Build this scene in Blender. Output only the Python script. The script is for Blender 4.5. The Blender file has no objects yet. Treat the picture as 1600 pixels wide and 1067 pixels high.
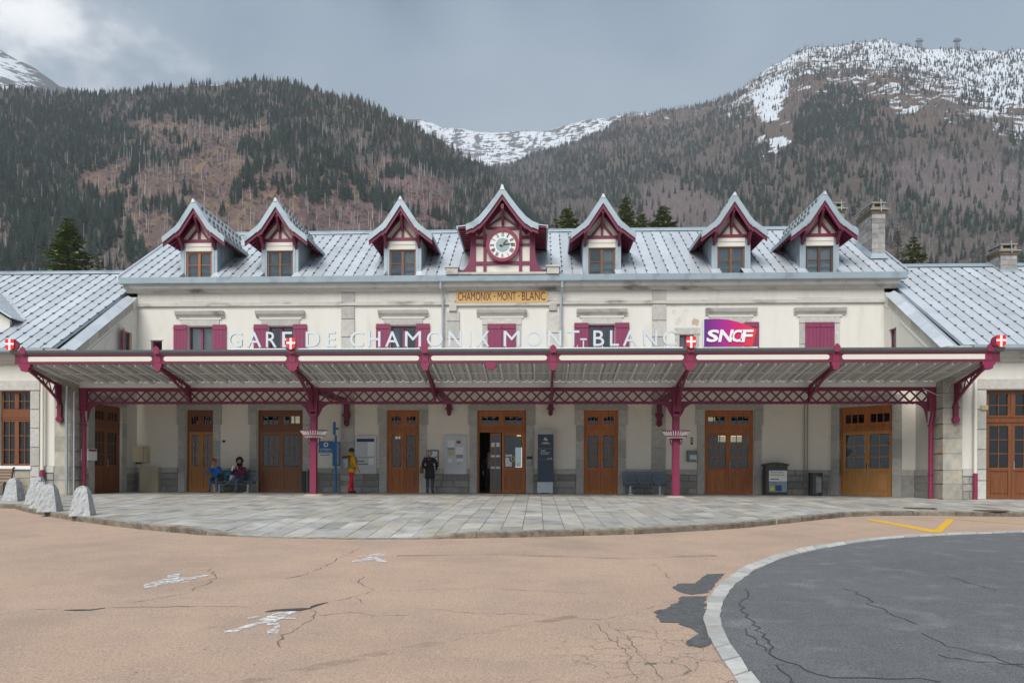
import bpy, bmesh, math, random
import numpy as np
from mathutils import Vector, Matrix
random.seed(7); rng = np.random.default_rng(7)
S = bpy.context.scene
COL = S.collection
R = math.radians

# ------------------------------------------------------------------ camera
F, U0, V0 = 1224.0, 784.4, 737.0            # focal length and principal point, in photo pixels (1600 wide)
PSI, RHO = R(2.6), R(0.21)
CAM = np.array([1.4, -31.0, 0.85])
cam = bpy.data.cameras.new('camera'); camo = bpy.data.objects.new('camera', cam); COL.objects.link(camo)
cam.sensor_width = 36; cam.lens = F / 1600 * 36
cam.shift_x = (800 - U0) / 1600; cam.shift_y = (V0 - 533.5) / 1600
cam.clip_start = .1; cam.clip_end = 20000
camo.location = CAM
camo.rotation_euler = (Matrix.Rotation(PSI, 3, 'Z') @ Matrix.Rotation(R(90), 3, 'X') @ Matrix.Rotation(RHO, 3, 'Z')).to_euler()
S.camera = camo
FW = np.array([-math.sin(PSI), math.cos(PSI), 0]); RT = np.array([math.cos(PSI), math.sin(PSI), 0])

# ------------------------------------------------------------------ sky, sun, exposure
SUN_EL, SUN_AZ = R(45), R(196)
w = bpy.data.worlds.new('World'); S.world = w; w.use_nodes = True
nt = w.node_tree; nt.nodes.clear()
def wn(t, **k):
    n = nt.nodes.new(t)
    for a, b in k.items(): setattr(n, a, b)
    return n
L = nt.links.new
out = wn('ShaderNodeOutputWorld'); bg = wn('ShaderNodeBackground'); bg.inputs[1].default_value = .1
sky = wn('ShaderNodeTexSky', sky_type='NISHITA', sun_disc=False, sun_elevation=SUN_EL, sun_rotation=SUN_AZ)
tc = wn('ShaderNodeTexCoord')
mp = wn('ShaderNodeMapping'); mp.inputs['Scale'].default_value = (1, 1, 1.7)
n1 = wn('ShaderNodeTexNoise'); n1.inputs['Scale'].default_value = 2.6; n1.inputs['Detail'].default_value = 7; n1.inputs['Roughness'].default_value = .5; n1.inputs['Distortion'].default_value = .35
L(tc.outputs['Generated'], mp.inputs[0]); L(mp.outputs[0], n1.inputs[0])
rp = wn('ShaderNodeValToRGB'); e = rp.color_ramp.elements
e[0].position = .38; e[0].color = (.215, .31, .425, 1); e[1].position = .66; e[1].color = (.44, .54, .645, 1)
L(n1.outputs['Fac'], rp.inputs[0])
# the sky is a little paler towards the horizon, and there is one break in the cloud over the left-hand summit
sx = wn('ShaderNodeSeparateXYZ'); L(tc.outputs['Generated'], sx.inputs[0])
hz = wn('ShaderNodeMapRange'); hz.inputs['From Min'].default_value = .53; hz.inputs['From Max'].default_value = .36; L(sx.outputs['Z'], hz.inputs[0])
mh = wn('ShaderNodeMixRGB'); mh.inputs['Color2'].default_value = (.475, .56, .64, 1)
hzm = wn('ShaderNodeMath', operation='MULTIPLY'); hzm.inputs[1].default_value = .7; L(hz.outputs[0], hzm.inputs[0])
L(hzm.outputs[0], mh.inputs[0]); L(rp.outputs[0], mh.inputs['Color1'])
hd = FW + RT * (-10 - U0) / F + np.array([0, 0, 1]) * (V0 + 95) / F; hd /= np.linalg.norm(hd)
dt = wn('ShaderNodeVectorMath', operation='DOT_PRODUCT'); dt.inputs[1].default_value = hd
nv = wn('ShaderNodeVectorMath', operation='NORMALIZE'); L(tc.outputs['Generated'], nv.inputs[0]); L(nv.outputs[0], dt.inputs[0])
n2 = wn('ShaderNodeTexNoise'); n2.inputs['Scale'].default_value = 9; n2.inputs['Detail'].default_value = 6; n2.inputs['Roughness'].default_value = .55; L(mp.outputs[0], n2.inputs[0])
na = wn('ShaderNodeMath', operation='MULTIPLY_ADD'); na.inputs[1].default_value = .10; L(n2.outputs['Fac'], na.inputs[0]); L(dt.outputs['Value'], na.inputs[2])
hr = wn('ShaderNodeMapRange', interpolation_type='SMOOTHERSTEP'); hr.inputs['From Min'].default_value = 1.028; hr.inputs['From Max'].default_value = 1.07; L(na.outputs[0], hr.inputs[0])
mb = wn('ShaderNodeMixRGB'); mb.inputs['Color2'].default_value = (1.4, 1.41, 1.41, 1); L(hr.outputs[0], mb.inputs[0]); L(mh.outputs[0], mb.inputs['Color1'])
sc = wn('ShaderNodeVectorMath', operation='SCALE'); sc.inputs['Scale'].default_value = 3.35; L(mb.outputs[0], sc.inputs[0])
mx = wn('ShaderNodeMixRGB'); mx.inputs[0].default_value = .96; L(sky.outputs[0], mx.inputs['Color1']); L(sc.outputs[0], mx.inputs['Color2'])
L(mx.outputs[0], bg.inputs[0]); L(bg.outputs[0], out.inputs[0])
sun = bpy.data.lights.new('sun', 'SUN'); sun.energy = 1.5; sun.angle = R(35); sun.color = (1, .97, .93)
suno = bpy.data.objects.new('sun', sun); COL.objects.link(suno); suno.location = (0, -20, 40)
sd = Vector((math.sin(SUN_AZ) * math.cos(SUN_EL), math.cos(SUN_AZ) * math.cos(SUN_EL), math.sin(SUN_EL)))
suno.rotation_euler = sd.to_track_quat('Z', 'Y').to_euler()
S.view_settings.view_transform = 'Standard'; S.view_settings.look = 'None'
S.view_settings.exposure = 1.30; S.view_settings.gamma = 1; S.view_settings.use_curve_mapping = False
S.cycles.volume_bounces = 1

# ------------------------------------------------------------------ photo pixel -> direction, meeting a wall or the ground
def ray(u, v):
    a, b = (u - U0) / F, -(v - V0) / F
    c, s = math.cos(RHO), math.sin(RHO)
    return FW + RT * (a * c - b * s) + np.array([0, 0, 1.]) * (a * s + b * c)
def ony(u, v, y=0.):
    r = ray(u, v); return CAM + r * ((y - CAM[1]) / r[1])
def onz(u, v, z=0.):
    r = ray(u, v); return CAM + r * ((z - CAM[2]) / r[2])
SL, YF, KH = .025, -4.4, .12                 # forecourt falls 2.5 % from the wing fronts; kerb height
def onroad(u, v, dz=0.):
    r = ray(u, v); k = -KH + dz
    return CAM + r * ((SL * (CAM[1] - YF) + k - CAM[2]) / (r[2] - SL * r[1]))
def onpav(u, v): return onroad(u, v, KH)
def roadz(y): return SL * (y - YF) - KH
def proj(p):
    q = np.asarray(p, float) - CAM; z = q @ FW; x = q @ RT / z; y = q[..., 2] / z
    c, s = math.cos(RHO), math.sin(RHO)
    return U0 + F * (x * c + y * s), V0 - F * (-x * s + y * c)

# ------------------------------------------------------------------ materials
def mat(name, col, rough=.7, metal=0., var=.12, scale=6., var2=0., scale2=.6, bump=0., bscale=30., rnd=0., stretch=(1, 1, 1), tint=None, attr=None, spec=None, dirt=None):
    m = bpy.data.materials.new(name); m.use_nodes = True; t = m.node_tree; n = t.nodes; l = t.links.new
    b = n['Principled BSDF']; b.inputs['Roughness'].default_value = rough; b.inputs['Metallic'].default_value = metal
    if spec is not None: b.inputs['Specular IOR Level'].default_value = spec
    g = n.new('ShaderNodeNewGeometry'); mpn = n.new('ShaderNodeMapping'); mpn.inputs['Scale'].default_value = stretch; l(g.outputs['Position'], mpn.inputs[0])
    def noise(s, d=5):
        x = n.new('ShaderNodeTexNoise'); x.inputs['Scale'].default_value = s; x.inputs['Detail'].default_value = d; l(mpn.outputs[0], x.inputs[0]); return x
    def math_(op, a, bb):
        x = n.new('ShaderNodeMath'); x.operation = op
        for i, q in enumerate((a, bb)):
            if isinstance(q, (int, float)): x.inputs[i].default_value = q
            else: l(q, x.inputs[i])
        return x.outputs[0]
    a = noise(scale); fac = math_('MULTIPLY_ADD', a.outputs['Fac'], 2 * var); fac.node.inputs[2].default_value = 1 - var
    if var2:
        c = noise(scale2, 4); f2 = math_('MULTIPLY_ADD', c.outputs['Fac'], 2 * var2); f2.node.inputs[2].default_value = 1 - var2; fac = math_('MULTIPLY', fac, f2)
    if rnd:
        oi = n.new('ShaderNodeObjectInfo'); f3 = math_('MULTIPLY_ADD', oi.outputs['Random'], 2 * rnd); f3.node.inputs[2].default_value = 1 - rnd; fac = math_('MULTIPLY', fac, f3)
    if attr:
        at = n.new('ShaderNodeAttribute'); at.attribute_name = attr; fac = math_('MULTIPLY', fac, at.outputs['Fac'])
    base = n.new('ShaderNodeMixRGB'); base.inputs['Color1'].default_value = (*col, 1); base.inputs['Color2'].default_value = (*(tint or col), 1)
    if tint:
        k = noise(scale * .37 + .2, 3); mr = n.new('ShaderNodeMapRange'); mr.inputs['From Min'].default_value = .42; mr.inputs['From Max'].default_value = .66; l(k.outputs['Fac'], mr.inputs[0]); l(mr.outputs[0], base.inputs[0])
    else: base.inputs[0].default_value = 0
    o = base.outputs[0]
    if dirt:                                  # (colour, scale, lo, hi): blotches and streaks of dirt
        k = noise(dirt[1], 6); mr = n.new('ShaderNodeMapRange'); mr.inputs['From Min'].default_value = dirt[2]; mr.inputs['From Max'].default_value = dirt[3]; l(k.outputs['Fac'], mr.inputs[0])
        dm = n.new('ShaderNodeMixRGB'); dm.inputs['Color2'].default_value = (*dirt[0], 1); l(mr.outputs[0], dm.inputs[0]); l(o, dm.inputs['Color1']); o = dm.outputs[0]
    mul = n.new('ShaderNodeVectorMath'); mul.operation = 'SCALE'; l(o, mul.inputs[0]); l(fac, mul.inputs['Scale'])
    l(mul.outputs[0], b.inputs['Base Color'])
    if bump:
        bn = n.new('ShaderNodeBump'); bn.inputs['Strength'].default_value = bump; bn.inputs['Distance'].default_value = .02; q = noise(bscale, 4); l(q.outputs['Fac'], bn.inputs['Height']); l(bn.outputs[0], b.inputs['Normal'])
    return m
def glass(name, tint=(.8, .85, .86), refl=.1):
    m = bpy.data.materials.new(name); m.use_nodes = True; t = m.node_tree; n = t.nodes; l = t.links.new; n.clear()
    o = n.new('ShaderNodeOutputMaterial'); mxs = n.new('ShaderNodeMixShader'); tr = n.new('ShaderNodeBsdfTransparent'); gl = n.new('ShaderNodeBsdfGlossy'); fr = n.new('ShaderNodeFresnel'); ad = n.new('ShaderNodeMath')
    tr.inputs[0].default_value = (*tint, 1); gl.inputs['Roughness'].default_value = .03; ad.operation = 'ADD'; ad.inputs[1].default_value = refl; ad.use_clamp = True
    l(fr.outputs[0], ad.inputs[0]); l(ad.outputs[0], mxs.inputs[0]); l(tr.outputs[0], mxs.inputs[1]); l(gl.outputs[0], mxs.inputs[2]); l(mxs.outputs[0], o.inputs[0])
    return m
def worn(name, col, thr=.5, scale=14, soft=.1, stretch=(1, 1, 1)):
    """paint with holes worn through it"""
    m = mat(name, col, .8, var=.1); t = m.node_tree; n = t.nodes; l = t.links.new
    b = n['Principled BSDF']; o = n['Material Output']; g = n.new('ShaderNodeNewGeometry'); mp_ = n.new('ShaderNodeMapping'); mp_.inputs['Scale'].default_value = stretch
    x = n.new('ShaderNodeTexNoise'); x.inputs['Scale'].default_value = scale; x.inputs['Detail'].default_value = 8; x.inputs['Roughness'].default_value = .7; l(g.outputs['Position'], mp_.inputs[0]); l(mp_.outputs[0], x.inputs[0])
    mr = n.new('ShaderNodeMapRange'); mr.inputs['From Min'].default_value = thr - soft; mr.inputs['From Max'].default_value = thr + soft; l(x.outputs['Fac'], mr.inputs[0])
    tr = n.new('ShaderNodeBsdfTransparent'); mxs = n.new('ShaderNodeMixShader'); l(mr.outputs[0], mxs.inputs[0]); l(b.outputs[0], mxs.inputs[2]); l(tr.outputs[0], mxs.inputs[1]); l(mxs.outputs[0], o.inputs[0])
    return m
def emit(name, col, s):
    m = bpy.data.materials.new(name); m.use_nodes = True; b = m.node_tree.nodes['Principled BSDF']; b.inputs['Base Color'].default_value = (*col, 1); b.inputs['Emission Color'].default_value = (*col, 1); b.inputs['Emission Strength'].default_value = s; return m

PLASTER = mat('cream_plaster', (.65, .63, .57), .9, var=.06, scale=3, var2=.07, scale2=.7, bump=.15, bscale=60, dirt=((.50, .475, .415), 1.3, .56, .86), stretch=(1.8, 1.8, .45))
PLASTERG = mat('beige_plaster', (.78, .725, .63), .9, var=.05, scale=3, var2=.06, scale2=.5, bump=.15, bscale=60, dirt=((.58, .53, .44), 1.1, .6, .9))
PANEL = mat('cream_paint', (.67, .645, .575), .75, var=.05)
STONE = mat('grey_granite', (.43, .42, .395), .85, var=.28, scale=9, var2=.1, bump=.5, bscale=45, rnd=.16, tint=(.47, .45, .40))
DARKSTONE = mat('rough_grey_stone', (.30, .295, .275), .9, var=.3, scale=7, bump=.7, bscale=30, rnd=.22, tint=(.30, .28, .24))
OLDSTONE = mat('stained_ashlar', (.40, .37, .30), .9, var=.3, scale=5, bump=.5, bscale=30, rnd=.2, tint=(.30, .29, .26), dirt=((.36, .22, .10), 2.2, .62, .75))
CORNICE = mat('cornice_stone', (.49, .475, .435), .85, var=.22, scale=5, var2=.15, bump=.3, dirt=((.15, .14, .12), 2.3, .55, .75), stretch=(.5, 1, 1))
MORTAR = mat('mortar', (.22, .215, .20), .95, var=.2, scale=8, bump=.3)
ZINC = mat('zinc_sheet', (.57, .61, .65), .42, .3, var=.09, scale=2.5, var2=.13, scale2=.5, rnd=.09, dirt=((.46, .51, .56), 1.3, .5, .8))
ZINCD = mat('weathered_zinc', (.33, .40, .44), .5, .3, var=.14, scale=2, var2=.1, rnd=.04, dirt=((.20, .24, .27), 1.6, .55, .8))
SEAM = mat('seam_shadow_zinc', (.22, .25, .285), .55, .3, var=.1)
CLIP = mat('snow_guard_iron', (.10, .105, .112), .7, .2, var=.3)
MAROON = mat('maroon_paint', (.155, .014, .045), .5, var=.12, scale=4, var2=.08)
SHUT = mat('plum_shutter_paint', (.215, .032, .085), .6, var=.1, scale=5, var2=.08, rnd=.05)
PINKM = mat('raspberry_paint', (.225, .020, .066), .5, var=.12, scale=5)
WOOD = mat('chestnut_wood', (.43, .14, .033), .5, var=.28, scale=5, stretch=(9, 9, .7), var2=.15, scale2=.5, rnd=.12, tint=(.33, .098, .02))
WINGWOOD = mat('deep_chestnut_wood', (.185, .062, .02), .5, var=.22, scale=5, stretch=(9, 9, .7), tint=(.14, .045, .014))
WOODD = mat('dark_wood', (.19, .066, .026), .5, var=.25, scale=5, stretch=(9, 9, .7))
WOODL = mat('honey_oak', (.50, .25, .08), .5, var=.2, scale=5, stretch=(9, 9, .7), tint=(.43, .19, .055))
WOODY = mat('amber_wood', (.44, .19, .045), .5, var=.2, scale=5, stretch=(9, 9, .7))
WINWOOD = mat('brown_window_wood', (.16, .075, .038), .5, var=.2, scale=5, stretch=(9, 9, .7))
ORANGEW = mat('orange_window_wood', (.34, .115, .03), .5, var=.15, scale=5, stretch=(9, 9, .7))
GLASS = glass('window_glass'); GLASSR = glass('reflecting_glass', (.45, .5, .52), .05)
CURT = mat('white_curtain', (.62, .62, .58), .9, var=.2, scale=3, stretch=(9, 1, .3))
BLIND = mat('grey_blind', (.30, .33, .35), .9, var=.1)
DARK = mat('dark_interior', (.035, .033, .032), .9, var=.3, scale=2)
IRON = mat('grey_steel', (.20, .215, .235), .45, .5, var=.1)
GALV = mat('galvanised_pipe', (.42, .45, .48), .4, .5, var=.15, scale=4)
CREAM = mat('cream_pipe_paint', (.70, .67, .58), .6, var=.06)
WHITE = mat('white_paint', (.78, .79, .79), .55, var=.04)
SOFFIT = mat('grey_corrugated_sheet', (.46, .46, .455), .6, .1, var=.14, scale=3, rnd=.08)
RAFT = mat('pale_grey_rafter', (.62, .61, .58), .6, var=.08, rnd=.05)
LETTER = mat('silver_letter', (.62, .68, .73), .35, .2, var=.05)
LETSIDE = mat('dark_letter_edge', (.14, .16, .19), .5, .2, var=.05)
RED = mat('signal_red', (.72, .03, .02), .4, var=.05)
BLACK = mat('black_plastic', (.018, .018, .02), .5, var=.1)
BLUE = mat('azure_blue_paint', (.012, .14, .36), .45, var=.06)
NAVY = mat('navy_panel', (.022, .04, .075), .35, var=.05)
GREEN = mat('sign_green', (.01, .16, .06), .5, var=.05)
BEIGE = mat('beige_cabinet', (.55, .48, .33), .6, var=.08)
BINM = mat('brown_grey_metal', (.06, .058, .05), .5, .3, var=.1)
BENCH = mat('slate_blue_steel', (.10, .13, .175), .4, .4, var=.1)
PAVE = mat('flagstone', (.42, .415, .395), .58, var=.2, scale=5, var2=.12, scale2=.35, bump=.3, bscale=40, attr='tone', tint=(.40, .36, .28), dirt=((.24, .24, .235), 1.7, .5, .72))
KERBF = mat('brown_kerb_face', (.21, .18, .14), .95, var=.45, scale=12, bump=1., bscale=26, rnd=.15, tint=(.13, .115, .085))  # front faces of the kerb stones, a darker brown than their tops
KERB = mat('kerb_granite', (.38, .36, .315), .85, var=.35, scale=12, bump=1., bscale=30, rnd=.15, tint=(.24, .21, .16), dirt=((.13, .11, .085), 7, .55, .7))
BOLL = mat('pale_rough_granite', (.42, .425, .43), .9, var=.45, scale=22, bump=1., bscale=26, rnd=.06, dirt=((.26, .26, .25), 9, .6, .72))
YELLOW = worn('yellow_road_paint', (.72, .42, .02), .36, 18, .06)
WPAINT = worn('worn_white_paint', (.72, .72, .72), .50, 11, .05, (1, 2.2, 1))
CRACK = mat('crack_filler', (.06, .058, .058), .9, var=.3)
FINECRACK = worn('fine_crack', (.20, .135, .10), .50, 2.5, .10)
PATCH = mat('exposed_asphalt', (.105, .108, .11), .9, var=.7, scale=16, bump=.8, bscale=60)
RING = mat('pale_setts', (.45, .445, .42), .85, var=.3, scale=9, bump=.5, rnd=.17, dirt=((.42, .25, .12), 6, .62, .74))
TYRE = worn('faint_tyre_mark', (.36, .26, .195), .66, 1.3, .22, (1, 3, 1))
SKIN = mat('skin', (.50, .27, .19), .6, var=.05)

# ------------------------------------------------------------------ mesh building
class MB:
    def __init__(s): s.v = []; s.f = []; s.m = []; s.t = []
    def add(s, vs, fs, m=0, tone=1.):
        k = len(s.v); s.v += [tuple(map(float, p)) for p in vs]
        for q in fs: s.f.append(tuple(i + k for i in q)); s.m.append(m); s.t.append(tone)
        return s
    def hexa(s, p, m=0, tone=1.):           # p: four bottom corners (ccw from above), four top corners
        return s.add(p, [(3, 2, 1, 0), (4, 5, 6, 7), (0, 1, 5, 4), (1, 2, 6, 5), (2, 3, 7, 6), (3, 0, 4, 7)], m, tone)
    def box(s, x0, x1, y0, y1, z0, z1, m=0):
        return s.hexa([(x0, y0, z0), (x1, y0, z0), (x1, y1, z0), (x0, y1, z0), (x0, y0, z1), (x1, y0, z1), (x1, y1, z1), (x0, y1, z1)], m)
    def prism(s, poly, y0, y1, m=0, ax='y'):  # polygon in (x,z), extruded along y (or polygon in (y,z) along x, or (x,y) along z)
        n = len(poly)
        f = {'y': lambda a, b, c: (a, c, b), 'x': lambda a, b, c: (c, a, b), 'z': lambda a, b, c: (a, b, c)}[ax]
        A = [f(a, b, y0) for a, b in poly]; B = [f(a, b, y1) for a, b in poly]
        return s.add(A + B, [tuple(range(n)), tuple(range(2 * n - 1, n - 1, -1))] + [((i + 1) % n, i, n + i, n + (i + 1) % n) for i in range(n)], m)
    def cyl(s, p0, p1, r0, r1=None, n=8, m=0):
        r1 = r0 if r1 is None else r1
        a, b = Vector(p0), Vector(p1); d = (b - a).normalized(); u = d.orthogonal().normalized(); w_ = d.cross(u)
        V = [a + (u * math.cos(2 * math.pi * i / n) + w_ * math.sin(2 * math.pi * i / n)) * r0 for i in range(n)] + [b + (u * math.cos(2 * math.pi * i / n) + w_ * math.sin(2 * math.pi * i / n)) * r1 for i in range(n)]
        return s.add(V, [(i, (i + 1) % n, n + (i + 1) % n, n + i) for i in range(n)] + [tuple(range(n - 1, -1, -1)), tuple(range(n, 2 * n))], m)
    def tube(s, pts, r, n=6, m=0):
        for a, b in zip(pts[:-1], pts[1:]): s.cyl(a, b, r, r, n, m)
        return s
    def bar(s, p0, p1, w_, h, m=0, up=(0, 0, 1)):  # rectangular bar; w across, h along 'up'
        a, b = Vector(p0), Vector(p1); d = (b - a).normalized(); x = d.cross(Vector(up))
        x = (x if x.length > 1e-4 else d.orthogonal()).normalized() * w_ / 2; y = x.cross(d).normalized() * h / 2
        return s.hexa([a - x - y, a + x - y, b + x - y, b - x - y, a - x + y, a + x + y, b + x + y, b - x + y], m)
    def lathe(s, prof, c=(0, 0, 0), n=16, m=0):
        V = []; Fc = []
        for r, z in prof: V += [(c[0] + r * math.cos(2 * math.pi * i / n), c[1] + r * math.sin(2 * math.pi * i / n), c[2] + z) for i in range(n)]
        for k in range(len(prof) - 1): Fc += [(k * n + i, k * n + (i + 1) % n, (k + 1) * n + (i + 1) % n, (k + 1) * n + i) for i in range(n)]
        Fc += [tuple(range(n - 1, -1, -1)), tuple(range((len(prof) - 1) * n, len(prof) * n))]
        return s.add(V, Fc, m)
    def ball(s, c, rx, ry, rz, n=10, k=7, m=0):
        return s.lathe_s([(math.sin(math.pi * i / k), -math.cos(math.pi * i / k)) for i in range(k + 1)], c, rx, ry, rz, n, m)
    def lathe_s(s, prof, c, rx, ry, rz, n, m):
        t = MB().lathe([(max(r, .02), z) for r, z in prof], (0, 0, 0), n, m)
        return s.add([(c[0] + x * rx, c[1] + y * ry, c[2] + z * rz) for x, y, z in t.v], t.f, m)
    def disc(s, c, r, y, n=24, m=0, th=.01):
        return s.prism([(c[0] + r * math.cos(2 * math.pi * i / n), c[1] + r * math.sin(2 * math.pi * i / n)) for i in range(n)], y, y + th, m)
    def ring(s, c, r0, r1, y0, y1, n=28, m=0):
        V = []
        for y in (y0, y1):
            for r in (r0, r1): V += [(c[0] + r * math.cos(2 * math.pi * i / n), y, c[1] + r * math.sin(2 * math.pi * i / n)) for i in range(n)]
        Fc = []
        for i in range(n):
            j = (i + 1) % n; Fc += [(i, j, n + j, n + i), (2 * n + j, 2 * n + i, 3 * n + i, 3 * n + j), (n + i, n + j, 3 * n + j, 3 * n + i), (j, i, 2 * n + i, 2 * n + j)]
        return s.add(V, Fc, m)
WORLD = {}
def link(o, parent, c, rot):
    COL.objects.link(o); o.location = c
    if rot: o.rotation_euler = rot if isinstance(rot, tuple) else (0, 0, rot)
    if parent: o.parent = parent
def mesh_of(mb, name, mats, off):
    me = bpy.data.meshes.new(name); me.from_pydata([(x - off[0], y - off[1], z - off[2]) for x, y, z in mb.v], [], mb.f)
    for q in (mats if isinstance(mats, (list, tuple)) else [mats]): me.materials.append(q)
    if max(mb.m): me.polygons.foreach_set('material_index', mb.m)
    if any(t != 1. for t in mb.t):
        a = me.attributes.new('tone', 'FLOAT', 'FACE'); a.data.foreach_set('value', mb.t)
    bm = bmesh.new(); bm.from_mesh(me); bmesh.ops.recalc_face_normals(bm, faces=bm.faces); bm.to_mesh(me); bm.free()
    return me
def tag(o, label=None, cat=None, group=None, kind=None):
    for k, q in (('label', label), ('category', cat), ('group', group), ('kind', kind)):
        if q: o[k] = q
    return o
def obj(name, mb, mats, parent=None, at=None, rot=None, smooth=False, **tags):
    pw = WORLD.get(parent.name, (0, 0, 0)) if parent else (0, 0, 0)
    if at is None:
        a = np.array(mb.v); lo, hi = a.min(0), a.max(0); c = ((lo[0] + hi[0]) / 2, (lo[1] + hi[1]) / 2, lo[2])
        me = mesh_of(mb, name, mats, c); o = bpy.data.objects.new(name, me); link(o, parent, tuple(c[i] - pw[i] for i in range(3)), rot); WORLD[o.name] = c
    else:
        me = mesh_of(mb, name, mats, (0, 0, 0)); o = bpy.data.objects.new(name, me); link(o, parent, tuple(at[i] - pw[i] for i in range(3)), rot); WORLD[o.name] = (0, 0, 0)
    if smooth: me.polygons.foreach_set('use_smooth', [True] * len(me.polygons))
    return tag(o, **tags)
def root(name, loc, label, cat, group=None, rot=None, local=False):
    o = bpy.data.objects.new(name, None); o.empty_display_size = .2; link(o, None, loc, rot); WORLD[o.name] = (0, 0, 0) if (rot or local) else tuple(loc)
    return tag(o, label, cat, group)
def inst(name, src, parent, loc, rot=None, scale=None):      # another object on the same mesh data; loc in the parent's world frame
    pw = WORLD.get(parent.name, (0, 0, 0)) if parent else (0, 0, 0)
    o = bpy.data.objects.new(name, src.data); link(o, parent, tuple(loc[i] - pw[i] for i in range(3)), rot); WORLD[o.name] = tuple(loc)
    if scale: o.scale = scale
    return o
def copy_tree(o, parent=None):
    c = o.copy(); COL.objects.link(c); c.parent = parent
    for ch in list(o.children): copy_tree(ch, c)
    return c
def text_mesh(body, wd, ht, depth=.03, sharp=0.):
    """letters as a mesh in the xz plane facing -y, its box fitted to wd x ht with the lower left corner at the origin"""
    cu = bpy.data.curves.new('lettering', 'FONT'); cu.body = body; cu.extrude = .02; cu.offset = sharp; cu.resolution_u = 3
    o = bpy.data.objects.new('lettering', cu); COL.objects.link(o); dg = bpy.context.evaluated_depsgraph_get(); dg.update()
    me = bpy.data.meshes.new_from_object(o.evaluated_get(dg)); bpy.data.objects.remove(o)
    a = np.array([v.co[:] for v in me.vertices]); lo, hi = a.min(0), a.max(0); b = MB()
    b.add([((p[0] - lo[0]) / max(hi[0] - lo[0], 1e-6) * wd, -(p[2] - lo[2]) / (hi[2] - lo[2]) * depth, (p[1] - lo[1]) / max(hi[1] - lo[1], 1e-6) * ht) for p in a], [tuple(q.vertices) for q in me.polygons])
    return b
def shift(mb, dx, dy, dz):
    mb.v = [(x + dx, y + dy, z + dz) for x, y, z in mb.v]; return mb
def join(*ms):
    r = MB()
    for i, q in enumerate(ms):
        q = q if isinstance(q, tuple) else (q, None)
        k = len(r.v); r.v += q[0].v; r.f += [tuple(a + k for a in g) for g in q[0].f]; r.m += [q[1]] * len(q[0].f) if q[1] is not None else q[0].m; r.t += q[0].t
    return r
UNIT = {}
def block(parent, x0, x1, y0, y1, z0, z1, m, name='stone_block', ch=.012):
    """one dressed stone with a worn arris"""
    b = MB(); c = min(ch, (x1 - x0) / 4, (z1 - z0) / 4)
    b.hexa([(x0 + c, y0, z0 + c), (x1 - c, y0, z0 + c), (x1 - c, y0, z1 - c), (x0 + c, y0, z1 - c), (x0, y1, z0), (x1, y1, z0), (x1, y1, z1), (x0, y1, z1)])
    return obj(name, b, m, parent)
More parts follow.
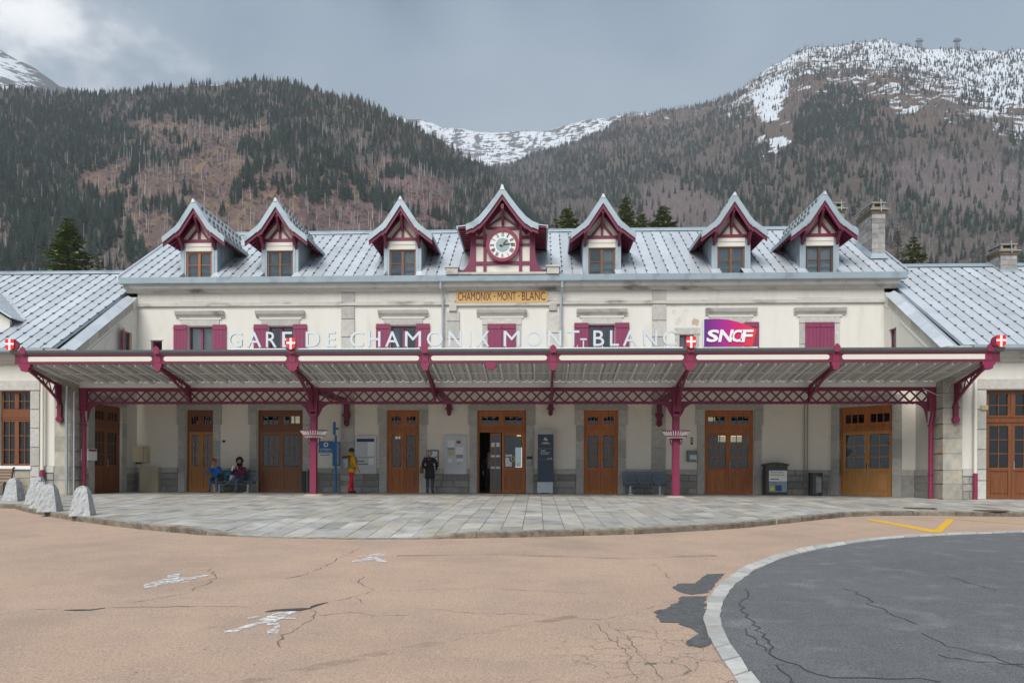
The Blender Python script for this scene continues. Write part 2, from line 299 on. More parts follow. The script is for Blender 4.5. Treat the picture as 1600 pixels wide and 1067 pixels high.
# ------------------------------------------------------------------ ground, road, forecourt
g = MB(); g.add([(-6000, -4.2, -.3), (6000, -4.2, -.3), (6000, 6000, -.3), (-6000, 6000, -.3)], [(0, 1, 2, 3)])
obj('ground', g, mat('valley_grass', (.10, .10, .05), .95, var=.3, scale=.3), kind='structure')
def road_material():
    m = mat('salmon_asphalt', (.455, .32, .236), .88, var=.06, scale=3, var2=.13, scale2=.3, bump=.35, bscale=110, tint=(.415, .30, .228), dirt=((.345, .255, .197), .7, .55, .8))
    t = m.node_tree; n = t.nodes; l = t.links.new; b = n['Principled BSDF']; src = b.inputs['Base Color'].links[0].from_socket
    g_ = n.new('ShaderNodeNewGeometry')
    gr = n.new('ShaderNodeTexNoise'); gr.inputs['Scale'].default_value = 55; gr.inputs['Detail'].default_value = 3; gr.inputs['Roughness'].default_value = .8; l(g_.outputs['Position'], gr.inputs[0])
    gm = n.new('ShaderNodeMapRange'); gm.inputs['From Min'].default_value = .3; gm.inputs['From Max'].default_value = .7; gm.inputs['To Min'].default_value = .62; gm.inputs['To Max'].default_value = 1.38; l(gr.outputs['Fac'], gm.inputs[0])
    sc_ = n.new('ShaderNodeVectorMath'); sc_.operation = 'SCALE'; l(src, sc_.inputs[0]); l(gm.outputs[0], sc_.inputs['Scale'])
    # crazing around the broken edge of the turning circle
    vo = n.new('ShaderNodeTexVoronoi'); vo.feature = 'DISTANCE_TO_EDGE'; vo.inputs['Scale'].default_value = 3.4; vo.inputs['Randomness'].default_value = 1
    wo = n.new('ShaderNodeTexNoise'); wo.inputs['Scale'].default_value = 4; l(g_.outputs['Position'], wo.inputs[0])
    ad = n.new('ShaderNodeVectorMath'); ad.operation = 'MULTIPLY_ADD'; ad.inputs[1].default_value = (.35, .35, 0); l(wo.outputs['Color'], ad.inputs[0]); l(g_.outputs['Position'], ad.inputs[2])
    l(ad.outputs[0], vo.inputs['Vector'])
    cr = n.new('ShaderNodeMapRange'); cr.inputs['From Min'].default_value = .022; cr.inputs['From Max'].default_value = .004; l(vo.outputs['Distance'], cr.inputs[0])
    c0 = onroad(1065, 1015)
    ds = n.new('ShaderNodeVectorMath'); ds.operation = 'DISTANCE'; ds.inputs[1].default_value = c0; l(g_.outputs['Position'], ds.inputs[0])
    dn = n.new('ShaderNodeMath'); dn.operation = 'MULTIPLY_ADD'; dn.inputs[1].default_value = 1.2; l(wo.outputs['Fac'], dn.inputs[0]); l(ds.outputs['Value'], dn.inputs[2])
    mk = n.new('ShaderNodeMapRange'); mk.inputs['From Min'].default_value = 1.75; mk.inputs['From Max'].default_value = 1.25; l(dn.outputs[0], mk.inputs[0])
    mm = n.new('ShaderNodeMath'); mm.operation = 'MULTIPLY'; l(cr.outputs[0], mm.inputs[0]); l(mk.outputs[0], mm.inputs[1])
    mi = n.new('ShaderNodeMixRGB'); mi.inputs['Color2'].default_value = (.13, .115, .10, 1); l(mm.outputs[0], mi.inputs[0]); l(sc_.outputs[0], mi.inputs['Color1']); l(mi.outputs[0], b.inputs['Base Color'])
    return m
rd = MB(); rd.add([(x, y, roadz(y)) for x, y in ((-300, -120), (300, -120), (300, -4.3), (-300, -4.3))], [(0, 1, 2, 3)])
road = obj('road', rd, road_material(), at=(0, 0, 0), kind='structure')
# turning circle of dark asphalt with its ring of pale setts
def asphalt_material():
    m = mat('grey_asphalt', (.13, .134, .137), .9, var=.2, scale=5, var2=.2, scale2=.5, bump=.6, bscale=120, dirt=((.21, .21, .21), 2.2, .55, .8))
    t = m.node_tree; n = t.nodes; l = t.links.new; b = n['Principled BSDF']; src = b.inputs['Base Color'].links[0].from_socket; g_ = n.new('ShaderNodeNewGeometry')
    gr = n.new('ShaderNodeTexNoise'); gr.inputs['Scale'].default_value = 60; gr.inputs['Roughness'].default_value = .8; l(g_.outputs['Position'], gr.inputs[0])
    gm = n.new('ShaderNodeMapRange'); gm.inputs['From Min'].default_value = .3; gm.inputs['From Max'].default_value = .72; gm.inputs['To Min'].default_value = .5; gm.inputs['To Max'].default_value = 1.6; l(gr.outputs['Fac'], gm.inputs[0])
    sc_ = n.new('ShaderNodeVectorMath'); sc_.operation = 'SCALE'; l(src, sc_.inputs[0]); l(gm.outputs[0], sc_.inputs['Scale']); l(sc_.outputs[0], b.inputs['Base Color'])
    return m
outer = [(1760, 829), (1600, 830), (1480, 834), (1400, 838), (1330, 845), (1260, 856), (1210, 868), (1166, 885), (1134, 905), (1115, 925), (1104, 945), (1100, 968), (1106, 993), (1122, 1022), (1142, 1052), (1165, 1083), (1215, 1135), (1330, 1240)]
inner = [(1760, 831), (1600, 832), (1480, 836.5), (1400, 841), (1332, 849), (1268, 861), (1222, 873), (1184, 889), (1156, 908), (1138, 927), (1128, 946), (1124, 967), (1131, 990), (1147, 1016), (1167, 1045), (1191, 1075), (1240, 1125), (1350, 1226)]
O3 = [onroad(*p) for p in outer]; I3 = [onroad(*p) for p in inner]
isl = MB(); far = [np.array([30., I3[0][1], 0]), np.array([30., I3[-1][1], 0])]
poly = [p for p in I3] + [far[1], far[0]]
isl.prism([(p[0], p[1]) for p in poly], 0, 0, ax='z'); isl = MB()
isl.add([(p[0], p[1], roadz(p[1]) + .008) for p in poly], [tuple(range(len(poly)))])
island = obj('asphalt_turning_area', isl, asphalt_material(), at=(0, 0, 0), kind='structure')
def resample(pts, step):
    pts = [np.array(p, float) for p in pts]; out_ = [pts[0]]; acc = 0
    d = [0]
    for a, b in zip(pts[:-1], pts[1:]): d.append(d[-1] + np.linalg.norm(b - a))
    k = max(1, int(round(d[-1] / step))); t = np.linspace(0, d[-1], k + 1)
    return [np.array([np.interp(q, d, [p[i] for p in pts]) for i in range(len(pts[0]))]) for q in t]
ring_pts = resample([np.concatenate([a, b]) for a, b in zip(O3, I3)], .56)
for a, b in zip(ring_pts[:-1], ring_pts[1:]):
    q = [a[:3] * .985 + b[:3] * .015, b[:3] * .985 + a[:3] * .015, b[3:] * .985 + a[3:] * .015, a[3:] * .985 + b[3:] * .015]
    q = [p + rng.normal(0, .006, 3) * (1, 1, 0) for p in q]; h = .02 + rng.uniform(-.006, .008)
    obj('sett', MB().hexa([(p[0], p[1], roadz(p[1]) - .1) for p in q] + [(p[0], p[1], roadz(p[1]) + h) for p in q]), RING, island)
# pavement: kerb line y(x), flagstones in columns running out from the building
KX = [-40, -13.64, -12.28, -9.61, -7.32, -5.25, -3.3, -1.7, -.28, 1.4, 3.44, 5.64, 7.59, 9.3, 10.2, 11.2, 13.84, 40]
KY = [-9.1, -9.18, -10.64, -12.99, -14.68, -15.95, -16.4, -16.5, -16.3, -15.84, -15.2, -13.95, -12.15, -10.55, -10.1, -9.98, -10.15, -10.3]
def ky(x): return float(np.interp(x, KX, KY))
def sstep(a, b, x):
    t = min(1, max(0, (x - a) / (b - a))); return t * t * (3 - 2 * t)
def dip(x): return sstep(-5.6, -4.0, x) * (1 - sstep(-1.0, .3, x))
def pz(x, y):
    z = SL * (min(y, YF) - YF)
    return z - dip(x) * .105 * sstep(3.2, .2, y - ky(x))
pv = MB(); xs = np.arange(-40, 40.1, .5)
for a, b in zip(xs[:-1], xs[1:]):
    for k in range(6):
        ya = [-.0 + (ky(a) + .06) * t / 6 for t in (k, k + 1)]; yb = [(ky(b) + .06) * t / 6 for t in (k, k + 1)]
        pv.add([(a, ya[1], pz(a, ya[1]) - .03), (b, yb[1], pz(b, yb[1]) - .03), (b, yb[0], pz(b, yb[0]) - .03), (a, ya[0], pz(a, ya[0]) - .03)], [(0, 1, 2, 3)])
pavement = obj('pavement', pv, mat('joint_sand', (.15, .145, .13), .95, var=.2), at=(0, 0, 0), kind='structure')
CW = .42; slabs = []
x = -22.0
while x < 22:
    x0, x1 = x + .006, x + CW - .006; xm = x + CW / 2
    yk = [ky(x0) + .30, ky(x1) + .30]; y = 0.0 if abs(xm) < 14.8 else -4.4
    y -= rng.uniform(0, .5); first = True
    while True:
        l_ = rng.uniform(.62, 1.05); y1 = y - l_
        last = y1 < max(yk) + .35
        a = [(x0, (yk[0] if last else y1 + .006)), (x1, (yk[1] if last else y1 + .006)), (x1, (0 if abs(xm) < 14.8 else -4.4) if first else y - .006), (x0, (0 if abs(xm) < 14.8 else -4.4) if first else y - .006)]
        tone = rng.choice([.72, .86, .95, 1., 1.06, 1.15, 1.25], p=[.04, .15, .22, .22, .2, .12, .05]) * rng.uniform(.95, 1.05)
        slabs.append((a, tone)); first = False; y = y1
        if last: break
    x += CW
def slab_px(a):
    q = [proj((p[0], p[1], pz(*p))) for p in a]; c = sum(p[0] for p in q) / 4
    if not -20 < c < 1620: return 0
    return abs(sum(q[i][0] * q[(i + 1) % 4][1] - q[(i + 1) % 4][0] * q[i][1] for i in range(4))) / 2
slabs.sort(key=lambda s_: -slab_px(s_[0])); rest = MB()
for i, (a, tone) in enumerate(slabs):
    j = rng.normal(0, .0022); hh = [pz(*p) + j + rng.normal(0, .001) for p in a]
    hx = [(p[0], p[1], h - .027) for p, h in zip(a, hh)] + [(p[0], p[1], h) for p, h in zip(a, hh)]
    if i < 300: obj('flagstone', MB().hexa(hx, 0, float(tone)), PAVE, pavement)
    else: rest.hexa(hx, 0, float(tone))
obj('flagstones', rest, PAVE, pavement, at=(0, 0, 0), kind='stuff')
kl = resample([np.array([x, ky(x)]) for x in np.linspace(-22, 22, 200)], 1.08)
for a, b in zip(kl[:-1], kl[1:]):
    t = (b - a) / np.linalg.norm(b - a); n_ = np.array([-t[1], t[0]]); a_ = a + t * .008; b_ = b - t * .008
    K = 5; V = []; dpm = dip((a[0] + b[0]) / 2)
    for i in range(K + 1):                    # rough-hewn face: inner top, outer top, rounded nose, foot
        p = a_ + (b_ - a_) * i / K; r1, r2 = rng.normal(0, .012, 2); zt = pz(p[0], p[1] + .3) - .0 - dip(p[0]) * .012
        p0 = p + n_ * .295; p1 = p + n_ * (.03 + r1); p2 = p + n_ * (r2 * .9); p3 = p + n_ * (.012 + r1)
        zr = roadz(p[1]); V += [(p0[0], p0[1], zt - .1), (p0[0], p0[1], zt), (p1[0], p1[1], zt + rng.normal(0, .003)), (p2[0], p2[1], max(zt - .03, zr + .004)), (p3[0], p3[1], zr - .06)]
    fc = [(5 * i + k, 5 * i + k + 1, 5 * i + 6 + k, 5 * i + 5 + k) for i in range(K) for k in range(4)] + [(0, 1, 2, 3, 4), tuple(5 * K + q for q in (4, 3, 2, 1, 0))]
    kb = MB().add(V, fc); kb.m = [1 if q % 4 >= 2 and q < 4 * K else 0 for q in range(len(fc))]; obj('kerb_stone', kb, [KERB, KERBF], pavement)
# road markings and damage lie on the road
def road_poly(name, px, m, dz, parent, jag=0., off=None):
    P = [onroad(*p) for p in px]
    if jag:
        q = []
        for a, b in zip(P, P[1:] + P[:1]):
            k = max(1, int(np.linalg.norm(b - a) / .07)); q += [a + (b - a) * i / k + rng.normal(0, jag, 3) * (1, 1, 0) for i in range(k)]
        P = q
    return obj(name, MB().add([(p[0], p[1], roadz(p[1]) + dz) for p in P], [tuple(range(len(P)))]), m, parent)
road_poly('yellow_line', [(1352, 811.5), (1362, 811), (1470, 829.5), (1456, 832)], YELLOW, .005, road)
road_poly('yellow_line', [(1456, 832), (1470, 832), (1492, 812), (1480, 811)], YELLOW, .0055, road)
road_poly('yellow_line', [(1488, 811), (1494, 811), (1700, 825), (1700, 826.5)], YELLOW, .006, road)
def walker_mark(parts, dz=.005):
    b = MB()
    for px in parts: P = [onroad(*p) for p in px]; b.add([(p[0], p[1], roadz(p[1]) + dz) for p in P], [tuple(range(len(P)))]); dz += .0005
    obj('painted_walking_figure', b, WPAINT, road)
walker_mark([[(224, 913), (240, 909), (250, 912), (243, 918), (226, 918.5)], [(238, 910), (262, 903), (296, 902), (326, 897.5), (325, 900), (300, 905), (282, 908), (262, 912), (240, 915)], [(262, 899), (282, 896), (278, 904), (265, 907), (260, 905)], [(270, 911), (295, 908), (296, 909.5), (270, 912.5)]])
walker_mark([[(350, 986), (366, 983), (384, 977), (408, 971), (412, 974), (380, 983), (366, 988.5), (352, 989)], [(405, 968), (432, 957), (455, 955), (464, 955.5), (445, 964), (432, 971), (412, 975)], [(386, 965), (410, 962), (412, 964), (388, 967.5)], [(417, 974), (436, 973), (438, 982), (434, 990), (418, 991), (417, 986), (430, 982), (428, 977), (418, 978)], [(438, 965), (462, 966), (462, 968), (438, 967)]])
walker_mark([[(549, 876.5), (566, 874), (582, 868), (590, 872), (568, 877), (552, 878.5)], [(575, 868), (590, 864.5), (602, 863.5), (603, 865), (592, 868.5), (582, 871)], [(586, 868), (598, 875), (607, 877.5), (592, 878.5), (582, 872)], [(560, 869), (580, 867.5), (580, 868.5), (560, 870)], [(592, 867.5), (607, 868), (606, 869), (592, 869)]])
def crack(px, wd, m=CRACK, dz=.004, jag=.03):
    P = resample([onroad(*p) for p in px], .12); n_ = len(P); A = []
    for i, p in enumerate(P):
        t = P[min(i + 1, n_ - 1)] - P[max(i - 1, 0)]; s_ = np.array([-t[1], t[0], 0]); s_ /= np.linalg.norm(s_) + 1e-9
        p = p + s_ * rng.normal(0, jag) * (0 < i < n_ - 1); wv = wd * (.55 + .9 * rng.random()) * (.35 if i in (0, n_ - 1) else 1)
        A += [(p + s_ * wv)[:2], (p - s_ * wv)[:2]]
    obj('crack', MB().add([(p[0], p[1], roadz(p[1]) + dz) for p in A], [(2 * i, 2 * i + 1, 2 * i + 3, 2 * i + 2) for i in range(n_ - 1)]), m, road)
crack([(100, 953), (140, 952), (164, 949.5)], .028); crack([(415, 956), (428, 953.5), (455, 952.5), (486, 950)], .055, jag=.015); crack([(484, 950.5), (498, 946), (512, 941)], .02)
for c in ([(512, 941), (545, 934), (572, 927), (584, 922), (570, 917), (560, 908), (568, 900)], [(0, 960), (50, 951), (100, 953)], [(164, 949), (230, 948.5), (330, 947.5), (400, 950)], [(200, 942), (250, 935), (300, 925), (310, 917), (330, 908), (338, 900), (325, 892), (335, 886)], [(484, 952), (492, 962), (480, 972), (465, 984), (440, 992), (434, 1003), (438, 1012)], [(492, 962), (530, 959), (560, 957), (585, 962), (640, 961)], [(556, 934), (570, 944), (640, 947)], [(640, 947), (700, 955), (760, 958), (860, 961), (900, 965), (945, 968)], [(440, 905), (470, 899), (500, 888), (530, 873), (566, 853)], [(945, 968), (985, 960), (1003, 950), (1022, 946)], [(925, 972), (945, 985), (960, 1002), (978, 1022), (985, 1040), (992, 1066)], [(945, 970), (968, 985), (985, 1005), (1000, 1025), (1030, 1050), (1034, 1067)], [(575, 925), (640, 922), (700, 919.5), (770, 920), (850, 923), (920, 928)], [(300, 985), (370, 975)], [(1020, 880), (1035, 893), (1048, 905)]):
    crack(c, .0068 if c[0][1] < 968 else .004, FINECRACK, .0042, .022)
def tyre(px, w_):
    P = resample([onroad(*p) for p in px], .3); A = []
    for i, p in enumerate(P):
        t_ = P[min(i + 1, len(P) - 1)] - P[max(i - 1, 0)]; s_ = np.array([-t_[1], t_[0], 0]); s_ /= np.linalg.norm(s_) + 1e-9; A += [(p + s_ * w_)[:2], (p - s_ * w_)[:2]]
    obj('tyre_mark', MB().add([(p[0], p[1], roadz(p[1]) + .002) for p in A], [(2 * i, 2 * i + 1, 2 * i + 3, 2 * i + 2) for i in range(len(P) - 1)]), TYRE, road)
tyre([(380, 1066), (540, 1032), (660, 1008), (770, 985), (900, 962)], .07); tyre([(620, 868), (780, 866), (960, 872), (1120, 868)], .1)
gum = MB()
for i in range(34):
    p = onroad(rng.uniform(20, 1050), 845 + 215 * rng.random() ** .7); r_ = rng.uniform(.004, .011); k_ = 6; ph = rng.uniform(0, 6)
    gum.add([(p[0] + r_ * rng.uniform(.6, 1.2) * math.cos(ph + 6.283 * i_ / k_), p[1] + r_ * rng.uniform(.6, 1.2) * math.sin(ph + 6.283 * i_ / k_), roadz(p[1]) + .003) for i_ in range(k_)], [tuple(range(k_))])
obj('trodden_spots', gum, CRACK, road, at=(0, 0, 0), kind='stuff')
road_poly('exposed_asphalt_patch', [(1104, 897), (1132, 896), (1118, 912), (1106, 926), (1082, 929), (1066, 926), (1050, 919), (1058, 912), (1085, 911)], PATCH, .004, road, .012)
road_poly('exposed_asphalt_patch', [(1064, 932), (1104, 931), (1102, 950), (1102, 972), (1084, 977), (1056, 973), (1034, 971), (1022, 956), (1042, 949), (1062, 939)], PATCH, .0045, road, .014)
road_poly('exposed_asphalt_patch', [(1060, 975), (1084, 974), (1104, 972), (1110, 992), (1116, 1006), (1092, 1012), (1072, 1006), (1074, 998), (1090, 990), (1080, 981)], PATCH, .005, road, .014)
def icrack(px, wd):
    P = resample([onroad(*p) for p in px], .12); A = []
    for i, p in enumerate(P):
        t = P[min(i + 1, len(P) - 1)] - P[max(i - 1, 0)]; s_ = np.array([-t[1], t[0], 0]); s_ /= np.linalg.norm(s_) + 1e-9; p = p + s_ * rng.normal(0, .03); wv = wd * rng.uniform(.5, 1.4); A += [(p + s_ * wv)[:2], (p - s_ * wv)[:2]]
    obj('crack', MB().add([(p[0], p[1], roadz(p[1]) + .0125) for p in A], [(2 * i, 2 * i + 1, 2 * i + 3, 2 * i + 2) for i in range(len(P) - 1)]), CRACK, island)
icrack([(1165, 921), (1172, 930), (1158, 939), (1155, 950), (1170, 965), (1182, 980), (1200, 1000), (1206, 1025), (1250, 1045), (1290, 1058), (1400, 1062), (1470, 1067)], .008)
icrack([(1165, 983), (1180, 1003), (1200, 1018)], .007); icrack([(1390, 959), (1415, 967), (1430, 976)], .008); icrack([(1440, 990), (1465, 1003), (1500, 1013), (1540, 1025), (1600, 1045)], .007)
icrack([(1475, 1025), (1482, 1032), (1540, 1035), (1600, 1040)], .008); icrack([(1210, 1040), (1236, 1063), (1245, 1075)], .007); icrack([(1320, 920), (1350, 935), (1375, 950), (1390, 959)], .007); icrack([(1480, 900), (1520, 912), (1560, 925)], .006)
mh_ = MB().lathe([(.42, 0), (.42, .012), (.38, .014)], n=20)
MH = mat('rusty_iron', (.12, .075, .055), .7, .3, var=.2, scale=12)
for u, v in ((1437, 794), (1548, 798)):
    p = onpav(u, v); o = obj('manhole_cover', MB().add([(a + p[0], b + p[1], c + pz(p[0], p[1])) for a, b, c in mh_.v], mh_.f), MH)
    tag(o, 'round rusty iron manhole cover set in the pavement before the ' + ('canopy end pier' if u < 1500 else 'right wing door'), 'manhole')

# ------------------------------------------------------------------ mountains
def vnoise(x, y, seed=0):
    def h(i, j): 
        q = np.sin(i * 127.1 + j * 311.7 + seed * 74.7) * 43758.5453; return q - np.floor(q)
    i, j = np.floor(x), np.floor(y); a, b = x - i, y - j; a = a * a * (3 - 2 * a); b = b * b * (3 - 2 * b)
    return h(i, j) * (1 - a) * (1 - b) + h(i + 1, j) * a * (1 - b) + h(i, j + 1) * (1 - a) * b + h(i + 1, j + 1) * a * b
def fbm(x, y, o=4, seed=0):
    s_ = 0; a = .5
    for k in range(o): s_ = s_ + a * vnoise(x * 2 ** k, y * 2 ** k, seed + k); a *= .5
    return s_ / (1 - .5 ** o)
class Hill:
    """slope rising from r0 metres to a ridge at r1(u) whose height gives the skyline v(u)"""
    def __init__(s, sky_pts, r0, r1, rough=.05, seed=0):
        s.u = [p[0] for p in sky_pts]; s.v = [p[1] for p in sky_pts]; s.r0 = r0; s.r1 = r1; s.rough = rough; s.seed = seed
    def pos(s, u, t):
        u = np.asarray(u, float); t = np.asarray(t, float)
        vs = np.interp(u, s.u, s.v); vs = vs + (fbm(u / 23, u * 0, 3, s.seed) - .5) * 7
        r1 = s.r1 * (1 + .12 * (fbm(u / 260, u * 0 + 3, 2, s.seed + 5) - .5)); tt = np.minimum(t, 1)
        r = s.r0 + (r1 - s.r0) * t
        e1 = (V0 - vs) / F; z1 = e1 * r1
        z = z1 * tt ** 1.06 + (fbm(u / 90 + tt * .6, tt * 6, 4, s.seed + 9) - .5) * s.rough * r1 * np.sin(np.pi * tt) ** .8
        z = np.where(t > 1, z1 - (t - 1) * (r1 - s.r0) * .5, z)
        a = (u - U0) / F
        return np.stack([CAM[0] + r * (FW[0] + RT[0] * a), CAM[1] + r * (FW[1] + RT[1] * a), CAM[2] + z], -1)
def inpoly(u, v, poly):
    c = np.zeros(np.shape(u), bool); n_ = len(poly); j = n_ - 1
    for i in range(n_):
        (xi, yi), (xj, yj) = poly[i], poly[j]
        c ^= ((yi > v) != (yj > v)) & (u < (xj - xi) * (v - yi) / (yj - yi + 1e-9) + xi); j = i
    return c
left = Hill([(-700, 40), (-300, 90), (0, 146), (100, 152), (190, 150), (240, 143), (300, 137), (345, 135), (400, 126), (440, 130), (480, 142), (540, 158), (580, 168), (605, 184), (640, 196), (680, 216), (720, 243), (765, 268), (820, 320), (900, 400), (1000, 500), (1150, 640), (1300, 720), (3000, 726)], 430, 1500, .05, 1)
right = Hill([(-600, 725), (300, 715), (450, 600), (560, 450), (640, 360), (700, 310), (770, 262), (800, 256), (850, 240), (900, 222), (940, 208), (975, 185), (1000, 181), (1050, 172), (1090, 165), (1140, 150), (1170, 128), (1200, 104), (1235, 84), (1262, 72), (1300, 72), (1340, 66), (1372, 60), (1400, 65), (1440, 74), (1500, 76), (1560, 78), (1600, 76), (1800, 40), (2300, 0)], 560, 2500, .045, 2)
saddle = Hill([(-400, 60), (480, 150), (560, 165), (620, 184), (660, 190), (700, 200), (745, 208), (800, 206), (850, 204), (890, 194), (930, 186), (960, 182), (1010, 178), (1200, 170), (2200, 150)], 2550, 3900, .03, 3)
peak = Hill([(-900, -200), (-200, -10), (-60, 55), (0, 82), (22, 97), (50, 108), (72, 122), (90, 136), (110, 142), (150, 150), (400, 250), (600, 300)], 2000, 3400, .05, 4)
def ground_colour(name, P):
    u, v = proj(P); e = fbm(P[:, 0] / 60, P[:, 2] / 60, 4, 11); e2 = fbm(P[:, 0] / 14, P[:, 2] / 9, 3, 21)
    grass = np.array([.21, .14, .09]); brush = np.array([.125, .084, .078]); pink = np.array([.165, .10, .105]); floor = np.array([.10, .083, .070]); snow = np.array([.64, .67, .71]); rock = np.array([.10, .095, .095])
    c = np.repeat(floor[None], len(u), 0); sn = np.full(len(u), -1.)
    if name == 'left':
        k = clearing(u, v, P)[:, None]; g2 = np.clip((e2 - .42) * 3.2, 0, 1)[:, None]; c = c * (1 - k) + k * (grass * g2 + brush * (1 - g2))
        pk = (inpoly(u, v, [(560, 320), (590, 285), (640, 265), (692, 280), (705, 340), (600, 365), (430, 380), (450, 330)]) * .7)[:, None]; c = c * (1 - pk) + pink * pk
    if name == 'right':
        br = (np.clip((270 - v) / 120, 0, 1) * .8)[:, None]; c = c * (1 - br) + br * (grass * .45 + brush * .4)
        pk = (inpoly(u, v, [(1380, 262), (1460, 240), (1620, 262), (1700, 330), (1500, 335), (1400, 300)]) | inpoly(u, v, [(1000, 290), (1060, 280), (1150, 330), (1130, 370), (1010, 350)]))[:, None]; c = np.where(pk, np.array([.15, .118, .113]), c)
        sn = snow_amount(u, v, P, True); hi = np.clip(sn + .8, 0, 1)[:, None]; c = c * (1 - hi * .6) + rock * hi * .6
    if name in ('saddle', 'peak'):
        c = np.repeat(rock[None], len(u), 0); sn = (.2 - (e2 - .5) * 1.6 - (e - .5) * 1.2) if name == 'saddle' else (.02 - (fbm((P[:, 0] + P[:, 2] * .8) / 120, P[:, 2] / 60, 3, 5) - .5) * 2.6)
    return np.concatenate([c, sn[:, None]], 1)
def clearing(u, v, P):
    e = (fbm(P[:, 0] / 70, P[:, 2] / 50, 4, 31) - .5) * 46; a = np.zeros(len(u))
    for poly in ([(275, 268), (350, 232), (440, 268), (480, 280), (560, 268), (610, 250), (650, 262), (695, 285), (705, 420), (230, 430), (190, 330), (150, 300)], [(200, 200), (260, 183), (300, 186), (330, 200), (360, 210), (420, 190), (425, 215), (372, 230), (350, 262), (290, 262), (240, 225)], [(118, 250), (190, 245), (255, 262), (230, 330), (140, 300), (110, 280)], [(395, 150), (440, 150), (436, 172), (400, 170)]):
        a = np.maximum(a, inpoly(u + e, v + e * .5, poly))
    return a
def snow_amount(u, v, P, raw=False):
    line = np.interp(u, [1000, 1100, 1150, 1200, 1260, 1330, 1420, 1500, 1600, 1900], [150, 150, 160, 165, 120, 128, 150, 175, 215, 240])
    e = fbm(P[:, 0] / 45, P[:, 2] / 22, 4, 41); e2 = fbm(P[:, 0] / 12, P[:, 2] / 8, 3, 51)
    d = (line - v) / 60 + (e - .5) * 2.6 + (e2 - .5) * 2.4 - .25
    s_ = d if raw else np.clip(d * 2.2 + .5, 0, 1)
    gl = np.maximum(inpoly(u + (e2 - .5) * 26, v, [(1172, 150), (1215, 120), (1240, 120), (1222, 165), (1212, 188), (1190, 190), (1180, 172)]), inpoly(u + (e2 - .5) * 40, v + (e - .5) * 20, [(1180, 215), (1215, 212), (1245, 222), (1218, 234), (1208, 252), (1196, 248), (1206, 232)]) * (e2 > .40))
    return np.where(gl > 0, np.maximum(d, .8), d) if raw else np.maximum(s_, gl)
def hill_mesh(name, h, colname, u0, u1, nu, nt_):
    U, T = np.meshgrid(np.linspace(u0, u1, nu), np.concatenate([np.linspace(0, 1, nt_), [1.03, 1.12, 1.3]])); P = h.pos(U.ravel(), T.ravel()); m_ = nt_ + 3
    me = bpy.data.meshes.new(name); ii, jj = np.meshgrid(np.arange(nu - 1), np.arange(m_ - 1)); k = (jj * nu + ii).ravel(); q = np.stack([k, k + 1, k + nu + 1, k + nu], 1)
    me.from_pydata(P.tolist(), [], q.tolist()); c = ground_colour(colname, P); a = me.attributes.new('ground', 'FLOAT_COLOR', 'POINT'); a.data.foreach_set('color', np.concatenate([c[:, :3], np.ones((len(c), 1))], 1).ravel()); a2 = me.attributes.new('snow', 'FLOAT', 'POINT'); a2.data.foreach_set('value', c[:, 3].astype(np.float32))
    me.polygons.foreach_set('use_smooth', [True] * len(me.polygons))
    m = bpy.data.materials.new(name + '_ground'); m.use_nodes = True; n = m.node_tree.nodes; l = m.node_tree.links.new; b = n['Principled BSDF']; b.inputs['Roughness'].default_value = .95; b.inputs['Specular IOR Level'].default_value = .1
    at = n.new('ShaderNodeAttribute'); at.attribute_name = 'ground'; ge = n.new('ShaderNodeNewGeometry'); no = n.new('ShaderNodeTexNoise'); no.inputs['Scale'].default_value = .14; no.inputs['Detail'].default_value = 8; no.inputs['Roughness'].default_value = .7; l(ge.outputs['Position'], no.inputs[0])
    mr = n.new('ShaderNodeMapRange'); mr.inputs['From Min'].default_value = .25; mr.inputs['From Max'].default_value = .75; mr.inputs['To Min'].default_value = .62; mr.inputs['To Max'].default_value = 1.3; l(no.outputs['Fac'], mr.inputs[0])
    s_ = n.new('ShaderNodeVectorMath'); s_.operation = 'SCALE'; l(at.outputs['Color'], s_.inputs[0]); l(mr.outputs[0], s_.inputs['Scale']); 
    sa = n.new('ShaderNodeAttribute'); sa.attribute_name = 'snow'; mpg = n.new('ShaderNodeMapping'); mpg.inputs['Scale'].default_value = (.022, .022, .075); mpg.inputs['Rotation'].default_value = (.15, .25, 0); l(ge.outputs['Position'], mpg.inputs[0])
    sn_ = n.new('ShaderNodeTexNoise'); sn_.inputs['Scale'].default_value = 1.; sn_.inputs['Detail'].default_value = 7; sn_.inputs['Roughness'].default_value = .68; l(mpg.outputs[0], sn_.inputs[0])
    ma = n.new('ShaderNodeMath'); ma.operation = 'MULTIPLY_ADD'; ma.inputs[1].default_value = 3.6; l(sn_.outputs['Fac'], ma.inputs[0]); l(sa.outputs['Fac'], ma.inputs[2])
    ms = n.new('ShaderNodeMapRange'); ms.inputs['From Min'].default_value = 1.78; ms.inputs['From Max'].default_value = 1.98; l(ma.outputs[0], ms.inputs[0])
    sm = n.new('ShaderNodeMixRGB'); sm.inputs['Color2'].default_value = (.64, .67, .71, 1); l(ms.outputs[0], sm.inputs[0]); l(s_.outputs[0], sm.inputs['Color1']); l(sm.outputs[0], b.inputs['Base Color'])
    me.materials.append(m); o = bpy.data.objects.new(name, me); COL.objects.link(o); tag(o, kind='structure'); return o
hill_mesh('wooded_hillside', left, 'left', -500, 1300, 420, 150)
hill_mesh('snowy_mountain', right, 'right', 300, 2100, 460, 190)
hill_mesh('snow_saddle', saddle, 'saddle', 300, 1300, 300, 110)
hill_mesh('snow_peak', peak, 'peak', -500, 400, 220, 110)

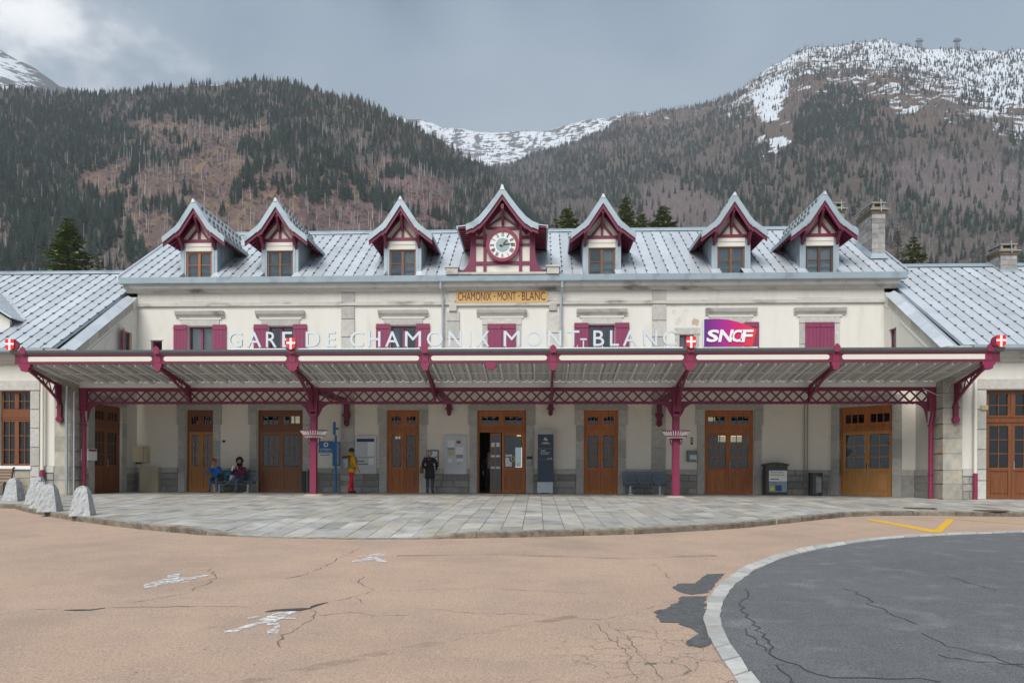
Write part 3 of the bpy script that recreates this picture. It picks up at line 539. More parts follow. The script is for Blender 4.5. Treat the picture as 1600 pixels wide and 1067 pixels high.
# woods: one object per kind of tree on each slope, instanced on points
def tree_proto(kind, seed):
    r = random.Random(seed); b = MB()
    if kind == 'spruce':
        b.cyl((0, 0, 0), (0, 0, .5), .018, .01, 5, 1)
        z = .10 + r.random() * .06; k = 0; sl = r.uniform(.17, .23)
        while z < .97:
            rad = sl * (1 - z) ** .85 * r.uniform(.8, 1.15) + .006; n = 7; ph = r.random() * 6; h = .115 * (1 - z) + .045; V = [(0, 0, z + h)]
            for i in range(2 * n): q = rad * (r.uniform(.85, 1.2) if i % 2 == 0 else r.uniform(.35, .55)); V.append((q * math.cos(ph + math.pi * i / n), q * math.sin(ph + math.pi * i / n), z - (.03 * r.random() if i % 2 == 0 else -.02)))
            b.add(V, [(0, 1 + i, 1 + (i + 1) % (2 * n)) for i in range(2 * n)]); z += .05 + .03 * (1 - z); k += 1
    elif kind == 'larch':
        b.cyl((0, 0, 0), (0, 0, .98), .013, .002, 4, 1)
        for i in range(46):
            z = .18 + .8 * r.random() ** .9; rad = .15 * (1 - z) ** .8 * r.uniform(.6, 1.1) + .01; a = r.random() * 6.3; q = (rad * math.cos(a), rad * math.sin(a), z + r.uniform(-.01, .03)); s_ = .006 + .012 * (1 - z)
            b.add([(0, 0, z - s_), (0, 0, z + s_ * .6), (q[0], q[1], q[2] + s_ * .8), (q[0] * .9, q[1] * .9, q[2] - s_)], [(0, 1, 2, 3)])
    elif kind == 'birch':
        b.cyl((0, 0, 0), (r.uniform(-.03, .03), r.uniform(-.03, .03), .62), .013, .006, 4, 1); lean = r.uniform(-.03, .03)
        for i in range(64):
            t = r.random(); z = .36 + .64 * t; rad = .19 * math.sin(math.pi * min(1, .12 + .86 * t)) ** .8 * r.uniform(.2, 1); a = r.random() * 6.3; c = (rad * math.cos(a) + lean, rad * math.sin(a), z)
            l_ = r.uniform(.05, .11); d = (math.cos(a) * .03, math.sin(a) * .03, l_); w_ = .008
            b.add([(c[0] - w_, c[1], c[2] - l_ / 2), (c[0] + w_, c[1] + w_, c[2] - l_ / 2), (c[0] + d[0] + w_ * .3, c[1] + d[1], c[2] + l_ / 2)], [(0, 1, 2)])
    elif kind == 'brush':
        for i in range(38):
            a = r.random() * 6.3; q = r.random() ** .6 * .55; z = r.uniform(.05, 1 - q * .8); w_ = r.uniform(.03, .09); l_ = r.uniform(.2, .45); c = (q * math.cos(a), q * math.sin(a), z)
            b.add([(c[0] - w_, c[1], c[2] - l_ / 2), (c[0] + w_, c[1] + w_, c[2] - l_ / 2), (c[0] + .1 * math.cos(a), c[1] + .1 * math.sin(a), c[2] + l_ / 2)], [(0, 1, 2)])
        b.cyl((0, 0, 0), (0, 0, .5), .02, .01, 3, 1)
    else:
        b.cyl((0, 0, 0), (r.uniform(-.02, .02), 0, 1), .021, .009, 5, 1)
        for i in range(5): a = r.random() * 6.3; z = r.uniform(.4, .95); b.add([(0, 0, z - .008), (0, 0, z + .008), (.06 * math.cos(a), .06 * math.sin(a), z + .03)], [(0, 1, 2)])
    return b
FOL = {'spruce': mat('spruce_green', (.022, .044, .034), .9, var=.35, scale=.3, var2=.3, scale2=.02, rnd=.5, spec=.1, tint=(.040, .050, .030)), 'larch': mat('bare_larch_brown', (.15, .095, .07), .95, var=.2, scale=.2, rnd=.3, spec=.1), 'birch': mat('bare_birch_twigs', (.205, .160, .158), .95, var=.2, scale=.2, rnd=.3, spec=.1), 'brush': mat('mauve_brushwood', (.135, .092, .085), .95, var=.25, scale=.3, rnd=.45, spec=.1, tint=(.17, .12, .085)), 'snag': mat('dead_wood', (.40, .37, .34), .9, var=.2, scale=.3, rnd=.25)}
TRUNK = {'brush': mat('brush_stem', (.15, .11, .10), .9, rnd=.2), 'spruce': mat('spruce_bark', (.09, .075, .06), .9, rnd=.2), 'larch': mat('larch_bark', (.10, .075, .06), .9, rnd=.2), 'birch': mat('pale_bark', (.34, .32, .30), .9, rnd=.25), 'snag': FOL['snag']}
PROTO = {}
for kd in FOL:
    PROTO[kd] = []
    for i in range(4):
        me = mesh_of(tree_proto(kd, i * 7 + 3), kd + '_shape', [FOL[kd], TRUNK[kd]], (0, 0, 0)); PROTO[kd].append(bpy.data.objects.new(kd + '_shape', me))
def gn_tree(kd):
    ng = bpy.data.node_groups.new('wood_of_' + kd, 'GeometryNodeTree'); ng.interface.new_socket('Geometry', in_out='INPUT', socket_type='NodeSocketGeometry'); ng.interface.new_socket('Geometry', in_out='OUTPUT', socket_type='NodeSocketGeometry')
    n = ng.nodes; l = ng.links.new; gi = n.new('NodeGroupInput'); go = n.new('NodeGroupOutput'); jn = n.new('GeometryNodeGeometryToInstance')
    for p in reversed(PROTO[kd]): oi = n.new('GeometryNodeObjectInfo'); oi.inputs['Object'].default_value = p; oi.inputs['As Instance'].default_value = False; l(oi.outputs['Geometry'], jn.inputs[0])
    ip = n.new('GeometryNodeInstanceOnPoints'); ip.inputs['Pick Instance'].default_value = True; l(gi.outputs[0], ip.inputs['Points']); l(jn.outputs[0], ip.inputs['Instance'])
    def at(nm, ty): a = n.new('GeometryNodeInputNamedAttribute'); a.data_type = ty; a.inputs[0].default_value = nm; return a.outputs[0]
    l(at('pick', 'INT'), ip.inputs['Instance Index']); l(at('size', 'FLOAT_VECTOR'), ip.inputs['Scale']); 
    cx = n.new('ShaderNodeCombineXYZ'); l(at('turn', 'FLOAT'), cx.inputs['Z']); l(cx.outputs[0], ip.inputs['Rotation']); l(ip.outputs[0], go.inputs[0]); return ng
GN = {k: gn_tree(k) for k in FOL}
def wood(kd, name, P, hgt, label):
    if len(P) == 0: return
    me = bpy.data.meshes.new(name); me.from_pydata(P.tolist(), [], [])
    a = me.attributes.new('pick', 'INT', 'POINT'); a.data.foreach_set('value', rng.integers(0, 4, len(P)).astype(np.int32))
    a = me.attributes.new('turn', 'FLOAT', 'POINT'); a.data.foreach_set('value', rng.uniform(0, 6.28, len(P)).astype(np.float32))
    wv = hgt * rng.uniform(.8, 1.25, len(P)); a = me.attributes.new('size', 'FLOAT_VECTOR', 'POINT'); a.data.foreach_set('vector', np.stack([wv, wv, hgt], 1).astype(np.float32).ravel())
    o = bpy.data.objects.new(name, me); COL.objects.link(o); md = o.modifiers.new('trees', 'NODES'); md.node_group = GN[kd]; tag(o, label, 'forest', kind='stuff')
def scatter(h, n, u0, u1, t0=.0, t1=1.0):
    u = rng.uniform(u0, u1, n); r = np.sqrt(rng.uniform((h.r0 + t0 * (h.r1 - h.r0)) ** 2, h.r1 ** 2, n)); t = (r - h.r0) / (h.r1 - h.r0)
    t = np.clip(t, 0, 1.01); P = h.pos(u, np.minimum(t, 1)); pu, pv_ = proj(P); return P, pu, pv_, t

# left slope
P, u, v, t = scatter(left, 27000, -250, 1020, .05); vis = v < 470; P, u, v, t = P[vis], u[vis], v[vis], t[vis]
k = clearing(u, v, P); q = rng.random(len(u)); cl = fbm(P[:, 0] / 38, P[:, 2] / 26, 3, 61); bz = fbm(P[:, 0] / 80, P[:, 2] / 55, 3, 71)
inop = k > .5; brown = inpoly(u, v, [(470, 140), (620, 178), (700, 235), (690, 250), (560, 215), (470, 180)]); grey = inpoly(u, v, [(640, 290), (700, 280), (780, 300), (780, 380), (640, 380)])
isp = np.where(inop, (cl > .63) & (q < .75), np.where(brown, q < .45, np.where(grey, q < .35, ((q < .84) & (bz < .57) | (q < .32)) & ((t < .94) | (q < .55))))); rest_ = ~isp; q2 = rng.random(len(u))
isn = rest_ & np.where(inop, q2 < .14, q2 < .16); ila = rest_ & ~isn & (brown | (q2 > .80) & ~inop); ibi = rest_ & ~isn & ~ila & np.where(inop, q2 < .8, q2 < .75)
def hts(n, a, b): return rng.uniform(a, b, n)
wood('spruce', 'spruce_wood', P[isp], (11 + 13 * rng.random(isp.sum()) ** 1.2) * np.clip(1.2 - t[isp] * .38, .6, 1.1), 'dark green spruce wood covering the hillside with the brown clearing')
wood('larch', 'larch_wood', P[ila], hts(ila.sum(), 9, 16), 'brown leafless larches along the crest of the hillside with the clearing')
wood('birch', 'birch_wood', P[ibi], np.where(inop[ibi], hts(ibi.sum(), 3.5, 11), hts(ibi.sum(), 10, 17)), 'grey leafless birches and brush on the brown cleared hillside')
wood('snag', 'dead_trunks', P[isn], hts(isn.sum(), 9, 19), 'pale bare dead trunks standing on the brown cleared hillside')
P, u, v, t = scatter(left, 26000, 60, 760, .05); k = (clearing(u, v, P) > .5) & (v < 440) & (fbm(P[:, 0] / 25, P[:, 2] / 15, 3, 17) > .36); wood('brush', 'brushwood', P[k], hts(k.sum(), 1.2, 4.2), 'low mauve brown brushwood over the cleared hillside')
# right slope
P, u, v, t = scatter(right, 44000, 520, 1800, .05); vis = v < 470; P, u, v = P[vis], u[vis], v[vis]
sn = snow_amount(u, v, P); q = rng.random(len(u)); bz = fbm(P[:, 0] / 110, P[:, 2] / 70, 3, 81); cl = fbm(P[:, 0] / 45, P[:, 2] / 40, 3, 91)
high = sn > .4; up = np.clip((250 - v) / 130, 0, 1) * np.clip((u - 850) / 150, 0, 1)
pink = inpoly(u, v, [(1380, 262), (1460, 240), (1620, 262), (1700, 330), (1500, 335), (1400, 300)]) | inpoly(u, v, [(1000, 290), (1060, 280), (1150, 330), (1130, 370), (1010, 350)])
darkz = inpoly(u, v, [(1240, 180), (1290, 135), (1330, 140), (1390, 190), (1480, 215), (1420, 222), (1330, 210), (1290, 230), (1240, 225)])
keep = np.where(high, (cl > .43) & (q < .85) | (q < .30), True) & ~(inpoly(u, v, [(1172, 150), (1215, 130), (1222, 165), (1245, 222), (1208, 252), (1190, 200)]) & (q > .12))
q2 = rng.random(len(u)); isp = keep & np.where(high, q2 < .42, np.where(darkz, q2 < .92, np.where(pink, q2 < .12, q2 < .60 - .36 * up - (bz > .54) * .38)))
rest_ = keep & ~isp; q3 = rng.random(len(u)); ila = rest_ & (high | darkz | (q3 < .12 + .85 * up) & ~pink); ibi = rest_ & ~ila
wood('spruce', 'spruce_wood', P[isp], np.where(high[isp], hts(isp.sum(), 7, 15), hts(isp.sum(), 10, 22)), 'dark green spruce wood on the mountain below the snow line')
wood('larch', 'larch_wood', P[ila], np.where(high[ila], hts(ila.sum(), 7, 13), hts(ila.sum(), 11, 19)), 'brown leafless larches below and among the mountain snow')
wood('birch', 'birch_wood', P[ibi], hts(ibi.sum(), 11, 19), 'mauve grey leafless birches on the lower flank of the snowy mountain')
P, u, v, t = scatter(saddle, 1500, 600, 1000, .25); keep = (fbm(P[:, 0] / 90, P[:, 2] / 60, 3, 15) > .5); wood('spruce', 'spruce_wood', P[keep], hts(keep.sum(), 10, 20), 'sparse dark spruces scattered on the snow of the saddle')
# cableway pylons on the summit ridge
def pylon(u, vt, vb, other):
    r = 2520.; a = (u - U0) / F; c = CAM + r * (FW + RT * a); k = r / F
    zt, zb = .85 + r * (V0 - vt) / F + (u - U0) * math.sin(RHO) * k * -1, .85 + r * (V0 - vb) / F - (u - U0) * math.sin(RHO) * k - 30
    rt_ = root('cableway_pylon', (c[0], c[1], zb), 'dark lattice cableway pylon on the snowy ridge, ' + other, 'pylon', 'pylons on the summit ridge')
    b = MB(); H = zt - zb; wb, wt = 8., 4.
    for sx_ in (-1, 1):
        for sy in (-1, 1): b.bar((c[0] + sx_ * wb, c[1] + sy * wb, zb), (c[0] + sx_ * wt, c[1] + sy * wt, zt), 1.3, 1.3)
    for i in range(7):
        z0, z1 = zb + H * i / 7, zb + H * (i + 1) / 7; w0, w1 = wb + (wt - wb) * i / 7, wb + (wt - wb) * (i + 1) / 7
        for sy in (-1, 1): b.bar((c[0] - w0, c[1] + sy * w0, z0), (c[0] + w1, c[1] + sy * w1, z1), .8, .8); b.bar((c[0] + w0, c[1] + sy * w0, z0), (c[0] - w1, c[1] + sy * w1, z1), .8, .8)
    obj('lattice_tower', b, IRONFAR, rt_); obj('cross_arm', MB().box(c[0] - 11, c[0] + 11, c[1] - 4, c[1] + 4, zt - 4, zt).box(c[0] - 7, c[0] + 7, c[1] - 1, c[1] + 1, zt + 5, zt + 6.5).box(c[0] - 6, c[0] - 5, c[1] - 1, c[1] + 1, zt, zt + 5).box(c[0] + 5, c[0] + 6, c[1] - 1, c[1] + 1, zt, zt + 5), IRONFAR, rt_)
    return (c[0], c[1], zt - 2)
IRONFAR = mat('pylon_steel', (.05, .06, .07), .7, .2)
pa = pylon(1434, 59, 78, 'nearer the rounded white summit'); pb = pylon(1493, 58, 82, 'the larger, farther along from the white summit')
# ------------------------------------------------------------------ station, main block
XC = 14.8; ZG = 8.53
main = root('station_building', (0, 0, 0), 'long cream station building with grey stone trim and a zinc roof with seven dormers', 'building')
UPC = [-12.2, -8.92, -3.97, -.04, 3.9, 8.92, 12.33]             # window axes, upper floor and dormers
DOORS = [(-12.79, -11.66), (-9.86, -8.01), (-4.62, -3.31), (-1.0, .95), (3.21, 4.57), (7.93, 9.83)]
DH = 3.31
holes = [(a, b, 0, DH) for a, b in DOORS] + [(c - .52, c + .52, 5.3, 6.66) for c in UPC] + [(-14.24, -13.78, 5.3, 6.1), (6.94, 7.5, 5.3, 6.25)]
def wall_holes(x0, x1, z0, z1, y0, y1, holes_, ax='y', f=None):
    b = MB(); xs_ = sorted({x0, x1} | {h[0] for h in holes_} | {h[1] for h in holes_}); zs = sorted({z0, z1} | {h[2] for h in holes_} | {h[3] for h in holes_})
    xs_ = [q for q in xs_ if x0 <= q <= x1]; zs = [q for q in zs if z0 <= q <= z1]
    f = f or ((lambda a, y, z: (a, y, z)) if ax == 'y' else (lambda a, y, z: (y, a, z)))
    for a, c in zip(xs_[:-1], xs_[1:]):
        for d, e_ in zip(zs[:-1], zs[1:]):
            if any(h[0] <= a and c <= h[1] and h[2] <= d and e_ <= h[3] for h in holes_): continue
            b.add([f(a, y0, d), f(c, y0, d), f(c, y0, e_), f(a, y0, e_)], [(0, 1, 2, 3)])
    for h in holes_:
        p = [(h[0], h[2]), (h[1], h[2]), (h[1], h[3]), (h[0], h[3])]
        for (a, z), (c, z_) in zip(p, p[1:] + p[:1]): b.add([f(a, y0, z), f(c, y0, z_), f(c, y1, z_), f(a, y1, z)], [(0, 1, 2, 3)])
    return b
obj('front_wall', wall_holes(-XC, XC, 4.45, 8.3, 0, .34, [h for h in holes if h[2] > 4]), PLASTER, main)
obj('front_wall', wall_holes(-XC, XC, -.3, 4.45, 0, .34, [h for h in holes if h[2] < 4]), PLASTERG, main)
for s_ in (-1, 1):
    side = MB().prism([(.345, -.3), (9.6, -.3), (9.6, 8.4), (4.8, 11.5), (.345, 8.6)], s_ * XC, s_ * (XC - .3), ax='x')
    obj('gable_wall', side, PLASTER, main)
obj('rear_wall', MB().box(-XC + .3, XC - .3, 9.3, 9.59, -.3, 8.4), PLASTER, main)
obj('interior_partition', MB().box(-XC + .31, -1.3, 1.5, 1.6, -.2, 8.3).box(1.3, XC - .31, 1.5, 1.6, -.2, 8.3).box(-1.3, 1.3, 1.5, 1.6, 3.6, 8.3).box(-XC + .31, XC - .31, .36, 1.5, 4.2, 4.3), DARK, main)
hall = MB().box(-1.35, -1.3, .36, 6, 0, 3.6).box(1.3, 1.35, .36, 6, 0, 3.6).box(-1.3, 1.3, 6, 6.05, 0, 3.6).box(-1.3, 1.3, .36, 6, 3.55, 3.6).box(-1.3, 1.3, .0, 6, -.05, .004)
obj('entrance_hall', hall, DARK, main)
LAMP = emit('warm_hall_lamp', (1, .72, .35), 2.2); ROOML = emit('room_ceiling_lamp', (1, .80, .48), .55)
for xa, xb, za, zb in ((-8.85, -8.1, 2.85, 3.2), (8.75, 9.7, 2.1, 2.5), (8.05, 8.6, 2.95, 3.1), (-4.5, -4.3, 2.2, 2.3)): obj('ceiling_lamp', MB().box(xa, xb, 1.2, 1.3, za, zb), ROOML, main)
obj('hall_lamp', MB().box(.42, .62, 5.7, 5.75, 2.55, 2.9).box(.7, .86, 5.7, 5.75, 2.55, 2.9), LAMP, main)
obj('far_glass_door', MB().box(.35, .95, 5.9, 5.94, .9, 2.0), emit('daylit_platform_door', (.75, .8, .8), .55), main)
# stone: pilasters, dado, door surrounds
def pilaster(x0, x1, z0, z1, y0=-.05, m=STONE, courses=.62):
    z = z0; 
    while z < z1 - .05:
        h = min(rng.uniform(.85, 1.2) * courses, z1 - z); 
        if z1 - z - h < .2: h = z1 - z
        block(main, x0, x1, y0 + rng.uniform(-.006, .006), .02, z + .004, z + h - .004, m); z += h
for c in (-6.19, 6.14): pilaster(c - .28, c + .28, 0, 7.46); block(main, c - .28, c + .28, -.04, .02, 7.6, 8.0, STONE)
for c in (-1.98, 1.98): pilaster(c - .25, c + .28, 4.4, 7.2); block(main, c - .22, c + .22, -.04, .02, 7.6, 8.0, STONE); block(main, c - .16, c + .16, -.12, .02, 7.2, 7.46, STONE, 'corbel')
SUR = .30
for a, b in DOORS:
    for x0, x1 in ((a - SUR, a), (b, b + SUR)):
        z = 0
        for h in (.78, .60, .70, .62, .61):
            ear = .06 if z > 2.6 else 0
            block(main, x0 - (ear if x1 == a else 0), x1 + (ear if x0 == b else 0), -.055 + rng.uniform(-.005, .005), .16, z + .004, z + h - .004, STONE); z += h
    block(main, a - SUR - .06, b + SUR + .06, -.06, .16, DH + .004, DH + .34, STONE, 'lintel')
segs = sorted([-14.8] + [q for a, b in DOORS for q in (a - SUR, b + SUR)] + [12.68]); segs = list(zip(segs[0::2], segs[1::2]))
for a, b in segs:
    n_ = max(1, round((b - a) / 1.1)); 
    for i in range(n_): block(main, a + (b - a) * i / n_ + .004, a + (b - a) * (i + 1) / n_ - .004, -.06, .02, .76, .975, STONE, 'dado_cap')
    z = 0
    for h in (.24, .27, .245):
        x = a; 
        while x < b - .02:
            l_ = rng.uniform(.35, .95); l_ = b - x if b - x - l_ < .25 else l_
            block(main, x + .006, x + l_ - .006, -.045 + rng.uniform(-.012, .012), .02, z + .006, z + h - .006, DARKSTONE, ch=.02); x += l_
        z += h
    obj('dado_mortar', MB().box(a, b, -.028, .015, -.1, .757), MORTAR, main)
# string course, frieze panels, cornice and gutter
obj('string_course', MB().box(-XC, -1.9, -.09, .01, 7.46, 7.53).box(1.9, XC, -.09, .01, 7.46, 7.53).box(-XC, -1.9, -.06, .01, 7.53, 7.6).box(1.9, XC, -.06, .01, 7.53, 7.6).box(-1.9, 1.9, -.1, .01, 7.42, 7.52), CORNICE, main)
for c in UPC:
    if abs(c) > 1: 
        b = MB()
        for z0, z1 in ((7.66, 7.675), (7.945, 7.96)): b.box(c - .85, c + .85, -.012, .01, z0, z1)
        for xx in (c - .85, c + .835): b.box(xx, xx + .015, -.012, .01, 7.675, 7.945)
        obj('frieze_panel', b, PANEL, main)
cor = MB(); prof = [(.01, 8.0), (-.10, 8.0), (-.14, 8.05), (-.16, 8.1), (-.32, 8.13), (-.36, 8.2), (-.38, 8.27), (.01, 8.27)]
for x0 in np.arange(-15.2, 15.2, 2.03): 
    o = obj('cornice_block', MB().prism(prof, x0 + .004, min(x0 + 2.026, 15.25), ax='x'), CORNICE, main)
for a in np.arange(-15.3, 15.4, 2.05): obj('gutter', MB().prism([(-.32, 8.272), (-.47, 8.272), (-.5, 8.3), (-.52, 8.51), (-.49, ZG), (-.36, ZG), (-.34, 8.34)], a + .002, min(a + 2.048, 15.52), ax='x'), ZINCD, main)
# upper windows
def window(parent, cx, z0, z1, wd, y, fm, cols=2, rows=1, curtain=None, mull=.05, fr=.055, gm=GLASS):
    b = MB(); x0, x1 = cx - wd / 2, cx + wd / 2
    b.box(x0, x0 + fr, y, y + .07, z0, z1).box(x1 - fr, x1, y, y + .07, z0, z1).box(x0 + fr, x1 - fr, y, y + .07, z1 - fr, z1).box(x0 + fr, x1 - fr, y, y + .07, z0, z0 + fr)
    xi = [x0 + fr + (wd - 2 * fr) * i / cols for i in range(cols + 1)]; zi = [z0 + fr + (z1 - z0 - 2 * fr) * i / rows for i in range(rows + 1)]
    for q in xi[1:-1]: b.box(q - mull, q + mull, y - .015, y + .068, z0 + fr, z1 - fr)
    for i in range(cols):
        l_, r_ = xi[i] + (mull if i else 0), xi[i + 1] - (mull if i < cols - 1 else 0)
        for q in zi[1:-1]: b.box(l_, r_, y + .002, y + .06, q - .014, q + .014)
    wo_ = obj('window', b, fm, parent)
    for i in range(cols):
        l_, r_ = xi[i] + (mull if i else 0), xi[i + 1] - (mull if i < cols - 1 else 0)
        for j in range(rows): obj('pane', MB().box(l_, r_, y + .03, y + .036, zi[j] + (.014 if j else 0), zi[j + 1] - (.014 if j < rows - 1 else 0)), gm, wo_)
    if curtain:
        for (a, c, m) in curtain:
            cb = MB(); k = 12; xs_ = np.linspace(x0 + a * wd, x0 + c * wd, k + 1)
            for i in range(k): ya, yb = y + .16 + .02 * math.sin(i * 2.1), y + .16 + .02 * math.sin((i + 1) * 2.1); cb.add([(xs_[i], ya, z0), (xs_[i + 1], yb, z0), (xs_[i + 1], yb, z1), (xs_[i], ya, z1)], [(0, 1, 2, 3)])
            obj('curtain', cb, m, wo_)
    return wo_
RUST = mat('rusty_hinge', (.16, .06, .03), .8)
def shutter(parent, x0, x1, z0, z1, y0=-.05, frame=None):
    b = MB(); n_ = 4
    b.box(x0 + .01, x1 - .01, y0 + .028, y0 + .034, z0 + .02, z1 - .02)
    o = obj('shutter', b, SHUT, parent)
    for z in (z0 + .13, z1 - .19): obj('batten', MB().box(x0 + .01, x1 - .01, y0 - .022, y0 - .002, z, z + .09), SHUT, o)
    for z in (z0 + .175, z1 - .145): obj('hinge', MB().box(x0 - .02, x0 + .05, y0 - .03, y0 - .023, z - .015, z + .015), RUST, o)
    for i in range(n_): a = x0 + (x1 - x0) * i / n_; obj('board', MB().box(a + .003, a + (x1 - x0) / n_ - .003, y0, y0 + .028, z0, z1), SHUT, o)
for i, c in enumerate(UPC):
    hood = MB().prism([(.0, 7.0), (-.05, 7.0), (-.07, 7.06), (-.16, 7.12), (-.2, 7.2), (-.22, 7.25), (.0, 7.25)], c - .99, c + .99, ax='x'); obj('window_hood', hood, CORNICE, main)
    obj('hood_bed', MB().box(c - .86, c + .86, -.05, .01, 6.93, 7.0), PANEL, main)
    block(main, c - .79, c + .79, -.045, .1, 6.67, 6.93, STONE, 'lintel')
    for sgn in (-1, 1):
        for z0, z1 in ((5.25, 5.85), (5.86, 6.665)): block(main, min(c + sgn * .52, c + sgn * .78), max(c + sgn * .52, c + sgn * .78), -.03, .15, z0, z1, STONE)
    cur = [[(.05, .95, CURT)], None, [(.0, .3, BLIND)], None, None, [(.0, 1., CURT)], None][i]
    window(main, c, 5.3, 6.655, 1.03, .16, SHUT, 2, 1, cur)
    if i in (3, 6):
        for s_ in (-1, 1): shutter(main, c + (-.56 if s_ < 0 else .003), c + (-.003 if s_ < 0 else .56), 5.3, 6.70, -.075)
    else:
        for s_ in (-1, 1): shutter(main, c + s_ * .80 - .28, c + s_ * .80 + .28, 5.3, 6.72, -.075)
for x0, x1, zt in ((-14.24, -13.78, 6.1), (6.94, 7.5, 6.25)):
    window(main, (x0 + x1) / 2, 5.3, zt - .01, x1 - x0 - .02, .16, SHUT, 1 if x0 < 0 else 2, 1, [(0, .5, CURT)] if x0 > 0 else None)
    if x0 > 0: block(main, x0 - .2, x1 + .24, -.04, .1, zt + .003, zt + .27, STONE, 'lintel'); block(main, x1 + .003, x1 + .2, -.04, .1, 5.3, zt, STONE); block(main, x0 - .18, x0 - .003, -.04, .1, 5.3, zt, STONE)
    else: block(main, x0 - .06, x1 + .06, -.03, .1, zt + .003, zt + .07, PLASTER, 'lintel')
# patches where the plaster has come away
BRICKP = mat('bare_render', (.47, .36, .28), .95, var=.3, scale=9); GREYP = mat('grey_render', (.57, .55, .49), .95, var=.2, scale=9)
for (u, v, w_, h, m) in ((1087, 503, .30, .28, BRICKP), (1060, 502, .26, .3, GREYP), (1053, 487, .16, .22, GREYP), (1072, 485, .2, .12, GREYP), (1052, 478, .22, .1, GREYP)):
    p = ony(u, v); k = 14; obj('bare_plaster_patch', MB().prism([(p[0] + w_ / 2 * math.cos(6.283 * i / k) * rng.uniform(.6, 1.25), p[2] + h / 2 * math.sin(6.283 * i / k) * rng.uniform(.6, 1.25)) for i in range(k)], -.004, .002), m, main)
# doors
def door(parent, cx, y, wd, m, rot=None, base=(0, 0, 0), cols=2, rows=3, lowpanel=True, H=DH, lh=2.42, tcols=3, gm=GLASSR, leafm=None, gap=True, open_left=False, panel_z=1.0, tz=(2.68, 3.06)):
    """frame, transom light and two leaves; built about (0,0,0), front face at y=0"""
    leafm = leafm or m; b = MB(); fr = .075; h2 = wd / 2
    b.box(-h2, -h2 + fr, 0, .12, 0, H).box(h2 - fr, h2, 0, .12, 0, H).box(-h2 + fr, h2 - fr, 0, .12, H - .07, H).box(-h2 + fr, h2 - fr, -.02, .12, lh, lh + .13).box(-h2 + fr, h2 - fr, .03, .1, lh + .13, tz[0])
    d = obj('door', b, m, parent, at=(cx, y, 0), rot=rot)
    xi = -h2 + fr; xm = 0.
    for s_ in (-1, 1):                        # transom lights
        x0, x1 = (xi, -.03) if s_ < 0 else (.03, -xi); t = MB(); t.box(x0, x0 + .09, .01, .09, tz[0], H - .07).box(x1 - .09, x1, .01, .09, tz[0], H - .07).box(x0 + .09, x1 - .09, .01, .09, tz[0], tz[0] + .06).box(x0 + .09, x1 - .09, .01, .09, tz[1], H - .07)
        a, c = x0 + .09, x1 - .09
        for i in range(1, tcols): q = a + (c - a) * i / tcols; t.box(q - .012, q + .012, .012, .08, tz[0] + .06, tz[1])
        obj('transom_light', t, m, d)
        for i in range(tcols): obj('pane', MB().box(a + (c - a) * i / tcols + .012, a + (c - a) * (i + 1) / tcols - .012, .05, .056, tz[0] + .06, tz[1]), gm, d)
    obj('mullion', MB().box(-.03, .03, -.01, .11, tz[0], H - .07), m, d)
    for s_ in (-1, 1):
        if open_left and s_ < 0: continue
        x0, x1 = (xi, -.004) if s_ < 0 else (.004, -xi); st = .1; t = MB(); y0, y1 = .01, .07
        t.box(x0, x0 + st, y0, y1, .01, lh).box(x1 - st, x1, y0, y1, .01, lh).box(x0 + st, x1 - st, y0, y1, .01, .14).box(x0 + st, x1 - st, y0, y1, panel_z - .08, panel_z + .04).box(x0 + st, x1 - st, y0, y1, lh - .12, lh)
        a, c, z0, z1 = x0 + st, x1 - st, panel_z + .04, lh - .12
        for i in range(1, cols): q = a + (c - a) * i / cols; t.box(q - .014, q + .014, y0 + .01, y1 - .01, z0, z1)
        for j in range(1, rows):
            q = z0 + (z1 - z0) * j / rows
            for i in range(cols): t.box(a + (c - a) * i / cols + .0145, a + (c - a) * (i + 1) / cols - .0145, y0 + .01, y1 - .01, q - .014, q + .014)
        obj('door_leaf', t, leafm, d)
        obj('door_panel', MB().box(a, c, y0 + .03, y1 - .005, .14, panel_z - .08).box(a + .07, c - .07, y0 + .014, y0 + .03, .21, panel_z - .15), leafm, d)
        for i in range(cols):
            for j in range(rows): obj('pane', MB().box(a + (c - a) * i / cols + .0145, a + (c - a) * (i + 1) / cols - .0145, .037, .043, z0 + (z1 - z0) * j / rows + .0145, z0 + (z1 - z0) * (j + 1) / rows - .0145), gm, d)
        if s_ > 0: obj('door_handle', MB().tube([(x0 + .05, .01, 1.0), (x0 + .05, -.05, 1.0), (x0 + .05, -.05, 1.25), (x0 + .05, .01, 1.25)], .012), GALV, d)
    return d
dm = [WOODY, WOODD, WOOD, WOOD, WOOD, WOOD]; lm = [WOODY, None, None, None, None, None]
for i, (a, b) in enumerate(DOORS):
    if i == 3: continue
    door(main, (a + b) / 2, .14, b - a - .01, [WOODD, WOODD, WOOD, WOOD, WOOD, WOOD][i], cols=[2, 3, 3, 3, 2, 3][i], leafm=[WOODY, mat('brown_oak', (.26, .105, .042), .5, var=.2, scale=5, stretch=(9, 9, .7)), None, None, None, None][i])
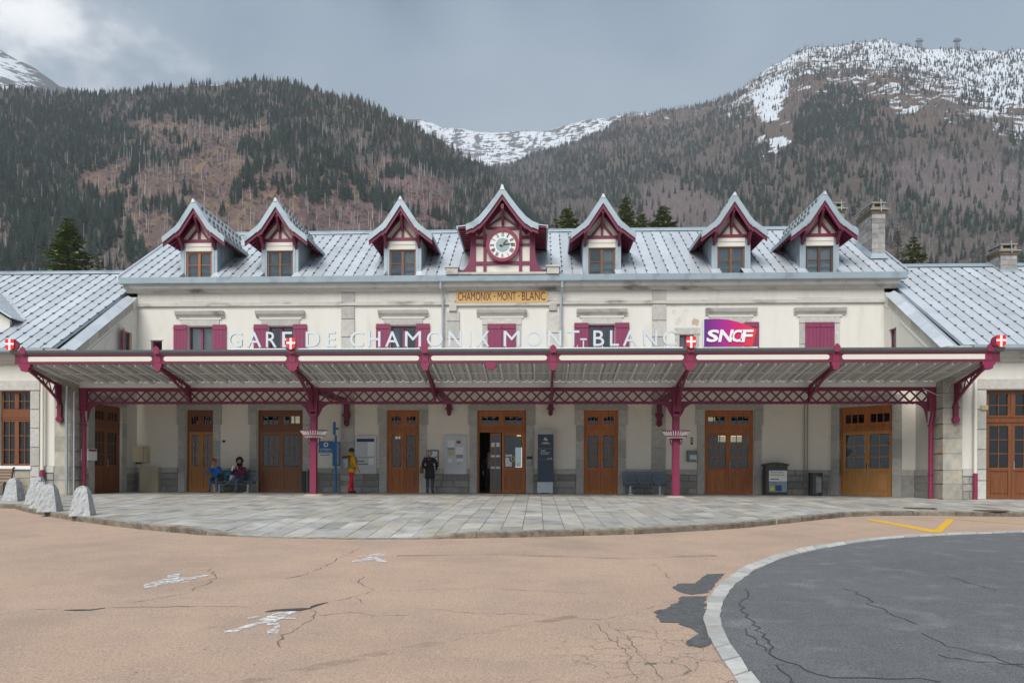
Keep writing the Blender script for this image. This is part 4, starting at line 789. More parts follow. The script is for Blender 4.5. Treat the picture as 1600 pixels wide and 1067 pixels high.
# the middle door stands half open: sliding leaves pushed to the right
a, b = DOORS[3]; cx = (a + b) / 2
d = door(main, cx, .14, b - a - .01, WOOD, cols=1, rows=1, open_left=True)
for k, xo in enumerate((-.13, -.33)):
    t = MB(); x0 = xo - .03; y0 = .10 + .05 * k; t.box(x0 - .12, x0 - .09, y0, y0 + .04, .01, 2.4).box(x0 + .09, x0 + .12, y0, y0 + .04, .01, 2.4).box(x0 - .09, x0 + .09, y0, y0 + .04, .01, .08).box(x0 - .09, x0 + .09, y0, y0 + .04, 2.33, 2.4)
    sl_ = obj('sliding_leaf', t, WOOD, d); obj('pane', MB().box(x0 - .09, x0 + .09, y0 + .015, y0 + .02, .08, 2.33), GLASSR, d)
    obj('safety_sticker', MB().box(x0 - .07, x0 + .07, y0 + .006, y0 + .0145, 1.85, 2.02).box(x0 - .08, x0 + .08, y0 + .006, y0 + .0145, .98, 1.06).box(x0 - .08, x0 + .08, y0 + .006, y0 + .0145, 1.44, 1.52), WHITE, d)
obj('door_notice', MB().box(.14, .40, .02, .034, 1.06, 1.42), WHITE, d); obj('door_notice', MB().box(.14, .40, .02, .034, 1.46, 1.54), WHITE, d); obj('door_notice', MB().box(.6, .72, .02, .034, 1.06, 1.22), WHITE, d)
obj('yellow_sticker', MB().ring((.42, 1.36), .07, .12, .02, .034, 16), mat('yellow_sticker', (.6, .4, .02)), d)
# roof: sheets of zinc between standing seams, snow guards along the seams
PITCH = (11.80 - ZG) / 5.2                    # main roof rises from y=-.4 to the ridge at y=4.8
def roof_sheet_mb(wd, y0, z0, y1, z1):
    L_ = math.hypot(y1 - y0, z1 - z0); ny, nz = -(z1 - z0) / L_, (y1 - y0) / L_; q = lambda x, y, z, h: (x, y + ny * h, z + nz * h)
    b = MB(); b.hexa([q(0, y0, z0, 0), q(wd - .02, y0, z0, 0), q(wd - .02, y1, z1, 0), q(0, y1, z1, 0), q(0, y0, z0, .012), q(wd - .02, y0, z0, .012), q(wd - .02, y1, z1, .012), q(0, y1, z1, .012)])
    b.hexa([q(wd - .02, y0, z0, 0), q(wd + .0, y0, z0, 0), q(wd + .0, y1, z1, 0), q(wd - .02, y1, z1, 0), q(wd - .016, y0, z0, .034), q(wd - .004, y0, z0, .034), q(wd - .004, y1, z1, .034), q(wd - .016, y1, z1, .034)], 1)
    return b, q
def zinc_roof(parent, x0, x1, y0, z0, y1, z1, wd, guards, skip=lambda x, y: False, gaps=(), ys=.14):
    """gaps: (centre, half width) of dormers, in front of which the roof starts only at y = ys"""
    L_ = math.hypot(y1 - y0, z1 - z0); n_ = round((x1 - x0) / wd); wd = (x1 - x0) / n_; b, q = roof_sheet_mb(wd, y0, z0, y1, z1); zs = z0 + (z1 - z0) * (ys - y0) / (y1 - y0)
    def deck(xa, xb, ya, za, yb, zb): return [q(xa, ya, za, -.09), q(xb, ya, za, -.09), q(xb, yb, zb, -.09), q(xa, yb, zb, -.09), q(xa, ya, za, -.004), q(xb, ya, za, -.004), q(xb, yb, zb, -.004), q(xa, yb, zb, -.004)]
    rf = obj('roof', MB().hexa(deck(x0, x1, ys, zs, y1, z1) if gaps else deck(x0, x1, y0, z0, y1, z1)), ZINCD, parent)
    if gaps:
        e_ = [x0] + [v for c, h in gaps for v in (c - h, c + h)] + [x1]
        for xa, xb in zip(e_[0::2], e_[1::2]): obj('roof_eaves_deck', MB().hexa(deck(xa, xb, y0, z0, ys, zs)), ZINCD, parent)
    b2 = roof_sheet_mb(wd, ys, zs, y1, z1)[0]
    first = None; g_ = MB()
    for i in range(n_):
        xx = x0 + i * wd
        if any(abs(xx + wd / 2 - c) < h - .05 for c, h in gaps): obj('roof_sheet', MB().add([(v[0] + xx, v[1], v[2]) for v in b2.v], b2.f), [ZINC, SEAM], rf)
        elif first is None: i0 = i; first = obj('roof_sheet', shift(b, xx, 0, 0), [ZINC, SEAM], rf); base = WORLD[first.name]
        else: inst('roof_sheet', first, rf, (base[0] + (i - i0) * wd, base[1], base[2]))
        if not guards: continue
        k = int(L_ / guards); off = .3 + (.5 * guards if i % 2 else 0)
        for j in range(k + 1):
            s_ = (off + j * guards) / L_
            if s_ > .97: continue
            yy, zz = y0 + (y1 - y0) * s_, z0 + (z1 - z0) * s_
            if skip(xx + wd, yy): continue
            p = [q(xx + wd + dx, yy + dy, zz + dy * (z1 - z0) / (y1 - y0), h) for h in (.012, .06) for dx, dy in ((-.036, -.016), (.024, -.016), (.024, .022), (-.036, .022))]; g_.hexa(p)
            p = [q(xx + wd + dx, yy + dy + .05, zz + (dy + .05) * (z1 - z0) / (y1 - y0), h) for h in (.012, .04) for dx, dy in ((-.02, -.015), (.035, -.015), (.035, .015), (-.02, .015))]; g_.hexa(p)
    if guards: obj('snow_guards', g_, CLIP, rf, at=None, kind='stuff')
    return rf
def indormer(x, y): return any(abs(x - c) < (.9 if y < 1.8 else max(0., 1.25 - (y - 1.8) * .5)) for c in UPC) or abs(x) < 1.9 - max(0, y - 1.5) * .45
zinc_roof(main, -15.35, 15.5, -.38, ZG + .02, 4.8, 11.82, .412, .62, indormer, [(c, 1.9 if abs(c) < 1 else .66) for c in UPC])
zinc_roof(main, -15.35, 15.5, 9.98, ZG + .02, 4.8, 11.82, .412, 0)
obj('ridge_cap', MB().prism([(4.62, 11.77), (4.8, 11.87), (4.98, 11.77), (4.8, 11.91)], -15.35, 15.5, ax='x').prism([(4.55, 11.73), (4.56, 11.76), (4.8, 11.94), (5.04, 11.76), (5.05, 11.73), (4.8, 11.9)], -15.34, 15.49, ax='x'), ZINCD, main)
for xv in (-15.42, 15.5): obj('verge_flashing', MB().hexa([(xv, -.45, ZG - .1), (xv + .07, -.45, ZG - .1), (xv + .07, 4.8, 11.74), (xv, 4.8, 11.74), (xv, -.45, ZG + .07), (xv + .07, -.45, ZG + .07), (xv + .07, 4.8, 11.91), (xv, 4.8, 11.91)]), ZINC, main)
# dormers
def dormer(cx, kind):
    yf = .02; Z = [8.60, 9.68, 10.02, 10.18]
    b = MB()                                  # zinc cheeks and posts
    for s_ in (-1, 1):
        b.prism([(yf + .1, 8.5), (2.9, 10.0), (2.9, 10.35), (yf + .1, 10.15)], cx + s_ * .73, cx + s_ * .68, ax='x')
        b.box(cx + min(s_ * .53, s_ * .75), cx + max(s_ * .53, s_ * .75), yf, yf + .12, 8.54, 10.02)
        b.box(cx + min(s_ * .60, s_ * .63), cx + max(s_ * .60, s_ * .63), yf - .02, yf, 8.54, 10.02)
        for k in range(4): yy = .35 + k * .42; b.box(cx + min(s_ * .73, s_ * .75), cx + max(s_ * .73, s_ * .75), yy, yy + .025, 8.62 + (yy - .1) * PITCH, 10.12)
    d = obj('dormer', b, ZINCD, main)
    obj('gable_infill', MB().prism([(cx - .72, Z[1]), (cx + .72, Z[1]), (cx + .72, 10.2), (cx, 11.16), (cx - .72, 10.2)], yf + .04, yf + .1), PANEL, d)
    obj('head_board', MB().box(cx - .53, cx + .53, yf - .03, yf + .03, Z[1] + .01, 9.86).box(cx - .53, cx + .53, yf - .05, yf + .03, 9.865, 10.01), PANEL, d)
    bm_ = MB().box(cx - .74, cx + .74, yf - .06, yf + .035, 10.02, 10.15).box(cx - .045, cx + .045, yf - .03, yf + .035, 10.15, 10.95)
    for s_ in (-1, 1): bm_.bar((cx + s_ * .40, yf, 10.16), (cx + s_ * .03, yf, 10.62), .07, .08, up=(0, 1, 0)); bm_.bar((cx + s_ * .70, yf, 10.2), (cx + s_ * .02, yf, 11.05), .07, .09, up=(0, 1, 0))
    obj('sill_flashing', MB().hexa([(cx - .82, -.42, 8.48), (cx + .82, -.42, 8.48), (cx + .82, .12, 8.48), (cx - .82, .12, 8.48), (cx - .82, -.42, 8.538), (cx + .82, -.42, 8.538), (cx + .82, .12, 8.59), (cx - .82, .12, 8.59)]), ZINCD, d)
    obj('timber_frame', bm_, MAROON, d)
    for s_ in (-1, 1): obj('bracket', MB().hexa([(cx + s_ * .66 - .05, yf, 9.72), (cx + s_ * .66 + .05, yf, 9.72), (cx + s_ * .66 + .05, yf + .0, 9.9), (cx + s_ * .66 - .05, yf + .0, 9.9), (cx + s_ * .66 - .05, -.42, 10.14), (cx + s_ * .66 + .05, -.42, 10.14), (cx + s_ * .66 + .05, yf, 10.24), (cx + s_ * .66 - .05, yf, 10.24)]), MAROON, d)
    obj('king_post', MB().box(cx - .05, cx + .05, -.42, yf - .06, 10.92, 11.08).bar((cx, -.38, 10.95), (cx, yf - .02, 10.45), .09, .1), MAROON, d)
    prof = [(0, 11.58), (.32, 11.09), (.60, 10.665), (.72, 10.52), (.98, 10.31), (1.25, 10.10)]; vy = -.52
    yb = lambda z: (z - ZG) / PITCH - .4 + .25
    for s_ in (-1, 1):
        r_ = MB(); f_ = MB(); so = MB()
        for (x0, z0), (x1, z1) in zip(prof[:-1], prof[1:]):
            L_ = math.hypot(x1 - x0, z1 - z0); nx, nz = (z0 - z1) / L_, (x1 - x0) / L_
            P = lambda x, z, y, h: (cx + s_ * x, y, z + h / nz)
            r_.hexa([P(x0, z0, vy, -.03), P(x1, z1, vy, -.03), P(x1, z1, yb(z1), -.03), P(x0, z0, yb(z0), -.03), P(x0, z0, vy, 0), P(x1, z1, vy, 0), P(x1, z1, yb(z1), 0), P(x0, z0, yb(z0), 0)])
            so.hexa([P(x0, z0, vy + .03, -.09), P(x1, z1, vy + .03, -.09), P(x1, z1, yb(z1), -.09), P(x0, z0, yb(z0), -.09), P(x0, z0, vy + .03, -.032), P(x1, z1, vy + .03, -.032), P(x1, z1, yb(z1), -.032), P(x0, z0, yb(z0), -.032)])
            f_.hexa([P(x0, z0, vy - .03, -.17), P(x1, z1, vy - .03, -.17), P(x1, z1, vy + .02, -.17), P(x0, z0, vy + .02, -.17), P(x0, z0, vy - .03, .02), P(x1, z1, vy - .03, .02), P(x1, z1, vy + .02, .02), P(x0, z0, vy + .02, .02)])
            so.hexa([P(x0, z0, vy + .03, -.28), P(x1, z1, vy + .03, -.28), P(x1, z1, vy + .1, -.28), P(x0, z0, vy + .1, -.28), P(x0, z0, vy + .03, -.09), P(x1, z1, vy + .03, -.09), P(x1, z1, vy + .1, -.09), P(x0, z0, vy + .1, -.09)])
            yy = vy + .4
            while yy < yb(z1) - .1: r_.hexa([P(x0, z0, yy, .0), P(x1, z1, yy, 0), P(x1, z1, yy + .02, 0), P(x0, z0, yy + .02, 0), P(x0, z0, yy + .005, .03), P(x1, z1, yy + .005, .03), P(x1, z1, yy + .015, .03), P(x0, z0, yy + .015, .03)], 1); yy += .4
            xm, zm = (x0 + x1) / 2, (z0 + z1) / 2; yy = vy + .4
            while yy < yb(zm) - .15: r_.hexa([P(xm, zm, yy - .05, 0), P(xm + .05, zm - .05, yy - .05, 0), P(xm + .05, zm - .05, yy + .06, 0), P(xm, zm, yy + .06, 0), P(xm, zm, yy - .05, .07), P(xm + .05, zm - .05, yy - .05, .07), P(xm + .05, zm - .05, yy + .06, .07), P(xm, zm, yy + .06, .07)], 2); yy += .4
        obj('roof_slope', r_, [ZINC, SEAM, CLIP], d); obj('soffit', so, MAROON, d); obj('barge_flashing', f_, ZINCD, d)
        ef = MB().hexa([(cx + s_ * 1.24, vy, 10.0), (cx + s_ * 1.28, vy, 10.0), (cx + s_ * 1.28, yb(10.1), 10.0), (cx + s_ * 1.24, yb(10.1), 10.0), (cx + s_ * 1.24, vy, 10.13), (cx + s_ * 1.28, vy, 10.13), (cx + s_ * 1.28, yb(10.1), 10.13), (cx + s_ * 1.24, yb(10.1), 10.13)])
        obj('eaves_flashing', ef, ZINCD, d); rt_ = MB(); yy = vy + .25
        while yy < 1.7: rt_.bar((cx + s_ * .76, yy, 10.30), (cx + s_ * 1.2, yy, 9.98), .07, .09); yy += .3
        obj('rafter_ends', rt_, MAROON, d)
    obj('ridge_cap', MB().hexa([(cx - .08, vy - .05, 11.47), (cx + .08, vy - .05, 11.47), (cx + .08, 4.6, 11.47), (cx - .08, 4.6, 11.47), (cx - .03, vy - .05, 11.61), (cx + .03, vy - .05, 11.61), (cx + .03, 4.6, 11.61), (cx - .03, 4.6, 11.61)]), ZINC, d)
    wm, cur = {0: (ORANGEW, [(.05, .95, BLIND)]), 1: (WINWOOD, [(.1, .35, BLIND)]), 2: (WINWOOD, [(.55, .95, CURT)]), 3: (WINWOOD, [(.55, .95, CURT)]), 4: (WINWOOD, [(.05, .45, BLIND), (.5, .98, BLIND)]), 5: (mat('dark_window_wood', (.085, .042, .03), .5), [(.03, .97, CURT)])}[kind]
    x0, x1, z0, z1, y = cx - .525, cx + .525, 8.58, Z[1], yf + .05; b = MB(); fr = .07
    b.box(x0, x0 + fr, y, y + .07, z0, z1).box(x1 - fr, x1, y, y + .07, z0, z1).box(x0 + fr, x1 - fr, y, y + .07, z1 - fr, z1).box(x0 + fr, x1 - fr, y, y + .07, z0, z0 + fr).box(cx - .05, cx + .05, y - .01, y + .06, z0 + fr, z1 - fr)
    for s_ in (-1, 1): b.box(min(cx + s_ * .05, cx + s_ * (.525 - fr)), max(cx + s_ * .05, cx + s_ * (.525 - fr)), y, y + .06, 9.13, 9.16)
    obj('window_frame', b, wm, d)
    for s_ in (-1, 1):
        for a, c in ((z0 + fr, 9.13), (9.16, z1 - fr)): obj('pane', MB().box(min(cx + s_ * .05, cx + s_ * (.525 - fr)), max(cx + s_ * .05, cx + s_ * (.525 - fr)), y + .03, y + .036, a, c), GLASS, d)
    for (a, c, m) in cur:
        cb = MB(); xs_ = np.linspace(x0 + a * 1.05, x0 + c * 1.05, 11)
        for i in range(10): ya, yb_ = y + .13 + .02 * math.sin(i * 2.1), y + .13 + .02 * math.sin((i + 1) * 2.1); cb.add([(xs_[i], ya, z0), (xs_[i + 1], yb_, z0), (xs_[i + 1], yb_, z1), (xs_[i], ya, z1)], [(0, 1, 2, 3)])
        obj('curtain', cb, m, d)
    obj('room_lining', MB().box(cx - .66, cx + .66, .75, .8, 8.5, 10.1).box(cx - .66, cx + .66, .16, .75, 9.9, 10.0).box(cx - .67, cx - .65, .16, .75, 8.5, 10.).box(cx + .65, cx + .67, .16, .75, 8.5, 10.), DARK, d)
for k, c in enumerate([-12.28, -8.97, -4.01, 3.9, 8.93, 12.33]): dormer(c, k)
obj('vent_pipe', MB().cyl((-3.85, .9, 11.0), (-3.85, .9, 11.95), .05, .05, 8), IRON, main)
p = ony(1169, 415, .6); obj('vent_pipe', MB().cyl((p[0], .6, 9.0), (p[0], .6, 9.62), .05, n=8).cyl((p[0], .6, 9.62), (p[0], .6, 9.68), .08, n=8), ZINCD, main)
# clock dormer
cy = -.30; cb = MB(); arc = [(1.72, 8.62), (1.68, 8.66), (1.52, 8.78), (1.40, 8.93), (1.32, 9.12), (1.28, 9.35), (1.27, 9.7), (1.27, 10.25)]
cb.prism([(-1.72, 8.55), (1.72, 8.55)] + arc + [(0, 11.4)] + [(-a, z) for a, z in reversed(arc)], cy + .06, cy + .14)
for s_ in (-1, 1): cb.prism([(cy + .1, 8.5), (2.9, 10.2), (2.9, 10.6), (cy + .1, 10.3)], s_ * 1.25, s_ * 1.18, ax='x')
cd = obj('clock_dormer', cb, PANEL, main)
fm = MB()
for s_ in (-1, 1):
    fm.prism([(s_ * 1.06, 8.55), (s_ * 1.72, 8.55)] + [(s_ * a, z) for a, z in arc] + [(s_ * 1.06, 10.25)], cy, cy + .058)
    fm.box(min(s_ * .64, s_ * .76), max(s_ * .64, s_ * .76), cy, cy + .058, 8.55, 10.2)
    fm.box(min(s_ * .76, s_ * 1.06), max(s_ * .76, s_ * 1.06), cy, cy + .058, 8.98, 9.10).box(min(s_ * .76, s_ * 1.06), max(s_ * .76, s_ * 1.06), cy, cy + .058, 9.72, 9.80).box(min(s_ * .76, s_ * 1.06), max(s_ * .76, s_ * 1.06), cy, cy + .058, 9.98, 10.10)
    fm.bar((s_ * .62, cy + .02, 10.45), (0, cy + .02, 10.86), .07, .06, up=(0, 1, 0)); fm.bar((s_ * 1.0, cy + .02, 10.2), (0, cy + .02, 11.35), .2, .07, up=(0, 1, 0))
fm.box(-.64, .64, cy, cy + .058, 8.98, 9.10).box(-.64, .64, cy, cy + .058, 10.36, 10.46).box(-.05, .05, cy - .02, cy + .058, 10.46, 11.3)
obj('timber_frame', fm, mat('plum_timber', (.17, .02, .06), .5, var=.1), cd)
for s_ in (-1, 1): obj('bracket', MB().box(min(s_ * .66, s_ * .76), max(s_ * .66, s_ * .76), cy - .45, cy - .003, 10.42, 10.52).bar((s_ * .71, cy - .02, 9.75), (s_ * .71, cy - .4, 10.45), .1, .1), MAROON, cd)
obj('king_post', MB().box(-.055, .055, cy - .45, cy - .03, 11.02, 11.2).bar((0, cy - .42, 11.05), (0, cy - .05, 10.6), .09, .1), MAROON, cd)
prof = [(0, 11.83), (.30, 11.40), (.62, 10.98), (.90, 10.66), (1.15, 10.47), (1.40, 10.37), (1.73, 10.33)]; vy = -.85; yb = lambda z: (z - ZG) / PITCH - .4 + .25
for s_ in (-1, 1):
    r_ = MB(); f_ = MB(); so = MB()
    for k, ((x0, z0), (x1, z1)) in enumerate(zip(prof[:-1], prof[1:])):
        L_ = math.hypot(x1 - x0, z1 - z0); nx, nz = (z0 - z1) / L_, (x1 - x0) / L_; P = lambda x, z, y, h: (s_ * x, y, z + h / max(nz, .7))
        r_.hexa([P(x0, z0, vy, -.03), P(x1, z1, vy, -.03), P(x1, z1, yb(z1), -.03), P(x0, z0, yb(z0), -.03), P(x0, z0, vy, 0), P(x1, z1, vy, 0), P(x1, z1, yb(z1), 0), P(x0, z0, yb(z0), 0)])
        so.hexa([P(x0, z0, vy + .03, -.1), P(x1, z1, vy + .03, -.1), P(x1, z1, yb(z1), -.1), P(x0, z0, yb(z0), -.1), P(x0, z0, vy + .03, -.032), P(x1, z1, vy + .03, -.032), P(x1, z1, yb(z1), -.032), P(x0, z0, yb(z0), -.032)])
        if k < 5:
            f_.hexa([P(x0, z0, vy - .03, -.2), P(x1, z1, vy - .03, -.2), P(x1, z1, vy + .02, -.2), P(x0, z0, vy + .02, -.2), P(x0, z0, vy - .03, .02), P(x1, z1, vy - .03, .02), P(x1, z1, vy + .02, .02), P(x0, z0, vy + .02, .02)])
            so.hexa([P(x0, z0, vy + .03, -.33), P(x1, z1, vy + .03, -.33), P(x1, z1, vy + .1, -.33), P(x0, z0, vy + .1, -.33), P(x0, z0, vy + .03, -.1), P(x1, z1, vy + .03, -.1), P(x1, z1, vy + .1, -.1), P(x0, z0, vy + .1, -.1)])
        yy = vy + .4
        while yy < yb(z1) - .1: r_.hexa([P(x0, z0, yy, 0), P(x1, z1, yy, 0), P(x1, z1, yy + .02, 0), P(x0, z0, yy + .02, 0), P(x0, z0, yy + .005, .03), P(x1, z1, yy + .005, .03), P(x1, z1, yy + .015, .03), P(x0, z0, yy + .015, .03)], 1); yy += .42
    rt_ = MB(); yy = vy + .2
    while yy < 1.9: rt_.bar((s_ * 1.27, yy, 10.26), (s_ * 1.68, yy, 10.2), .07, .12); yy += .26
    obj('roof_slope', r_, [ZINC, SEAM], cd); obj('soffit', so, MAROON, cd); obj('barge_flashing', f_, ZINCD, cd); obj('rafter_ends', rt_, MAROON, cd)
    obj('eaves_flashing', MB().box(min(s_ * 1.71, s_ * 1.77), max(s_ * 1.71, s_ * 1.77), vy, 2.3, 10.22, 10.345), ZINCD, cd)
obj('ridge_cap', MB().hexa([(-.09, vy - .05, 11.70), (.09, vy - .05, 11.70), (.09, 4.9, 11.70), (-.09, 4.9, 11.70), (-.03, vy - .05, 11.9), (.03, vy - .05, 11.9), (.03, 4.9, 11.9), (-.03, 4.9, 11.9)]), ZINC, cd)
obj('clock_pedestal', MB().box(-1.72, 1.72, -.56, -.1, ZG + .002, 8.62).box(-2.2, -1.74, -.58, -.1, 8.54, 8.8).box(-2.26, -1.7, -.62, -.06, 8.8, 8.87).box(1.74, 2.2, -.58, -.1, 8.54, 8.8).box(1.7, 2.26, -.62, -.06, 8.8, 8.87), CORNICE, cd)
# clock: a thing of its own on the dormer
ck = root('station_clock', (0, cy - .02, 9.06), 'round white station clock with roman numerals, pale blue centre and plum rim', 'clock')
cc = (0., 9.71); yk = cy - .13
obj('rim', MB().ring(cc, .53, .65, yk - .03, cy - .002, 40), PINKM, ck); obj('gilt_ring', MB().ring(cc, .515, .533, yk - .012, yk + .03, 40), mat('dull_gilt', (.35, .22, .06), .4, .5), ck)
fc_ = obj('clock_face', MB().disc(cc, .53, yk + .02, 40, 0, .09), mat('enamel_white', (.74, .74, .73), .35, var=.03), ck)
obj('centre_disc', MB().disc(cc, .27, yk + .012, 32, 0, .007), mat('pale_teal_enamel', (.27, .37, .39), .4), ck)
NUM = mat('clock_plum', (.06, .02, .05), .5)
for i, t in enumerate(['XII', 'I', 'II', 'III', 'IIII', 'V', 'VI', 'VII', 'VIII', 'IX', 'X', 'XI']):
    a = math.pi / 2 - i * math.pi / 6; wd = {1: .045, 2: .08, 3: .115, 4: .14}[len(t)]; tm = text_mesh(t, wd, .16, .006, .012); th = a - math.pi / 2
    V = []
    for x, y, z in tm.v: X_, Z_ = x - wd / 2, z - .08; V.append((cc[0] + .41 * math.cos(a) + X_ * math.cos(th) - Z_ * math.sin(th), y + yk + .014, cc[1] + .41 * math.sin(a) + X_ * math.sin(th) + Z_ * math.cos(th)))
    tm.v = V; obj('numeral', tm, NUM, fc_)
def hand(ang, l_, wd, tail, y): d_ = Vector((math.sin(ang), 0, math.cos(ang))); n_ = Vector((d_.z, 0, -d_.x)); c = Vector((cc[0], y, cc[1])); P = [c - d_ * tail + n_ * wd, c + d_ * l_ * .8 + n_ * wd * .7, c + d_ * l_, c + d_ * l_ * .8 - n_ * wd * .7, c - d_ * tail - n_ * wd]; return MB().prism([(p.x, p.z) for p in P], y, y + .006)
HANDM = mat('clock_hand_dark', (.03, .03, .035), .4)
obj('hour_hand', hand(R(42), .30, .03, .10, yk - .004), HANDM, ck); obj('minute_hand', hand(R(82), .47, .02, .13, yk - .014), HANDM, ck); obj('hub', MB().disc(cc, .035, yk - .022, 12, 0, .02), mat('brass', (.4, .27, .06), .4, .6), ck)
# painted name board under the cornice
nb = root('name_board', (-.04, -.06, 7.53), 'ochre board lettered CHAMONIX MONT BLANC in brown under the clock', 'sign')
obj('board', MB().box(-1.85, 1.77, -.07, -.002, 7.55, 8.0).box(-1.87, 1.79, -.09, -.002, 7.53, 7.555).box(-1.87, 1.79, -.09, -.002, 7.995, 8.0), mat('ochre_enamel', (.56, .35, .12), .6, var=.08, scale=3), nb)
BR = mat('brown_letter', (.13, .03, .018), .6)
for t, u0_, u1_ in (('CHAMONIX', 715.5, 767.5), ('MONT', 777.5, 806), ('BLANC', 815.5, 852)):
    a, c = ony(u0_, 462, -.08), ony(u1_, 462, -.08); obj('lettering', shift(text_mesh(t, c[0] - a[0], .33, .012, 0.), a[0], -.07, 7.62), BR, nb)
for u_ in (773, 811): a = ony(u_, 462, -.08)[0]; obj('lettering', MB().box(a - .035, a + .035, -.082, -.068, 7.77, 7.80), BR, nb)
# downpipes
for u_ in (692, 876.5):
    x = ony(u_, 500, -.15)[0]; b = MB().tube([(x - (.06 if u_ < 800 else -.04), -.42, 8.3), (x - (.06 if u_ < 800 else -.04), -.42, 8.02), (x, -.16, 7.82), (x, -.16, 4.3)], .05, 8)
    for z in (7.3, 6.2, 5.6): b.box(x - .065, x + .065, -.17, .0, z, z + .03)
    obj('downpipe', b, GALV, main)
# chimneys
CHST = mat('mottled_chimney_stone', (.31, .30, .285), .9, var=.35, scale=7, bump=.5, rnd=.28, tint=(.24, .23, .22))
def chimney(x0, x1, y0, y1, z0, z1, label, cowl=True):
    r_ = root('chimney', ((x0 + x1) / 2, (y0 + y1) / 2, z0), label, 'chimney'); z = z0; hs = .2
    obj('core', MB().box(x0 + .02, x1 - .02, y0 + .02, y1 - .02, z0 - .8, z1 - .25), MORTAR, r_)
    k = 0
    while z < z1 - .3:
        n_ = 1 if k % 2 else 2
        for i in range(n_): obj('stone_block', MB().box(x0 + (x1 - x0) * i / n_ + .004, x0 + (x1 - x0) * (i + 1) / n_ - .004, y0 + rng.uniform(-.008, .008), y0 + .05, z + .005, z + hs - .005), CHST, r_)
        n_ = max(2, round((y1 - y0) / .35)); 
        for s_, xa in ((0, x0 + rng.uniform(-.004, .004)), (1, x1 - .05)):
            for i in range(n_): obj('stone_block', MB().box(xa, xa + .05, max(y0 + .052, y0 + (y1 - y0) * (i + .5 * (k % 2)) / n_ + .005), min(y1, y0 + (y1 - y0) * (i + 1 + .5 * (k % 2)) / n_ - .005), z + .005, z + hs - .005), CHST, r_)
        z += hs; k += 1
    obj('cap', MB().box(x0 - .03, x1 + .03, y0 - .03, y1 + .03, z, z + .1).box(x0 - .055, x1 + .055, y0 - .055, y1 + .055, z + .1, z + .2), mat('mossy_cap_stone', (.17, .125, .085), .95, var=.35, scale=8, bump=.6, tint=(.13, .12, .055)), r_)
    ct = MB(); z += .2
    ct.box(x0, x1, y0, y1, z, z + .07)
    for yy in np.linspace(y0 + .08, y1 - .08, 4): ct.box(x0 + .02, x0 + .1, yy - .06, yy + .06, z + .07, z + .2).box(x1 - .1, x1 - .02, yy - .06, yy + .06, z + .07, z + .2)
    ct.box(x0 - .02, x1 + .02, y0 - .02, y1 + .02, z + .2, z + .26)
    obj('cowl', ct, mat('lichened_stone', (.27, .25, .20), .95, var=.3, scale=9), r_)
    st = MB().box(x0 - .11, x1 + .11, y0 - .115, y0 - .1, z - .06, z - .03)
    st.bar(((x0 + x1) / 2 + .05, y0 - .12, z - .15), ((x0 + x1) / 2 + .05, y0 - .06, z + .36), .03, .02); st.bar((x0 - .12, y0, z + .05), (x0 - .12, y1, z + .05), .02, .03); st.bar((x0 - .12, y0, z + .17), (x0 - .12, y1, z + .17), .02, .03)
    obj('iron_strap', st, GALV, r_)
    obj('flashing', MB().hexa([(x0 - .1, y0 - .12, z0 - .03), (x1 + .1, y0 - .12, z0 - .03), (x1 + .1, y1 + .05, z0 + (y1 - y0) * .62), (x0 - .1, y1 + .05, z0 + (y1 - y0) * .62), (x0 - .012, y0 - .015, z0 + .2), (x1 + .012, y0 - .015, z0 + .2), (x1 + .012, y1 + .02, z0 + .22 + (y1 - y0) * .62), (x0 - .012, y1 + .02, z0 + .22 + (y1 - y0) * .62)]), ZINCD, r_)
    return r_
chimney(14.72, 15.24, .95, 2.35, 9.42, 11.45, 'tall grey stone chimney on the main roof beside the right-hand dormer')
chimney(14.85, 15.3, 5.3, 6.0, 11.3, 12.95, 'pale chimney top showing behind the ridge and the right-hand dormer')
